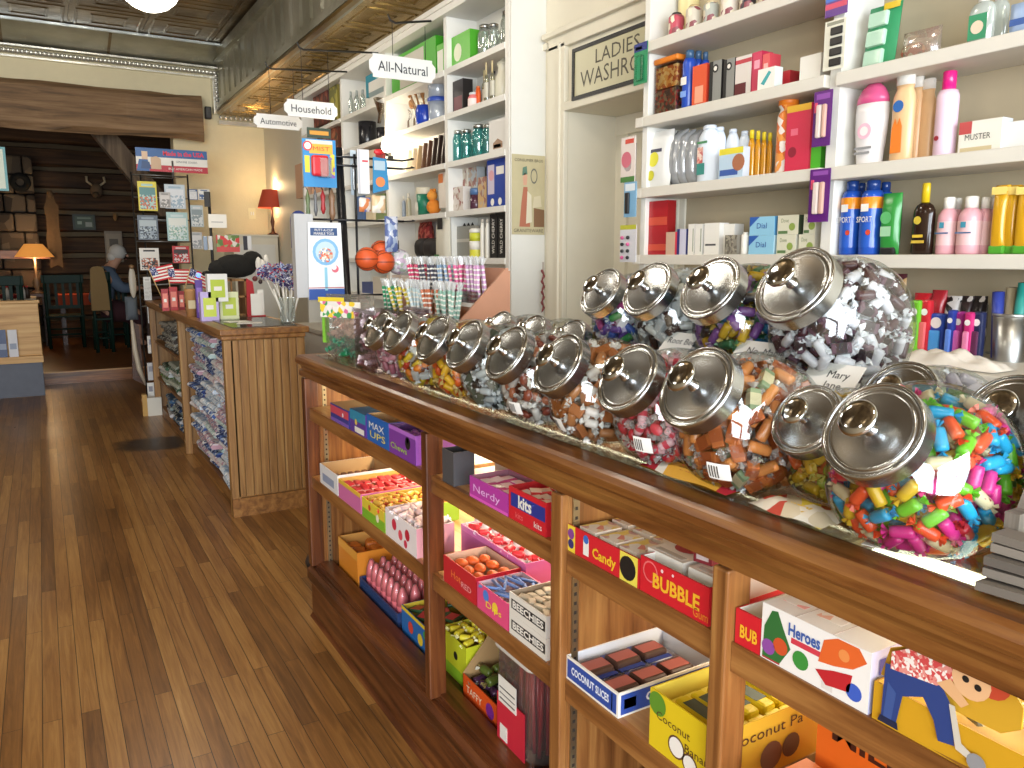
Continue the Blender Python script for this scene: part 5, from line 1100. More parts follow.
for k, (a, b_, yt, c1, dx, ln, lab) in enumerate(((988, 999, 290, '#2f3f94', .0, -.05, 'blue rolled paper standing in the galvanised bucket'), (999, 1010, 286, '#b8aa8a', .02, .0, 'tan rolled paper standing in the galvanised bucket'), (1007, 1024, 281, '#1f8a80', .0, .06, 'teal rolled paper standing in the galvanised bucket'), (1010, 1018, 284, '#2a3a3a', .03, .03, 'dark rolled paper between tan and teal rolls in the bucket'))):
    y, w2 = spot(a, b_, 2.05, ZK + .15); h2 = onx((a + b_) / 2, yt, 2.05).z - ZK - .01
    r2 = thing('paper_roll', lab, 'paper roll', (2.062 + dx, min(max(y, t.location.y - .025), t.location.y + .025), ZK + .006), FACE_X, rot=(0, ln, FACE_X))
    MB().cyl((0, 0, 0), (0, 0, h2), .012, .014, P(c1, .4), 16).build('roll', r2); MB().cyl((0, 0, h2), (0, 0, h2 + .001), .009, .009, black, 12).build('end', r2)
wb = thing('plastic_bag', 'white crumpled plastic bag lying on the back counter in front of the bucket', 'bag', (1.86, spot(905, 1000, 1.86, 1.2)[0], ZK), FACE_X)
mb = MB(); N = 16; vs = [(u * .13, v * .055, .002 + .04 * max(0, 1 - u * u) ** .7 * max(0, 1 - v * v) ** .7 * (.75 + .35 * math.sin(7 * u + 3 * v) * math.cos(5 * v - 2 * u))) for v in [j / 8 - 1 for j in range(17)] for u in [i / 8 - 1 for i in range(17)]]
mb.add(vs, [(j * 17 + i, j * 17 + i + 1, (j + 1) * 17 + i + 1, (j + 1) * 17 + i) for j in range(16) for i in range(16)], mt('#e4ddd2', .3), True).build('bag', wb)
# framed washroom sign over the door
sg = thing('washroom_sign', 'black framed cream LADIES WASHROOM sign above the doorway', 'sign', (WX - .03, 2.8, 2.14), FACE_X)
S0 = onx(574, 98, WX - .03); S1 = onx(574, 52, WX - .03)
sg.location = (WX - .03, S0.y, S0.z); W_ = 1.0; H_ = S1.z - S0.z
W_ = .66
MB().box(0, W_, 0, .02, 0, H_, mt('#bab594', .35)).build('panel', sg)
MB().box(-.012, W_ + .012, -.006, .022, -.012, .004, black).box(-.012, W_ + .012, -.006, .022, H_ - .004, H_ + .012, black).box(-.012, .004, -.006, .022, .004, H_ - .004, black).box(W_ - .004, W_ + .012, -.006, .022, .004, H_ - .004, black).build('sign_frame', sg)
MB().text('LADIES', .085, mt('#4a4638', .5), TR(W_ * .47, -.001, H_ * .72), .30).text('WASHROOM', .10, mt('#4a4638', .5), TR(W_ * .52, -.001, H_ * .32), .58).build('lettering', sg)
# ================================================================ far wall shelves beyond the doorway
FZ = (1.20, 1.45, 1.707, 1.975, 2.233, 2.47)
fu = thing('shelf_unit', 'tall white wall shelves of kitchen goods beyond the washroom doorway', 'shelf unit', (2.0, 5, 0))
ups = (3.43, 4.10, 4.99, 5.85, 6.9)
for k, yy in enumerate(ups):
    up(MB().box(2.0, 2.195, yy - .018, yy + .018, 0, 2.74, whitew), 'upright', fu)
up(MB().box(2.185, 2.197, 3.45, 6.9, .9, 2.74, whitew), 'back_panel', fu)
up(MB().box(1.97, 2.195, 3.41, 6.92, 2.74, 2.79, whitew).box(1.96, 2.0, 3.40, 6.93, 2.775, 2.80, whitew), 'top_board', fu)
for a, b_ in zip(ups[:-1], ups[1:]):
    for z in FZ: up(MB().box(1.995, 2.185, a + .018, b_ - .018, z - .03, z, whitew), 'shelf', fu)
up(MB().box(1.85, 2.19, 3.45, 6.9, 0, .86, whitew).box(1.84, 2.19, 3.45, 6.9, .86, .89, shw), 'base_cabinet', fu)
ep = MB().box(2.003, WX - .001, 3.395, 3.411, 0, ZS, white)
o = ep.build('end_panel', fu); o.matrix_parent_inverse = Matrix.Translation(fu.location).inverted()
f1, f2, f3, f4, f5 = FZ[1:]
jarg = clear('#eaf2ee', .3, .05, .25, '#c8d2cc')
# top
carton_ = sbox
carton_('bright green carton of jars on the top far shelf beside the glass jars', 437, 470, 37, f5, .14, P('#5ab52c'), P('#3a4a3a'), arts(dot(P('#d8dcc0'), .65, .45, .28), strip(P('#e8e8dc'), .1, .8, .02, .2)), P('#4aa028'))
for k, (a, b_, yt) in enumerate(((473, 484, 24), (484, 493, 23), (496, 507, 10))):
    bottle('%s clear glass canning jar on the top far shelf' % ('first', 'second', 'third')[k], a, b_, yt, f5, jarg, metal('#a8a8a4', .3), 'round', capf=.12, neck=.8, name='glass_jar', cat='jar', dx=.02)
carton_('large green box behind the All-Natural plaque', 392, 436, 47, f5, .14, P('#4aa82a'), None, arts(strip(P('#c8c4b8'), .1, .9, .2, .75), strip(P('#b88a7a'), .2, .6, .5, .72)), P('#3a9a20'))
carton_('dark green carton behind the bright green carton', 432, 446, 52, f5, .08, P('#2f7a24'), None, None, P('#2a6a20'), dx=.05)
for k, (a, b_, yt, c_) in enumerate(((346, 351, 91, '#d8d8d0'), (352, 357, 90, '#c8d0cc'), (358, 363, 89, '#d8dcd8'))):
    bottle('%s little clear bottle at the far end of the top far shelf' % ('first', 'second', 'third')[k], a, b_, yt, f5, jarg, P('#9aa09a'), 'round', capf=.2, neck=.5, dx=.02)
carton_('white wire box of bottles on the top far shelf behind the plaque', 369, 387, 78, f5, .08, P('#dcdcd4'), P('#8ab0b8'), arts(strip(P('#8a9a9a'), .4, .6)), P('#c8c8c0'), dx=.02)
carton_('teal box on top far shelf above the wire box', 366, 386, 71, f5 + .085, .06, P('#2f8aa0'), None, None, P('#2a7a90'), dx=.03)
# 4th level
carton_('slim black and maroon carton on the fourth far shelf', 453, 463, 80, f4, .06, P('#2a2022'), None, arts(strip(P('#6a2a34'), 0, .5, .1, .9)), P('#1c1818'))
bottle('pink jar with pale label on the fourth far shelf', 464, 473, 92, f4, P('#d87a7a', .25), P('#c8d0d0'), 'round', P('#e8d8d4'), capf=.15, neck=.8, name='glass_jar', cat='jar')
bottle('orange bottle beside the pink jar on the fourth far shelf', 472, 480, 86, f4, P('#e05a1e', .25), P('#d87a4a'), 'flat', capf=.1, neck=.7, dx=.03)
for k, (a, b_, yt) in enumerate(((481, 488, 62), (487, 494, 60), (479, 486, 70))):
    bottle('%s tall clear oil bottle on the fourth far shelf' % ('first', 'second', 'third')[k], a, b_, yt, f4, clear('#dcd8b8', .25, .05, .35, '#a8a890'), P('#c8b88a'), 'flat', P('#c8c4b4'), capf=.3, neck=.32, dx=(0, .0, .06)[k])
kt = thing('milk_can', 'cream enamel milk can with black handle at the near end of the fourth far shelf', 'milk can', (2.09, spot(499, 507, 2.09, f4)[0], f4), FACE_X)
MB().lathe([(.035, 0), (.042, .005), (.042, .11), (.026, .14), (.026, .17), (.03, .175)], P('#d8d4c0', .25), 20).build('body', kt); MB().tube([(-.03, -.03, .15), (-.045, -.04, .10), (-.04, -.042, .04)], .005, black, 8).build('handle', kt); MB().lathe([(.031, .175), (.029, .19), (.008, .2), (.008, .215), (.001, .218)], P('#d8d4c0', .25), 16).build('lid', kt)
bl = thing('blender_tub', 'frosted plastic tub with blue lid, upper of two on the fourth far shelf', 'tub', (2.08, spot(431, 446, 2.08, f4)[0], f4 + .142), FACE_X)
fro = clear('#e8eef6', .2, .2, .5, '#c8d4e4')
for r_, z_, lab in ((bl, 0, None), (thing('blender_tub', 'frosted plastic tub with blue lid, lower of two on the fourth far shelf', 'tub', (2.08, spot(431, 446, 2.08, f4)[0], f4), FACE_X), 0, None)):
    r_.name = 'storage_tub'; MB().lathe([(.05, 0), (.056, .005), (.06, .115)], fro, 20).build('tub_wall', r_); MB().lathe([(.062, .115), (.063, .118), (.063, .135), (.058, .14)], P('#2f4fae', .3), 20).build('lid', r_)
cr = thing('crock', 'cobalt blue crock holding wooden spoons on the fourth far shelf', 'crock', (2.07, spot(417, 434, 2.07, f4)[0], f4), FACE_X)
MB().lathe([(.045, 0), (.055, .02), (.058, .09), (.05, .12), (.045, .12), (.05, .09), (.045, .01)], P('#1a3fae', .15), 20, cap1=True).build('crock_wall', cr)
for k, (dx_, ln, L_) in enumerate(((-.03, -.75, .30), (-.02, -.55, .27), (-.01, -1.0, .28), (.0, -.35, .22))):
    sp_ = thing('wooden_spoon', ('large wooden spoon leaning highest out of the blue crock', 'second wooden spoon leaning out of the blue crock', 'wooden spoon leaning farthest sideways from the blue crock', 'short wooden spoon upright in the blue crock')[k], 'spoon', cr.location + Vector((.012 * (k - 1.5), .01, .03)), FACE_X, rot=(0, ln, FACE_X))
    MB().tube([(0, 0, 0), (0, 0, L_ * .75)], .006, wood('#6a4020', '#9a6a38', '#c09058', 'Z'), 8).build('spoon_handle', sp_); MB().ball((0, 0, L_ * .88), .026, wood('#6a4020', '#9a6a38', '#c09058', 'Z'), 12, 1, .4, 1.5).build('bowl', sp_)
for k, (px, py) in enumerate(((408, 112), (414, 110))):
    t = thing('kitchen_whisk', ('steel whisk', 'second steel whisk')[k] + ' standing between the bright lamp and the blue crock', 'whisk', (2.07, spot(px, px + 1, 2.07, f4)[0], f4), FACE_X)
    MB().cyl((0, 0, 0), (0, 0, .07), .008, .006, metal('#9a8a7a', .3), 8).build('whisk_handle', t)
    w_ = MB()
    for q in range(4): w_.tube([(0, 0, .07)] + [(.022 * math.sin(PI * s / 6) * math.cos(q * PI / 4), .022 * math.sin(PI * s / 6) * math.sin(q * PI / 4), .07 + .07 * s / 6) for s in range(1, 7)], .0018, metal('#b0a8a0', .25), 5)
    w_.build('whisk_wires', t)
# clamp lamp that floods the shelf
cl = thing('clamp_lamp', 'dazzling bare bulb lamp clamped between the far shelf bays', 'lamp', (1.99, 4.93, 2.10), FACE_X)
MB().ball((0, 0, .06), .045, mt('#fff4dc', .3, emit=25, var=0), 14).build('bulb', cl); MB().cyl((0, .0, -.0), (0, 0, .03), .02, .024, metal('#8a8a88', .3), 12).box(-.012, .012, .0, .03, -.03, 0, black).build('socket', cl)
point('lamp_light', (1.88, 4.86, 2.17), 5, (1, .86, .66), .06)
# third level: teal jars, dark boards
teal = clear('#8adcd8', .2, .04, .3, '#2f9a9a')
for k, (a, b_, yt, dx) in enumerate(((449, 457, 130, 0), (457, 466, 129, .01), (467, 478, 124, 0), (478, 487, 124, .01), (486, 492, 126, .05))):
    bottle('%s teal glass canning jar on the third far shelf' % ('first', 'second', 'third', 'fourth', 'fifth')[k], a, b_, yt, f3, teal, metal('#b8bcb8', .3), 'round', capf=.12, neck=.78, dx=dx, name='glass_jar', cat='jar', group='teal jars')
carton_('white canister with brown house print at the near end of the third far shelf', 489, 506, 119, f3, .07, P('#dcdad4', .3), None, arts(lambda mb, w, h: mb.add([(-w * .25, LF, h * .12), (w * .3, LF, h * .12), (w * .3, LF, h * .3), (w * .02, LF, h * .42), (-w * .25, LF, h * .3)], [(0, 1, 2, 3, 4)], P('#9a7a60')), strip(cwhite, .15, .25, .3, .7)))
for k in range(8):
    a = 404 + k * 5
    t, w = sroot('cutting_board', '%s board leaning in the row on the third far shelf' % ('pale first', 'pale second', 'tan third', 'brown fourth', 'brown fifth', 'dark sixth', 'dark seventh', 'dark last')[k], 'board', a, a + 3, f3, .05)
    t.rotation_euler = (0, .28, FACE_X); MB().box(-.008, .008, 0, .11, 0, .16 + .006 * k, P(('#d8cdb8', '#cfc0a4', '#b89a70', '#6a4a34', '#5a3a28', '#3a2a20', '#33241c', '#2c1f18')[k]), None, .004).build('board', t)
# second level
bx_ = [(456, 467, 166, '#cfc8b8', 'cream box, taller one at the back of the second far shelf', .06), (467, 477, 167, '#b8c0c4', 'grey blue box behind the dark mug on the second far shelf', .07), (452, 463, 187, '#d4ccc4', 'low cream carton in front on the second far shelf', 0), (478, 486, 177, '#c8a878', 'tan patterned box beside the tall blue box', .02)]
for a, b_, yt, c1, lab, dx in bx_: carton_(lab, a, b_, yt, f2, .05, pm((c1, c1, '#b8a898', '#9a6a60'), 45, .4), None, None, P(c1), dx=dx)
t, w = sroot('jar_candle', 'dark plum jar candle with blue lid on the second far shelf', 'candle', 466, 475, f2, 0); w = .07; MB().lathe([(.03, 0), (.034, .005), (.034, .08)], P('#4a2a3a', .2), 16, TR(0, .035, 0)).build('glass_body', t); MB().lathe([(.035, .08), (.035, .11), (.03, .115)], P('#4a6a94', .3), 16, TR(0, .035, 0)).build('lid', t)
carton_('tall royal blue appliance box at the near end of the second far shelf', 487, 506, 153, f2, .06, P('#1f3f9a'), None, arts(strip(P('#c8c0d0'), .25, .8, .05, .4), dot(P('#d8a0a8'), .25, .6, .1), strip(cwhite, .6, .75, .5, .9), dot(cwhite, .3, .1, .07), dot(cwhite, .7, .1, .07)), P('#2a4aa8'))
t, w = sroot('planter_tin', 'green and cream tin bucket on the second far shelf', 'tin', 409, 426, f2, .0); w = rwidth(409, 426, XS, f2); MB().lathe([(w * .42, 0), (w * .5, .13)], P('#1f7a60', .3), 20, TR(0, w / 2, 0)).build('tin_wall', t); MB().lathe([(w * .51, .13), (w * .52, .135), (w * .52, .165), (w * .5, .17)], P('#d8d2bc', .4), 20, TR(0, w / 2, 0)).build('rim', t)
MB().add([(-w * .2, -.004, .03), (w * .2, -.004, .03), (w * .18, -.006, .08), (-w * .18, -.006, .08)], [(0, 1, 2, 3)], cwhite).build('label', t)
for k, (a, b_, yt, c1) in enumerate(((400, 404, 196, '#8a94a0'), (404, 409, 193, '#a8a088'))): bottle(('small grey bottle left of the green tin on the second far shelf', 'small olive bottle next to the green tin')[k], a, b_, yt, f2, P(c1), P('#d0c8b8'), 'round', capf=.2)
toy = thing('plush_toy', 'small orange plush toy beside the green tin on the second far shelf', 'plush toy', (2.06, spot(432, 436, 2.06, f2)[0], f2), FACE_X)
MB().ball((0, 0, .045), .045, P('#d8822a', .9), 12).build('body', toy); MB().ball((0, -.01, .11), .032, P('#e0943a', .9), 12).ball((-.022, -.005, .14), .012, P('#d8822a', .9), 8).ball((.022, -.005, .14), .012, P('#d8822a', .9), 8).build('head', toy)
t, w = sroot('apron', 'white and orange cloth hanging at the end of the second far shelf', 'cloth', 437, 446, f2 + .03, -.0); pouch_mb(w, .2, .03, P('#e4dcd0', .8)).build('cloth', t); MB().quad(-w * .3, w * .2, .14, .19, -.001, P('#d87a3a')).build('stripe', t)
# first level
for k, px in enumerate((464, 468, 472)):
    t = thing('hand_bell', '%s small black bell on the grey stand of the lowest far shelf' % ('first', 'second', 'third')[k], 'bell', (2.08, spot(px, px + 1, 2.08, 1.62)[0], f1 + .16), FACE_X)
    MB().lathe([(.016, 0), (.012, .012), (.006, .026), (.002, .034)], black, 12).build('bell', t)
carton_('grey stand box with bells on top on the lowest far shelf', 453, 475, 226, f1, .1, P('#8a8a82'), P('#a8a498'), arts(strip(P('#b8b4a8'), .5, .6)), P('#9a968a'), dx=.02)
t, w = sroot('canister', 'yellow and white striped canister on the lowest far shelf', 'canister', 463, 478, f1, -.01); w = rwidth(463, 478, XS, f1); MB().lathe([(w * .48, 0), (w * .5, .004), (w * .5, .045), (w * .5, .046)], P('#d8d44a'), 20, TR(0, w / 2, 0)).lathe([(w * .505, .045), (w * .505, .09)], cwhite, 20, TR(0, w / 2, 0)).lathe([(w * .5, .09), (w * .5, .135)], P('#c8cc3a'), 20, TR(0, w / 2, 0)).build('canister_body', t); MB().lathe([(w * .52, .135), (w * .52, .15), (w * .4, .158)], cwhite, 20, TR(0, w / 2, 0)).build('lid', t)
for k, (a, b_) in enumerate(((478, 483), (483, 488))): bottle('%s tall white candle bottle beside the striped canister' % ('first', 'second')[k], a, b_, 219, f1, P('#e0dcd0'), P('#c8c0b0'), 'round', capf=.1, neck=.6)
for k, (a, b_) in enumerate(((490, 497), (498, 505))): carton_('%s black carton with white vertical lettering on the lowest far shelf' % ('first', 'second')[k], a, b_, 214, f1, .07, black, None, arts(lambda mb, w, h: mb.text('WILD CHERRY', w * .55, cwhite, TR(0, LF, h * .5, ry=-PI / 2), h * .8)), black)
for k, (a, b_, c1, lab) in enumerate(((412, 421, '#1f1c1c', 'black purse slumped on the lowest far shelf'), (420, 432, '#241f20', 'second black purse beside the first on the lowest far shelf'))):
    pouch(lab, a, b_, 238, f1, .1, P(c1, .6), name='purse', cat='purse')
pouch('red patterned cloth bundle behind the black purses', 416, 428, 222, f1, .06, pm(('#a83a3a', '#c86a5a', '#7a2a2a'), 50, .8), dx=.08, name='cloth_bundle', cat='cloth')
pouch('white tote bag with green trim hanging before the lowest far shelf', 434, 447, 218, 1.36, .05, P('#d0ccbc', .8), arts(strip(P('#3a7a3a'), .1, .35, .05, .4), strip(black, .8, 1, .3, .7)), dx=-.05, name='tote_bag', cat='bag')
# bays farther on
for k, (a, b_, yt, dx) in enumerate(((351, 368, 121, 0), (371, 383, 126, .02))):
    t, w = sroot('cooking_pot', ('black cooking pot on the fourth far shelf beyond the lamp', 'smaller black cooking pot nearer the lamp')[k], 'pot', a, b_, f4, dx); w = rwidth(a, b_, XS + dx, f4); h = hgt((a + b_) / 2, yt, XS, f4)
    MB().lathe([(w * .44, 0), (w * .5, .01), (w * .5, h), (w * .46, h), (w * .44, .02)], mt('#1c1d22', .25), 20, TR(0, w / 2, 0)).build('pot_wall', t); MB().tube([(w * .5, w / 2, h * .8), (w * .62, w / 2, h * .82), (w * .62, w / 2, h * .7)], .006, black, 6).build('handle', t)
t, w = sroot('funnel', 'shiny tilted steel funnel beside the bright lamp', 'funnel', 372, 386, f4 + .10, -.02); t.rotation_euler = (0, .5, FACE_X); MB().lathe([(.012, 0), (.014, .06), (.06, .15)], metal('#c8beb0', .2), 20, cap1=False).build('funnel', t)
carton_('reddish brown box on the fourth far shelf in the farthest bay', 318, 338, 122, f4, .1, pm(('#7a3a2a', '#a86a4a', '#4a3a30'), 30), None, None, P('#6a3a2a'))
carton_('olive tin box on the fifth far shelf in the farthest bay', 330, 338, 85, f5, .1, pm(('#a8a04a', '#6a6a3a'), 30), None, None, P('#8a803a'))
carton_('dark red carton on the fifth far shelf in the farthest bay', 314, 328, 92, f5, .1, pm(('#6a2a24', '#3a2420', '#8a4a3a'), 30), None, None, P('#5a2a24'))
carton_('pinkish carton on the third far shelf in the farthest bay', 296, 312, 162, f3, .1, P('#c89a7a'), None, None, P('#b88a6a'))
for k, (px, c1) in enumerate(((352, '#6a7a8a'), (360, '#a87a5a'), (368, '#c8b8a0'), (376, '#8a3a3a'))): carton_('%s carton behind the wire rack on the third far shelf' % ('grey', 'tan', 'cream', 'maroon')[k], px, px + 7, 152 - k, f3, .08, P(c1), None, None, P(c1))
for k, (px, c1) in enumerate(((356, '#4a6a9a'), (366, '#d8c8a8'), (376, '#7a8a5a'))): carton_('%s carton behind the wire rack on the second far shelf' % ('blue', 'sand', 'moss')[k], px, px + 8, 196 - k, f2, .08, P(c1), None, None, P(c1))

for k, (a, b_, yt, c1, lab) in enumerate(((362, 372, 282, '#4a5a8a', 'blue box low behind the mini basketballs'), (373, 385, 277, '#d0c8b8', 'cream box low behind the mini basketballs'), (387, 401, 275, '#d8c8bc', 'pale pink box under the white speckled ball'), (403, 414, 277, '#dcd4c8', 'ivory box with dark seal under the white speckled ball'))):
    sbox(lab, a, b_, yt, FZ[0], .08, P(c1), None, arts(dot(black, .35, .75, .12)) if k == 3 else None, P(c1), dx=-.02)
# aisle plaques on their rods
ser = mt('#2a2c34', .5, var=0); plq = mt('#e4e4e2', .4, var=.02)
for (word_, Y, x0, x1, px, ytop, ybot, lab) in (('All-Natural', 4.2, 1.598, 1.985, 402, 57, 80, 'white All-Natural plaque hanging before the far shelves'), ('Household', 5.0, 1.351, 1.682, 310, 101, 118, 'white Household plaque hanging between two other aisle plaques'), ('Automotive', 5.6, 1.308, 1.632, 278, 115, 129, 'white Automotive plaque, hanging deepest in the shop')):
    zt = ony(px, ytop, Y).z; zb = ony(px, ybot, Y).z
    t = thing('aisle_sign', lab, 'sign', ((x0 + x1) / 2, Y, (zt + zb) / 2), 0, 'aisle plaques on rods'); W = (x1 - x0) / 2; H = (zt - zb) / 2
    pl = [(-W + .02, -H), (W - .02, -H), (W - .02, -H * .75), (W, -H * .4), (W, H * .4), (W - .02, H * .75), (W - .02, H), (-W + .02, H), (-W + .02, H * .75), (-W, H * .4), (-W, -H * .4), (-W + .02, -H * .75)]
    MB().prism(pl, -.006, .006, plq).build('board', t, bevel=.002)
    MB().text(word_, H * 1.25, ser, TR(0, -.0085, -.004), W * 1.5).build('lettering', t)
    rz_ = 2.72 - (zt + zb) / 2
    rd = MB().tube([(1.965 - (x0 + x1) / 2, 0, rz_ + .02), (-W * .2, 0, rz_ - .02), (-W * .35, 0, rz_ - .01), (-W * .42, 0, rz_ + .02)], .006, black, 6)
    for xx in (-W * .3, W * .7): rd.tube([(xx, 0, H), (xx, 0, rz_ - .015)], .002, black, 5)
    rd.build('hanging_rod', t)

# advert poster on the end panel
pa = ony(505, 153, 3.39); pb = ony(545, 235, 3.39)
po = thing('poster', 'vintage kitchenware advert poster with a lady in a red dress on the white shelf end', 'poster', (2.005, 3.392, pb.z), 0); W = WX - 2.01; H = pa.z - pb.z
MB().box(0, W, 0, .003, 0, H, mt('#b7ad8a', .5, var=.12)).build('sheet', po)
ar = MB(); y_ = -.0008
bl_ = lambda c, pts: ar.add([(W * a, y_, H * b) for a, b in pts], [tuple(range(len(pts)))], mt(c, .6))
bl_('#a8664e', [(.22, .1), (.55, .1), (.5, .42), (.46, .6), (.34, .6), (.28, .4)]); y_ -= .0004
bl_('#d0c8b0', [(.42, .14), (.6, .16), (.58, .5), (.46, .55)]); bl_('#c89a80', [(.34, .62), (.44, .62), (.46, .74), (.38, .78), (.32, .72)]); bl_('#5a7a68', [(.3, .74), (.46, .76), (.44, .86), (.32, .84)])
bl_('#7a5a3e', [(.66, .1), (.98, .1), (.98, .32), (.66, .34)]); bl_('#c8bea0', [(.62, .34), (.9, .36), (.86, .5), (.66, .48)])
ar.lathe([(W * .1, 0), (W * .13, 0)], mt('#6a6a60', .5), 20, TR(W * .66, y_, H * .74, rx=PI / 2) @ Matrix.Diagonal((.8, 1.5, 1, 1)), False, False, False)
ar.text('GRANITEWARE', H * .06, mt('#4a4434', .5), TR(W * .5, y_, H * .05), W * .9).text('CONSUMER BROS', H * .05, mt('#4a4434', .5), TR(W * .5, y_, H * .93), W * .85)
ar.build('print', po)
pp = thing('pepper_string', 'thin string of dried dark red peppers hanging by the door casing', 'dried peppers', (2.165, 3.352, 1.30), 0)
a_ = ony(543, 262, 3.352); b_ = ony(543, 310, 3.352); pp.location = (min(a_.x, 2.165), 3.352, b_.z); L_ = a_.z - b_.z
MB().tube([(0, 0, 0), (0, 0, L_)], .002, P('#6a3a30'), 5).build('string', pp)
for k in range(8):
    z_ = L_ * (.05 + .11 * k); MB().lathe([(.001, -.028), (.006, -.012), (.007, 0), (.003, .006)], P('#7a3434', .35), 8, TR(.006 * (-1) ** k, 0, z_, ry=.5 * (-1) ** k)).build('pepper', pp)

# ================================================================ candy stick stand on the far end of the showcase
cs = thing('candy_stick_stand', 'stepped wooden stand with clear bins of candy sticks on the showcase', 'display stand', (1.29, 2.72, CZ), FACE_X)
pk_ = mt('#b8866a', .5, var=.1)
pts = [(-.13, 0), (.12, 0), (.12, .325), (.10, .33), (-.10, .135), (-.13, .12)]
for s_ in (-1, 1):
    xx = .31 * s_
    MB().prism(pts, 0, .012, pk_, TR(xx + (0 if s_ < 0 else .0), 0, 0) @ Matrix(((0, 1, 0, 0), (1, 0, 0, 0), (0, 0, 1, 0), (0, 0, 0, 1)))).build('side_panel', cs)
MB().box(-.31, .31, .108, .12, .0, .335, pk_).build('back_panel', cs)
for k, (y0, z0_) in enumerate(((-.115, .115), (.0, .20))):
    MB().box(-.31, .31, y0, y0 + .105, z0_ - .012, z0_, pk_).build('step', cs)
    fr = MB().box(-.31, .31, y0 - .003, y0, z0_, z0_ + .055, clear('#f6f8f8', .3, .06))
    for q in range(1, 5): fr.box(-.31 + q * .124 - .001, -.31 + q * .124 + .001, y0, y0 + .10, z0_, z0_ + .055, clear('#f6f8f8', .3, .06))
    fr.build('clear_bin', cs)
    MB().box(-.30, .30, y0 - .0045, y0 - .003, z0_ + .0, z0_ + .014, cwhite).build('label_strip', cs)
    cols = (('#2f9a6a', 'green'), ('#c8b83a', 'yellow'), ('#b8ccd0', 'silver'), ('#b86a4a', 'amber'), ('#8ab0a0', 'mint')) if k == 0 else (('#c83a6a', 'pink'), ('#4a4a5a', 'grey'), ('#8aa8c8', 'blue'), ('#d86a9a', 'rose'), ('#c89ac0', 'lilac'))
    for q, (c1, nm) in enumerate(cols):
        sm_ = MB().cyl((0, 0, 0), (0, 0, .145), .0062, .0062, P(c1, .3), 8)
        for w in range(8): sm_.lathe([(.0066, .008 + w * .017), (.0066, .014 + w * .017)], cwhite, 8, None, True, False, False)
        for sg in (0, PI / 2): sm_.add([(math.cos(sg) * x_, math.sin(sg) * x_, z_) for x_, z_ in ((-.004, .145), (.004, .145), (.011, .178), (0, .172), (-.011, .178))], [(0, 1, 2, 3, 4)], clear('#ffffff', .4, .15, .55, '#e8ecec'))
        place(cs, 'candy_stick', sm_, [(-.31 + q * .124 + .018 + .0178 * i + rnd.uniform(-.005, .005), y0 + .02 + .026 * j, z0_ + .001, rnd.uniform(-.05, .15), rnd.uniform(-.26, .26), rnd.uniform(0, 1)) for i in range(6) for j in range(2)], '%s striped candy stick in the %s step of the wooden stand' % (nm, ('lower', 'upper')[k]))
# bag and tub at the far end of the case
t = thing('candy_bag', 'printed clear bag with green sweets at the far end of the showcase top', 'candy bag', (.95, 2.86, CZ), FACE_X + .5)
pouch_mb(.24, .235, .10, clear('#f8f8f4', .2, .08, .12, '#e8e8e0')).build('bag_body', t)
mb = MB(); mb.quad(-.10, .10, .15, .21, -.003, pm(('#e8e4dc', '#e8c83a', '#d86a9a', '#4a9a5a', '#e8e4dc', '#e0dcd4'), 55)).quad(-.11, .02, .205, .225, -.002, P('#e0c83a')).quad(-.115, -.08, .05, .15, .02, P('#7ab83a')).build('printed_band', t)
M0 = Matrix.Translation(t.location) @ Euler(t.rotation_euler).to_matrix().to_4x4()
for nm, c1, n, zr, lab in (('mint_candy', '#1f7a50', 40, (.01, .07), 'green wrapped mint in the printed clear bag'), ('mint_candy', '#c8a090', 22, (.075, .14), 'peach wrapped mint in the printed clear bag')):
    place(t, nm, candy_mb('twist', .034, .011, cw(c1), cw('#5aa080' if c1 == '#1f7a50' else '#d8b8a8')), [(rnd.uniform(-.08, .08), .05 + rnd.uniform(-.03, .03) * (1 if z_ > .03 else .6), z_, rnd.uniform(-.5, .5), rnd.uniform(-.5, .5), rnd.uniform(0, 3)) for z_ in [zr[0] + (zr[1] - zr[0]) * i / n for i in range(n)]], lab)
t = thing('candy_tub', 'clear square tub heaped with pink sweets beside the printed bag', 'tub', (.985, 2.49, CZ), FACE_X)
hollow(MB(), .20, .19, .20, clear('#fbf6f8', .16, .06), clear('#fbf6f8', .16, .06), .003, -.08).build('tub_wall', t)
MB().box(-.104, .104, -.084, -.078, .19, .204, clear('#f4f0f2', .3, .1, .3, '#e0dce0')).box(-.104, .104, .108, .114, .19, .204, clear('#f4f0f2', .3, .1, .3, '#e0dce0')).build('rim', t)
pts = [(rnd.uniform(-.088, .088), rnd.uniform(-.066, .09), .012 + .16 * i / 150, rnd.uniform(-.8, .8), rnd.uniform(-.8, .8), rnd.uniform(0, 3)) for i in range(150)]
place(t, 'rose_candy', candy_mb('twist', .03, .01, cw('#b86a80'), cw('#dcc0c8')), pts[::2], 'rose pink wrapped sweet in the clear square tub beside the printed bag')
place(t, 'pearl_candy', candy_mb('twist', .03, .01, cw('#d8c4c8'), cw('#ecdfe2')), pts[1::2], 'pale pink wrapped sweet in the clear square tub beside the printed bag')

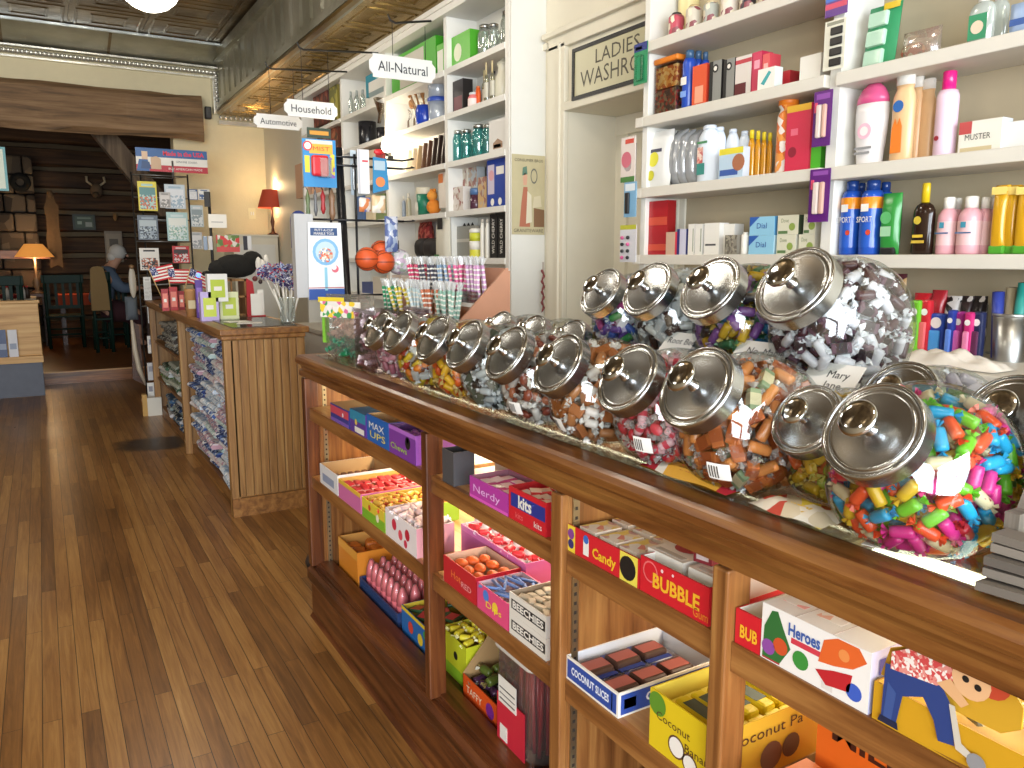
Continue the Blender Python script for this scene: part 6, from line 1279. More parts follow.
# ================================================================ wire rack of toys beyond the showcase
RX, RY = 1.215, 3.55
blk = mt('#15171c', .3)
rk = thing('wire_rack', 'black wire spinner rack with toys hanging, beyond the showcase end', 'rack', (RX, RY, 0))
pz = ony(340, 148, RY).z
MB().cyl((.03, 0, .02), (-.022, 0, pz), .02, .02, blk, 14).build('pole', rk)
MB().lathe([(.24, 0), (.24, .015), (.03, .03)], blk, 24).build('base', rk)
for k, (dx_, dy_) in enumerate(((.06, .02), (-.05, .05))): MB().cyl((dx_, dy_, .9), (dx_, dy_, pz - .02), .006, .006, blk, 8).build('upright_wire', rk)
for z_ in (1.28, 1.62, 1.86, pz - .04): MB().tube([(-.18, -.02, z_), (.28, -.02, z_)], .005, blk, 6).tube([(.28, -.02, z_), (.30, -.10, z_), (.28, -.12, z_)], .004, blk, 6).tube([(-.18, -.02, z_), (-.19, -.1, z_)], .004, blk, 6).build('arm', rk)
MB().tube([(.02 * math.cos(a) * 5, .1 * math.sin(a), 1.27) for a in [2 * PI * k / 20 for k in range(21)]], .004, blk, 6).build('ring', rk)
def facing(label, x0, y0, x1, y1, Y, name, cat, mbf, rz=0., group=None):
    a = ony(x0, y0, Y); b_ = ony(x1, y1, Y); t = thing(name, label, cat, ((a.x + b_.x) / 2, Y, b_.z), rz, group); W = b_.x - a.x; H = a.z - b_.z
    for nm, mb in mbf(W, H): mb.build(nm, t)
    return t
facing('blue toy pack with red gun shaped toy hanging on the wire rack', 302, 138, 337, 188, RY - .16, 'toy_pack', 'toy pack', lambda W, H: [('backing_card', MB().box(-W / 2, W / 2, 0, .004, 0, H, P('#2f86c0')).quad(-W * .4, W * .4, H * .84, H * .98, -.001, P('#c8c8c0')).disc(-W * .35, H * .85, W * .14, -.002, P('#d83a3a')).disc(-W * .35, H * .85, W * .1, -.003, cwhite)),
    ('printed_front', MB().quad(-W * .3, W * .4, H * .7, H * .9, -.0015, P('#e0a83a')).text('MIST', H * .12, P('#c83a2a'), TR(W * .05, -.002, H * .8), W * .5).quad(-W * .45, -W * .3, H * .3, H * .65, -.001, P('#d8c83a')).quad(W * .3, W * .45, H * .2, H * .7, -.001, pm(('#d8c83a', '#8a5ab0', '#3aa0c8'), 60))),
    ('blister', MB().box(-W * .28, W * .22, -.03, 0, H * .22, H * .66, P('#c82430', .3), None, .01).box(-W * .05, W * .28, -.034, 0, H * .2, H * .6, clear('#eef4f8', .3, .05)))])
facing('dark green and gold pack hanging behind the blue toy pack', 307, 127, 331, 139, RY - .1, 'toy_pack', 'toy pack', lambda W, H: [('backing_card', MB().box(-W / 2, W / 2, 0, .004, 0, H, P('#2a3a2c'))), ('printed_front', MB().quad(-W * .4, W * .4, H * .3, H * .7, -.001, P('#c88a2c')))])
facing('tall white card pack hanging by the rack pole', 350, 150, 357, 195, RY + .03, 'toy_pack', 'toy pack', lambda W, H: [('backing_card', MB().box(-W / 2, W / 2, 0, .004, 0, H, P('#c8d8e4'))), ('blister', MB().box(-W * .3, W * .3, -.015, 0, H * .1, H * .7, clear('#e8f0f4', .3, .06, .3), None, .004))])
facing('wide white card pack hanging between two wires of the rack', 357, 149, 370, 194, RY - .12, 'toy_pack', 'toy pack', lambda W, H: [('backing_card', MB().box(-W / 2, W / 2, 0, .004, 0, H, P('#dcdcdc'))), ('printed_front', MB().quad(-W * .1, W * .4, H * .72, H * .76, -.001, P('#c83a4a')).quad(-W * .45, -W * .3, 0, H, -.001, P('#b8b8c0')))])
facing('blue toy pack with red bow top at the outer end of the rack arm', 371, 146, 389, 194, RY - .12, 'toy_pack', 'toy pack', lambda W, H: [('backing_card', MB().prism([(-W * .45, 0), (W * .5, H * .1), (W * .4, H * .75), (-W * .4, H * .78)], 0, .004, P('#2a80b0'))), ('printed_front', MB().quad(-W * .35, W * .3, H * .5, H * .7, -.001, P('#a8bcc8')).disc(0, H * .25, W * .28, -.001, P('#d8824a'))), ('bow', MB().ball((-W * .1, -.005, H * .88), W * .22, P('#c8242c'), 10, 1.3, .5, .8))])
facing('small toy bag with orange picture hanging low on the rack', 360, 197, 372, 212, RY - .12, 'toy_pack', 'toy pack', lambda W, H: [('bag', pouch_mb(W, H, .03, pm(('#c87a4a', '#d8d0c8', '#6a7ab8'), 40, .3)))])
facing('cream toy bag hanging next to the orange picture bag', 373, 195, 387, 213, RY - .12, 'toy_pack', 'toy pack', lambda W, H: [('bag', pouch_mb(W, H, .03, pm(('#e0d8c8', '#d8b890', '#e4e0d8'), 30, .3)))])
facing('clear bag with blue print hanging above the white ball', 386, 216, 400, 252, RY - .1, 'toy_pack', 'toy pack', lambda W, H: [('bag', pouch_mb(W, H, .04, pm(('#9aa8c0', '#5a6a9a', '#c8ccd8'), 45, .3)))])
for k, (x0, x1, y0, y1, c1, lab) in enumerate(((305, 311, 190, 222, '#5a6a44', 'olive hanging toy below the blue toy pack'), (313, 318, 189, 216, '#6a6a6c', 'grey hanging toy below the blue toy pack'), (320, 326, 190, 214, '#a82c30', 'red hanging toy below the blue toy pack'), (328, 336, 189, 220, '#8a6a50', 'brown hanging toy below the blue toy pack'))):
    facing(lab, x0, y0, x1, y1, RY - .1, 'toy_pack', 'toy pack', lambda W, H: [('toy', MB().lathe([(W * .2, 0), (W * .5, H * .2), (W * .35, H * .5), (W * .5, H * .75), (W * .1, H)], P(c1), 10)), ('hook', MB().tube([(0, 0, H), (0, .03, H + .02), (0, .06, H + .015)], .002, blk, 5))])
for k, (px, py, lab) in enumerate(((367, 259, 'orange mini basketball, nearest the rack pole'), (381, 251, 'orange mini basketball, upper one of the middle pair'), (383, 262, 'orange mini basketball, lower one of the middle pair'))):
    c_ = ony(px, py, RY - .06 + .05 * (k == 1)); r_ = .054 if k != 1 else .05
    t = thing('basketball', lab, 'ball', (c_.x, c_.y, c_.z), .3 * k, 'mini basketballs')
    MB().ball((0, 0, 0), r_, P('#d85a2a', .5), 20).build('ball', t)
    sm_ = MB()
    for M in (TR(), TR(rx=PI / 2), TR(ry=.5, rx=PI / 2 + .8), TR(ry=-.5, rx=PI / 2 - .8)): sm_.lathe([(r_ * 1.004, -.0018), (r_ * 1.012, 0), (r_ * 1.004, .0018)], black, 28, M, True, False, False)
    sm_.build('seam', t)
c_ = ony(399, 262, RY - .03); t = thing('toy_ball', 'white speckled ball beside the mini basketballs on the rack', 'ball', c_); MB().ball((0, 0, 0), .06, pm(('#d8d8dc', '#b8a0b8', '#a8b8a8', '#e4e4e8', '#d0c8d4'), 60), 20).build('ball', t); MB().cyl((0, 0, .05), (0, 0, .1), .002, .002, black, 5).build('string', t)
cf = facing('white hanging card with blue ringed toy printed on it, at the rack', 306, 222, 345, 299, RY - .2, 'toy_card', 'toy card', lambda W, H: [('backing_card', MB().prism([(-W / 2, 0), (W / 2, 0), (W * .45, H), (-W * .45, H)], 0, .005, P('#e2e6e8')).prism([(-W / 2, 0), (W / 2, 0), (W * .49, H * .14), (-W * .49, H * .14)], -.001, 0, P('#2a4f9a'))),
    ('printed_front', MB().quad(-W * .4, W * .34, H * .83, H * .93, -.001, P('#2a4a7a')).text('PUTT-A-CUP', H * .045, cwhite, TR(-W * .03, -.0016, H * .9), W * .5).text('MARBLE TOSS', H * .045, cwhite, TR(-W * .03, -.0016, H * .855), W * .55).disc(0, H * .62, W * .36, -.0012, P('#7ab0d8')).disc(0, H * .62, W * .28, -.0016, P('#b8d0e0')).disc(0, H * .58, W * .2, -.002, pm(('#c8b8a0', '#d86a4a', '#e8e4d8', '#7a9ac0'), 120)).quad(-W * .05, W * .03, H * .12, H * .42, -.0012, P('#8ac0d8')).disc(W * .25, H * .4, W * .1, -.0012, P('#d86a7a')).disc(W * .22, H * .42, W * .07, -.0016, P('#e2e6e8')).quad(-W * .5, W * .5, H * .15, H * .16, -.0012, P('#b83a4a')))])
t = thing('toy_box', 'grey side carton standing behind the white ringed toy card', 'carton', (cf.location.x - .075, RY - .185, cf.location.z + .01), 0); MB().box(-.05, .03, .0, .05, 0, .35, P('#b0b0b0')).build('box_body', t)
# ================================================================ oak counter of folded cloths beyond the showcase
KX0, KX1, KY0, KY1, KZ = .83, 1.28, 4.5, 8.0, 1.065
oak2 = wood('#6e4a24', '#936a3a', '#b08a54', 'Z', .8, .45); oak2y = wood('#5a3a1a', '#85582c', '#a3763f', 'Y', .8, .4)
kc = thing('shop_counter', 'oak counter with beadboard end and open shelves of folded cloth', 'counter', (KX0, 6, 0))
def kp(mb, name, bevel=0., label=None):
    o = mb.build(name, kc, bevel=bevel); o.matrix_parent_inverse = Matrix.Translation(kc.location).inverted()
    if label: o['label'] = label
kp(MB().box(KX0 - .02, KX1 + .02, KY0 - .02, KY1, KZ - .035, KZ, oak2y).box(KX0 - .012, KX1, KY0 - .012, KY1, KZ - .06, KZ - .035, oak2y), 'counter_top', .006)
kp(MB().box(KX0 + .06, KX1 - .03, KY0 + .05, KY0 + 1.4, KZ, KZ + .005, clear('#e8f0ee', .3, .03, .3, '#7a7a70')), 'glass_inset')
bd = MB().box(KX0 + .02, KX1, KY0 + .012, KY0 + .03, .0, KZ - .06, oak2)
for k in range(9):
    x0 = KX0 + .035 + k * .0455; bd.box(x0, x0 + .041, KY0, KY0 + .012, .11, KZ - .062, oak2)
kp(bd, 'beadboard_end', .003)
kp(MB().box(KX0, KX1 + .005, KY0 - .01, KY0 + .012, 0, .105, oak2y), 'baseboard')
for yy in (KY0, 6.18, KY1 - .06): kp(MB().box(KX0, KX0 + .05, yy, yy + .06, 0, KZ - .06, oak2), 'post', .004)
kp(MB().box(KX1 - .015, KX1, KY0 + .03, KY1, 0, KZ - .06, oak2).box(KX0 + .05, KX1 - .015, KY0 + .03, KY1, 0, .07, oak2y).box(KX0 + .02, KX1 - .015, 6.195, 6.215, .07, KZ - .06, oak2).box(KX0 + .02, KX1 - .015, KY1 - .02, KY1, .07, KZ - .06, oak2), 'carcass')
for z_ in (.36, .70): kp(MB().box(KX0 + .03, KX1 - .015, 6.24, KY1 - .06, z_ - .02, z_, oak2y), 'shelf')
def folded(w, d, h, m_):
    """a folded cloth: rounded front fold, layers showing at the end"""
    p = [(0, .1 * h), (.012, 0), (d, 0), (d, h), (.012, h), (.002, h * .75), (-.004, h * .5)]
    return MB().prism(p, -w / 2, w / 2, m_, Matrix(((0, 1, 0, 0), (1, 0, 0, 0), (0, 0, 1, 0), (0, 0, 0, 1))))
clo = [('#3f5a96', '#8aa8d0', '#dfe3ea', 'blue'), ('#c8d4e0', '#9ab0c8', '#e8ecef', 'pale blue'), ('#e0d8d8', '#c89aa8', '#e8e4e0', 'white and pink'), ('#26356a', '#5a76b0', '#a8b8d0', 'navy'), ('#b8ccc8', '#d8e0dc', '#8aa8a8', 'sea green'), ('#b8909c', '#d8ccd0', '#7a7aa0', 'rose')]
protos = {}
r_ = random.Random(4)
for col in range(3):
    yc = 4.86 + col * .475; z_ = .075; n = 0
    while z_ < .955:
        h = r_.uniform(.026, .036); i = (n // 3 + col * 2 + (r_.random() < .35)) % 6
        a_, b_, c_, nm = clo[i]
        lab = '%s printed cloth folded in the open shelf, %s stack from the beadboard end' % (nm, ('first', 'second', 'third')[col])
        key = (i, col)
        if key not in protos:
            o = folded(.44, .34, .031, pm((a_, b_, c_, a_, '#d8d8dc'), 38, .85, (1, 1, 2.2))).build('folded_cloth'); tag(o, lab, 'folded cloth', nm + ' cloths in the %s stack' % ('first', 'second', 'third')[col]); protos[key] = o
        else: o = protos[key].copy(); COL.objects.link(o)
        o.location = (KX0 + .055 + r_.uniform(-.035, .03), yc + r_.uniform(-.015, .015), z_); o.rotation_euler = (0, 0, FACE_X + r_.uniform(-.06, .06)); o.scale = (1, 1, h / .031)
        z_ += h + .001; n += 1
for (z0_, top, cols_, lab) in ((.07, .30, ('#2a3a5a', '#4a6a8a', '#c8c8cc', '#1f2a3a', '#8a9a9a'), 'bottom'), (.36, .60, ('#d8d8d4', '#3a5a44', '#a8b0a0', '#5a7a3a', '#c8d0d0'), 'middle'), (.70, .96, ('#3a3a3a', '#6a6a64', '#a8a498', '#4a4440', '#8a8a80'), 'top')):
    for col, yc in enumerate((6.55, 7.05, 7.55)):
        z_ = z0_ + .001; n = 0; hmax = top - (.05 * col)
        while z_ < hmax:
            c1 = cols_[(n + col) % 5]; h = .03
            o = folded(.42, .33, h, pm((c1, c1, '#b8b8b0', c1), 30, .85, (1, 1, 2))).build('folded_shirt')
            tag(o, 'folded shirt, %s in the %s stack on the %s counter shelf' % (('lowest', 'second', 'third', 'fourth', 'fifth', 'sixth', 'seventh', 'eighth', 'ninth')[n], ('nearest', 'middle', 'farthest')[col], lab), 'folded shirt', 'folded shirts')
            o.location = (KX0 + .06 + r_.uniform(-.02, .02), yc, z_); o.rotation_euler = (0, 0, FACE_X + r_.uniform(-.08, .08))
            z_ += h + .001; n += 1
# ---- things standing on the counter
def on_counter(label, name, cat, x0, x1, ytop, Y, mbf, rz=0., z=KZ, group=None):
    a = ony((x0 + x1) / 2, ytop, Y); W = ony(x1, ytop, Y).x - ony(x0, ytop, Y).x
    t = thing(name, label, cat, (a.x, Y, z), rz, group); H = a.z - z
    for nm, mb in mbf(W, max(H, .02)): mb.build(nm, t)
    return t
def gift(c1, c2): return lambda W, H: [('box_body', MB().box(-W / 2, W / 2, 0, W * .6, 0, H, P(c1))), ('label', MB().quad(-W * .36, W * .36, H * .15, H * .8, LF, P(c2)).quad(-W * .2, W * .2, H * .4, H * .55, LF * 2, cwhite))]
def KYof(py): return onz(230, py, KZ + .005).y
on_counter('white and lilac soap box with lime label, lower of the pair beside the wooden crate', 'soap_box', 'soap box', 200, 218, 292, 5.15, gift('#b8a8d8', '#c0cf4a'))
on_counter('pale box with lime label standing against the wooden crate', 'soap_box', 'soap box', 219, 238, 292, 5.2, gift('#d8dcb0', '#b8c84a'))
on_counter('white box with lime label stacked on top of the lilac one', 'soap_box', 'soap box', 207, 227, 274, 5.15, lambda W, H: gift('#e0e0dc', '#b0c43a')(W, H), z=KZ + .118)
on_counter('slim purple box behind the lilac soap box', 'soap_box', 'soap box', 195, 202, 280, 5.45, gift('#5a3a94', '#8a6ac0'))
t = on_counter('round dark gadget glowing blue on the counter', 'night_light', 'night light', 194, 202, 268, 5.6, lambda W, H: [('base', MB().lathe([(W * .4, 0), (W * .3, H * .7)], P('#4a4a6a'), 12)), ('glow', MB().ball((0, 0, H * .85), W * .3, mt('#3a5aff', .3, emit=6., var=0), 10))])
on_counter('brown kraft pot between red boxes and the lilac soap box', 'kraft_pot', 'pot', 184, 196, 289, 5.6, lambda W, H: [('pot', MB().lathe([(W * .4, 0), (W * .5, H * .9), (W * .5, H)], P('#a87a4a', .7), 16)), ('label', MB().quad(-W * .3, W * .3, H * .3, H * .6, -W * .5 - .001, P('#c8b890')))])
wc = on_counter('small open wooden crate holding the soap boxes and plush cow', 'wooden_crate', 'crate', 216, 246, 279, 5.5, lambda W, H: [('crate', MB().box(-W / 2, W / 2, 0, .012, 0, .015, oak2).box(-W / 2, W / 2, 0, .012, H - .015, H, oak2).box(-W / 2, W / 2, .0, .012, H * .5, H * .5 + .012, oak2).box(-W / 2, -W / 2 + .012, 0, .012, 0, H, oak2).box(-.006, .006, 0, .012, 0, H, oak2).box(W / 2 - .012, W / 2, 0, .012, 0, H, oak2).box(-W / 2, W / 2, .012, .2, H - .012, H, oak2).box(-W / 2, -W / 2 + .012, .012, .2, 0, H - .012, oak2).box(W / 2 - .012, W / 2, .012, .2, 0, H - .012, oak2))])
cw_ = ony(243, 277, 5.55)
cow = thing('plush_cow', 'black and white plush cow lying on top of the wooden crate', 'plush toy', (cw_.x - .035, 5.58, wc.location.z + (ony(231, 279, 5.5).z - KZ)), 0)
kb = mt('#15130f', .95, bump=.4); kw = mt('#dedad2', .95, bump=.4)
cow.scale = (1.2, 1.2, 1.2)
b_ = MB(); b_.ball((0, 0, .07), .07, kb, 16, 1.7, .9, .95).ball((.09, 0, .10), .055, kb, 14, 1.1, 1, 1).ball((-.10, .0, .055), .05, kb, 12); b_.build('body', cow)
MB().ball((.13, -.055, .05), .03, kw, 10, .9, .8, 2.0).ball((.15, -.02, .03), .05, kw, 14, 1.1, .9, .9).ball((.11, -.06, .08), .022, kw, 10, .8, .8, 1.9).ball((.16, -.03, .1), .02, kw, 10, .8, .8, 1.8).build('white_patch', cow)
MB().ball((-.16, -.02, .03), .02, kb, 8, 1.5, .8, .8).build('head', cow)
rs = on_counter('red card stand with white cards and small figures on the counter', 'card_stand', 'card stand', 246, 264, 278, 5.35, lambda W, H: [('stand', MB().box(-W / 2, W / 2, 0, .05, 0, .012, P('#b01e28')).prism([(-W / 2, 0), (W * .1, 0), (-W * .1, H * .9), (-W * .45, H)], .02, .03, P('#b01e28'))), ('card', MB().box(-W * .3, W * .3, -.002, .0, .012, H * .6, cwhite).box(W * .1, W * .45, .01, .012, .012, H * .7, cwhite)), ('figure', MB().ball((W * .05, .03, H * .98), W * .16, P('#6a2a2a'), 8).ball((W * .35, .03, H * .9), W * .13, P('#3a2a2a'), 8))])
for k, (x0, x1, y_, Y, rz) in enumerate(((224, 250, 308, 4.95, .2), (236, 262, 311, 4.8, -.3))):
    a = ony((x0 + x1) / 2, y_, Y); t = thing('receipt_paper', ('white paper lying flat by the lime boxes', 'white paper lying flat near the glass of flags')[k], 'paper', (a.x, Y, KZ + .006), rz); MB().box(-.07, .07, -.05, .05, 0, .001, cwhite).build('sheet', t)
# tumbler with straws and pinwheel flags
gy = 4.72; ga = ony(287, 300, gy)
gt = thing('glass_tumbler', 'glass tumbler holding white sticks and star spangled pinwheels', 'tumbler', (ga.x, gy, KZ + .006), 0)
MB().lathe([(.042, 0), (.042, .01), (.05, .15)], clear('#eef4f2', .3, .04, .2, '#d0d8d4'), 20, cap1=False).build('glass_wall', gt)
stx = [pm(('#1f2f6a', '#b8b8c8', '#a82a34', '#2a3a7a', '#8a98c0'), 130, .4), pm(('#2a2f6a', '#c8c8d4', '#4a3a5a'), 130, .4)]
for k in range(11):
    a = k * 2.399; lx, ly = rnd.uniform(-.42, .22), rnd.uniform(-.22, .22); L_ = rnd.uniform(.22, .33)
    t = thing('pinwheel', '%s star spangled foil pinwheel on a stick in the glass tumbler' % ('first', 'second', 'third', 'fourth', 'fifth', 'sixth', 'seventh', 'eighth', 'ninth', 'tenth', 'last')[k], 'pinwheel', gt.location + Vector((.015 * math.cos(a), .015 * math.sin(a), .008)), 0, 'pinwheels in the tumbler', rot=(ly, lx, 0))
    MB().cyl((0, 0, 0), (0, 0, L_), .003, .003, cwhite, 6).build('stick', t)
    w_ = MB()
    for q in range(6):
        c_, s_ = math.cos(q * PI / 3), math.sin(q * PI / 3)
        w_.add([(0, -.008, L_), (.045 * c_ - .012 * s_, -.004, L_ + .045 * s_ + .012 * c_), (.03 * c_ + .02 * s_, -.016, L_ + .03 * s_ - .02 * c_)], [(0, 1, 2)], stx[k % 2])
    w_.ball((0, -.014, L_), .006, P('#c83a3a'), 6).build('wheel', t)
for k in range(4):
    t = thing('straw', '%s white straw standing in the glass tumbler' % ('first', 'second', 'third', 'fourth')[k], 'straw', gt.location + Vector((-.02 + .013 * k, -.012, .008)), 0, rot=(0, (-.3, -.1, .12, .3)[k], 0)); MB().cyl((0, 0, 0), (0, 0, .2), .006, .006, cwhite, 8).build('straw', t)
# red boxes and small flags at the far end of the counter
for k, (x0, x1, yt, c1) in enumerate(((161, 168, 289, '#981c24'), (169, 177, 287, '#a8282c'), (178, 184, 291, '#8a1a22'))):
    on_counter('%s small red box below the little flags' % ('first', 'second', 'third')[k], 'red_box', 'box', x0, x1, yt, 6.3 + .05 * k, gift(c1, '#d87a6a'))
ft = thing('flag_holder', 'small dark block holding hand flags at the far end of the counter', 'flag holder', (ony(172, 290, 6.75).x, 6.75, KZ), 0); MB().box(-.10, .10, -.03, .03, 0, .03, black).build('block', ft)
def flag_mb(W, H):
    st = MB(); rd = mt('#b8242e', .7); 
    N = 8
    for s_ in range(9):
        z0, z1 = H * s_ / 9, H * (s_ + 1) / 9
        vs = [(W * i / N, .006 * math.sin(i * 1.1), zz - .12 * W * i / N) for i in range(N + 1) for zz in (z0, z1)]
        st.add(vs, [(2 * i, 2 * i + 2, 2 * i + 3, 2 * i + 1) for i in range(N)], rd if s_ % 2 == 0 else cwhite, True)
    ca = MB(); vs = [(W * .45 * i / 4, .006 * math.sin(i * .5) - .0015, zz - .12 * W * .45 * i / 4) for i in range(5) for zz in (H * 4 / 9, H)]
    ca.add(vs, [(2 * i, 2 * i + 2, 2 * i + 3, 2 * i + 1) for i in range(4)], pm(('#26346e', '#26346e', '#26346e', '#d8d8e4'), 160), True)
    return st, ca
for k, (dx_, ln, z_, lab) in enumerate(((-.06, -.35, .16, 'little striped hand flag leaning over the red boxes, first of three'), (.0, -.1, .14, 'little striped hand flag, middle one of three'), (.06, .3, .16, 'little striped hand flag nearest the lilac boxes'))):
    t = thing('hand_flag', lab, 'flag', ft.location + Vector((dx_, 0, .03)), 0, rot=(0, ln, .0)); MB().cyl((0, 0, 0), (0, 0, z_ + .14), .0035, .0035, P('#c8a870'), 6).build('stick', t)
    a, b_ = flag_mb(.17, .11); o1 = a.build('stripes', t, (.003, 0, z_ + .02)); o2 = b_.build('star_field', t, (.003, -.001, z_ + .02))
# card spinner at the far end of the counter
SPX, SPY = 1.02, 8.22
sp = thing('card_spinner', 'tall wire card spinner carrying greeting cards at the far counter end', 'card rack', (SPX, SPY, 0))
sil = mt('#8a8a88', .35, .8); topz = ony(172, 175, SPY).z
MB().lathe([(.26, 0), (.26, .02), (.04, .05)], P('#c8c4bc'), 20).build('base', sp)
for (x, y) in ((-.24, -.1), (.24, -.1), (.14, .12), (-.14, .12)): MB().cyl((x, y, .03), (x, y, topz), .008, .008, black, 6).build('upright_wire', sp)
for k in range(7): z_ = topz - .02 - .2 * k; MB().tube([(-.24, -.1, z_), (.24, -.1, z_), (.14, .12, z_), (-.14, .12, z_), (-.24, -.1, z_)], .005, sil, 6).build('shelf_wire', sp)
cds = [(137, 158, 181, 211, ('#d8c83a', '#a8c8c0', '#c86a4a', '#5a8a8a'), 'yellow topped greeting card on the top left of the spinner'), (164, 186, 184, 209, ('#c0ccd4', '#9ab0c0', '#d8dce0'), 'pale blue greeting card on the top row of the spinner'),
       (137, 159, 215, 240, ('#5a6470', '#8a98a4', '#3a4450', '#a8b4b8'), 'grey blue greeting card on the second row of the spinner'), (166, 189, 212, 241, ('#a8c8c8', '#c8d8d8', '#8ab0a0', '#dce0d8'), 'mint green greeting card on the second row of the spinner'),
       (139, 160, 248, 270, ('#d8d4cc', '#2a2422', '#a85a3a', '#d8d4cc'), 'white greeting card with dark photo on the third row'), (172, 190, 246, 263, ('#c02a30', '#d8c8c8', '#c83a3a', '#3a2a2a'), 'red dog greeting card on the third row of the spinner'),
       (190, 204, 205, 227, ('#b8c4c8', '#d4d8d8', '#8a989c'), 'small pale card on the right wing of the spinner'), (190, 203, 232, 249, ('#c0c0c0', '#9aa0a4', '#d8d8d8'), 'small grey card on the lower right wing of the spinner'),
       (143, 152, 277, 300, ('#d8d8d4', '#b8b8b4', '#c8c8c4'), 'white leaflet at the low left of the spinner'), (159, 171, 192, 208, ('#b8b4b0', '#8a8884', '#d0ccc8'), 'half hidden grey card between the top row cards'), (187, 198, 189, 200, ('#3a5a8a', '#d8d8d8', '#d0d0d0'), 'white and navy card high on the right wing'), (198, 210, 189, 200, ('#d8d8d4', '#3a5a8a', '#e0e0dc'), 'second white and navy card high on the right wing')]
for k, (x0, x1, y0, y1, c_, lab) in enumerate(cds):
    Y = SPY - .14 - .003 * k if x0 < 187 else SPY - .1
    facing(lab, x0, y0, x1, y1, Y, 'greeting_card', 'greeting card', lambda W, H: [('card', MB().box(-W / 2, W / 2, 0, .004, 0, H, P(c_[0]))), ('picture', MB().quad(-W * .42, W * .42, H * .05, H * .55, -.001, pm(c_[1:], 75, .4)).quad(-W * .42, W * .42, H * .55, H * .8, -.001, P(c_[-1]))), ('caption', MB().quad(-W * .3, W * .3, H * .84, H * .92, -.001, P(c_[1])))])
for k, y_ in enumerate((315, 345, 372, 392)):
    facing('white booklet %s on the low pockets of the spinner' % ('topmost', 'second', 'third', 'lowest')[k], 147, y_ - 9, 155, y_ + 8, SPY - .14, 'booklet', 'booklet', lambda W, H: [('booklet', MB().box(-W / 2, W / 2, 0, .006, 0, H, P(('#c8c8c4', '#d0ccc4', '#b8b8b8', '#d8d8d4')[k])).quad(-W * .3, W * .3, H * .5, H * .8, -.001, P('#8a8a94')))])
a = ony(135, 147, SPY - .05); b_ = ony(208, 174, SPY - .05); W = b_.x - a.x; H = a.z - b_.z
sn = thing('header_sign', 'red, white and blue Made in the USA sign on top of the card spinner', 'sign', ((a.x + b_.x) / 2, SPY - .05, b_.z), 0)
MB().box(-W / 2, W / 2, 0, .006, 0, H, cwhite).quad(-W / 2, W / 2, H * .62, H, -.001, P('#2f5f9a')).quad(-W / 2, W / 2, 0, H * .28, -.001, P('#b82a3a')).build('board', sn)
mb = MB().text('*Made in the USA', H * .27, P('#e0304a'), TR(W * .16, -.0025, H * .80), W * .58).text('GENUINE GOODS', H * .12, P('#4a4a54'), TR(W * .2, -.002, H * .46), W * .3).text('BUY AMERICAN MADE', H * .13, cwhite, TR(W * .18, -.002, H * .14), W * .48)
y_ = -.002
for c_, pts in (('#2f5f9a', [(-.5, .0), (-.32, .0), (-.34, .5), (-.46, .5)]), ('#d8b89a', [(-.42, .5), (-.34, .5), (-.34, .85), (-.42, .85)]), ('#c8a888', [(-.3, .1), (-.16, .1), (-.16, .55), (-.22, .66), (-.3, .6)]), ('#2a4a7a', [(-.44, .1), (-.3, .1), (-.32, .4), (-.42, .45)])):
    mb.add([(W * u, y_, H * v) for u, v in pts], [tuple(range(len(pts)))], P(c_)); y_ -= .0006
mb.build('print', sn)
MB().cyl((0, .008, -.06), (0, .008, H * .5), .012, .012, sil, 8).build('stem', sn)
# small wire rack of key tags at the near side of the spinner
wk = thing('tag_rack', 'low wire rack of small items between the card spinner and the plush cow', 'rack', (ony(212, 250, 6.9).x, 6.9, KZ), 0)
hz = ony(212, 192, 6.9).z - KZ; MB().cyl((0, 0, 0), (0, 0, hz), .012, .012, black, 8).build('pole', wk); MB().lathe([(.09, 0), (.09, .01), (.015, .02)], black, 16).build('base', wk); MB().box(-.04, .0, -.03, -.01, hz - .12, hz, black).build('clip', wk)
facing('white notepaper clipped on the low wire rack', 208, 214, 227, 228, 6.8, 'note_card', 'card', lambda W, H: [('card', MB().box(-W / 2, W / 2, 0, .004, 0, H, cwhite).quad(-W * .35, W * .3, H * .4, H * .45, -.001, P('#8a8a8a')))])
facing('green and red photo pack hanging on the low wire rack', 216, 235, 240, 252, 6.78, 'photo_pack', 'pack', lambda W, H: [('pack', MB().box(-W / 2, W / 2, 0, .012, 0, H, pm(('#5a7a3a', '#c83a3a', '#8aa06a', '#d8d0c8'), 30, .3)).quad(-W / 2, W / 2, 0, H * .3, -.001, P('#c84a4a')))])
for k, (px, c1) in enumerate(((203, '#8a9ab0'), (208, '#c8c8c8'), (243, '#2a2a34'), (247, '#d0d0d0'))): facing('%s tag hanging on the low wire rack' % ('blue grey', 'light', 'black', 'white')[k], px, 236, px + 5, 250, 6.77, 'key_tag', 'tag', lambda W, H: [('tag', MB().box(-W / 2, W / 2, 0, .006, 0, H, P(c1), None, .002))])
facing('olive box on the counter in front of the spinner', 203, 255, 212, 275, 6.2, 'candle_box', 'box', lambda W, H: [('box_body', MB().box(-W / 2, W / 2, 0, .05, 0, H, P('#8a8a4a')))]).location.z = KZ
facing('amber and green bottle pack before the spinner', 212, 252, 222, 275, 6.25, 'candle_box', 'box', lambda W, H: [('box_body', MB().box(-W / 2, W / 2, 0, .05, 0, H, pm(('#6a8a3a', '#c8862a', '#d8d0b0'), 40)))]).location.z = KZ
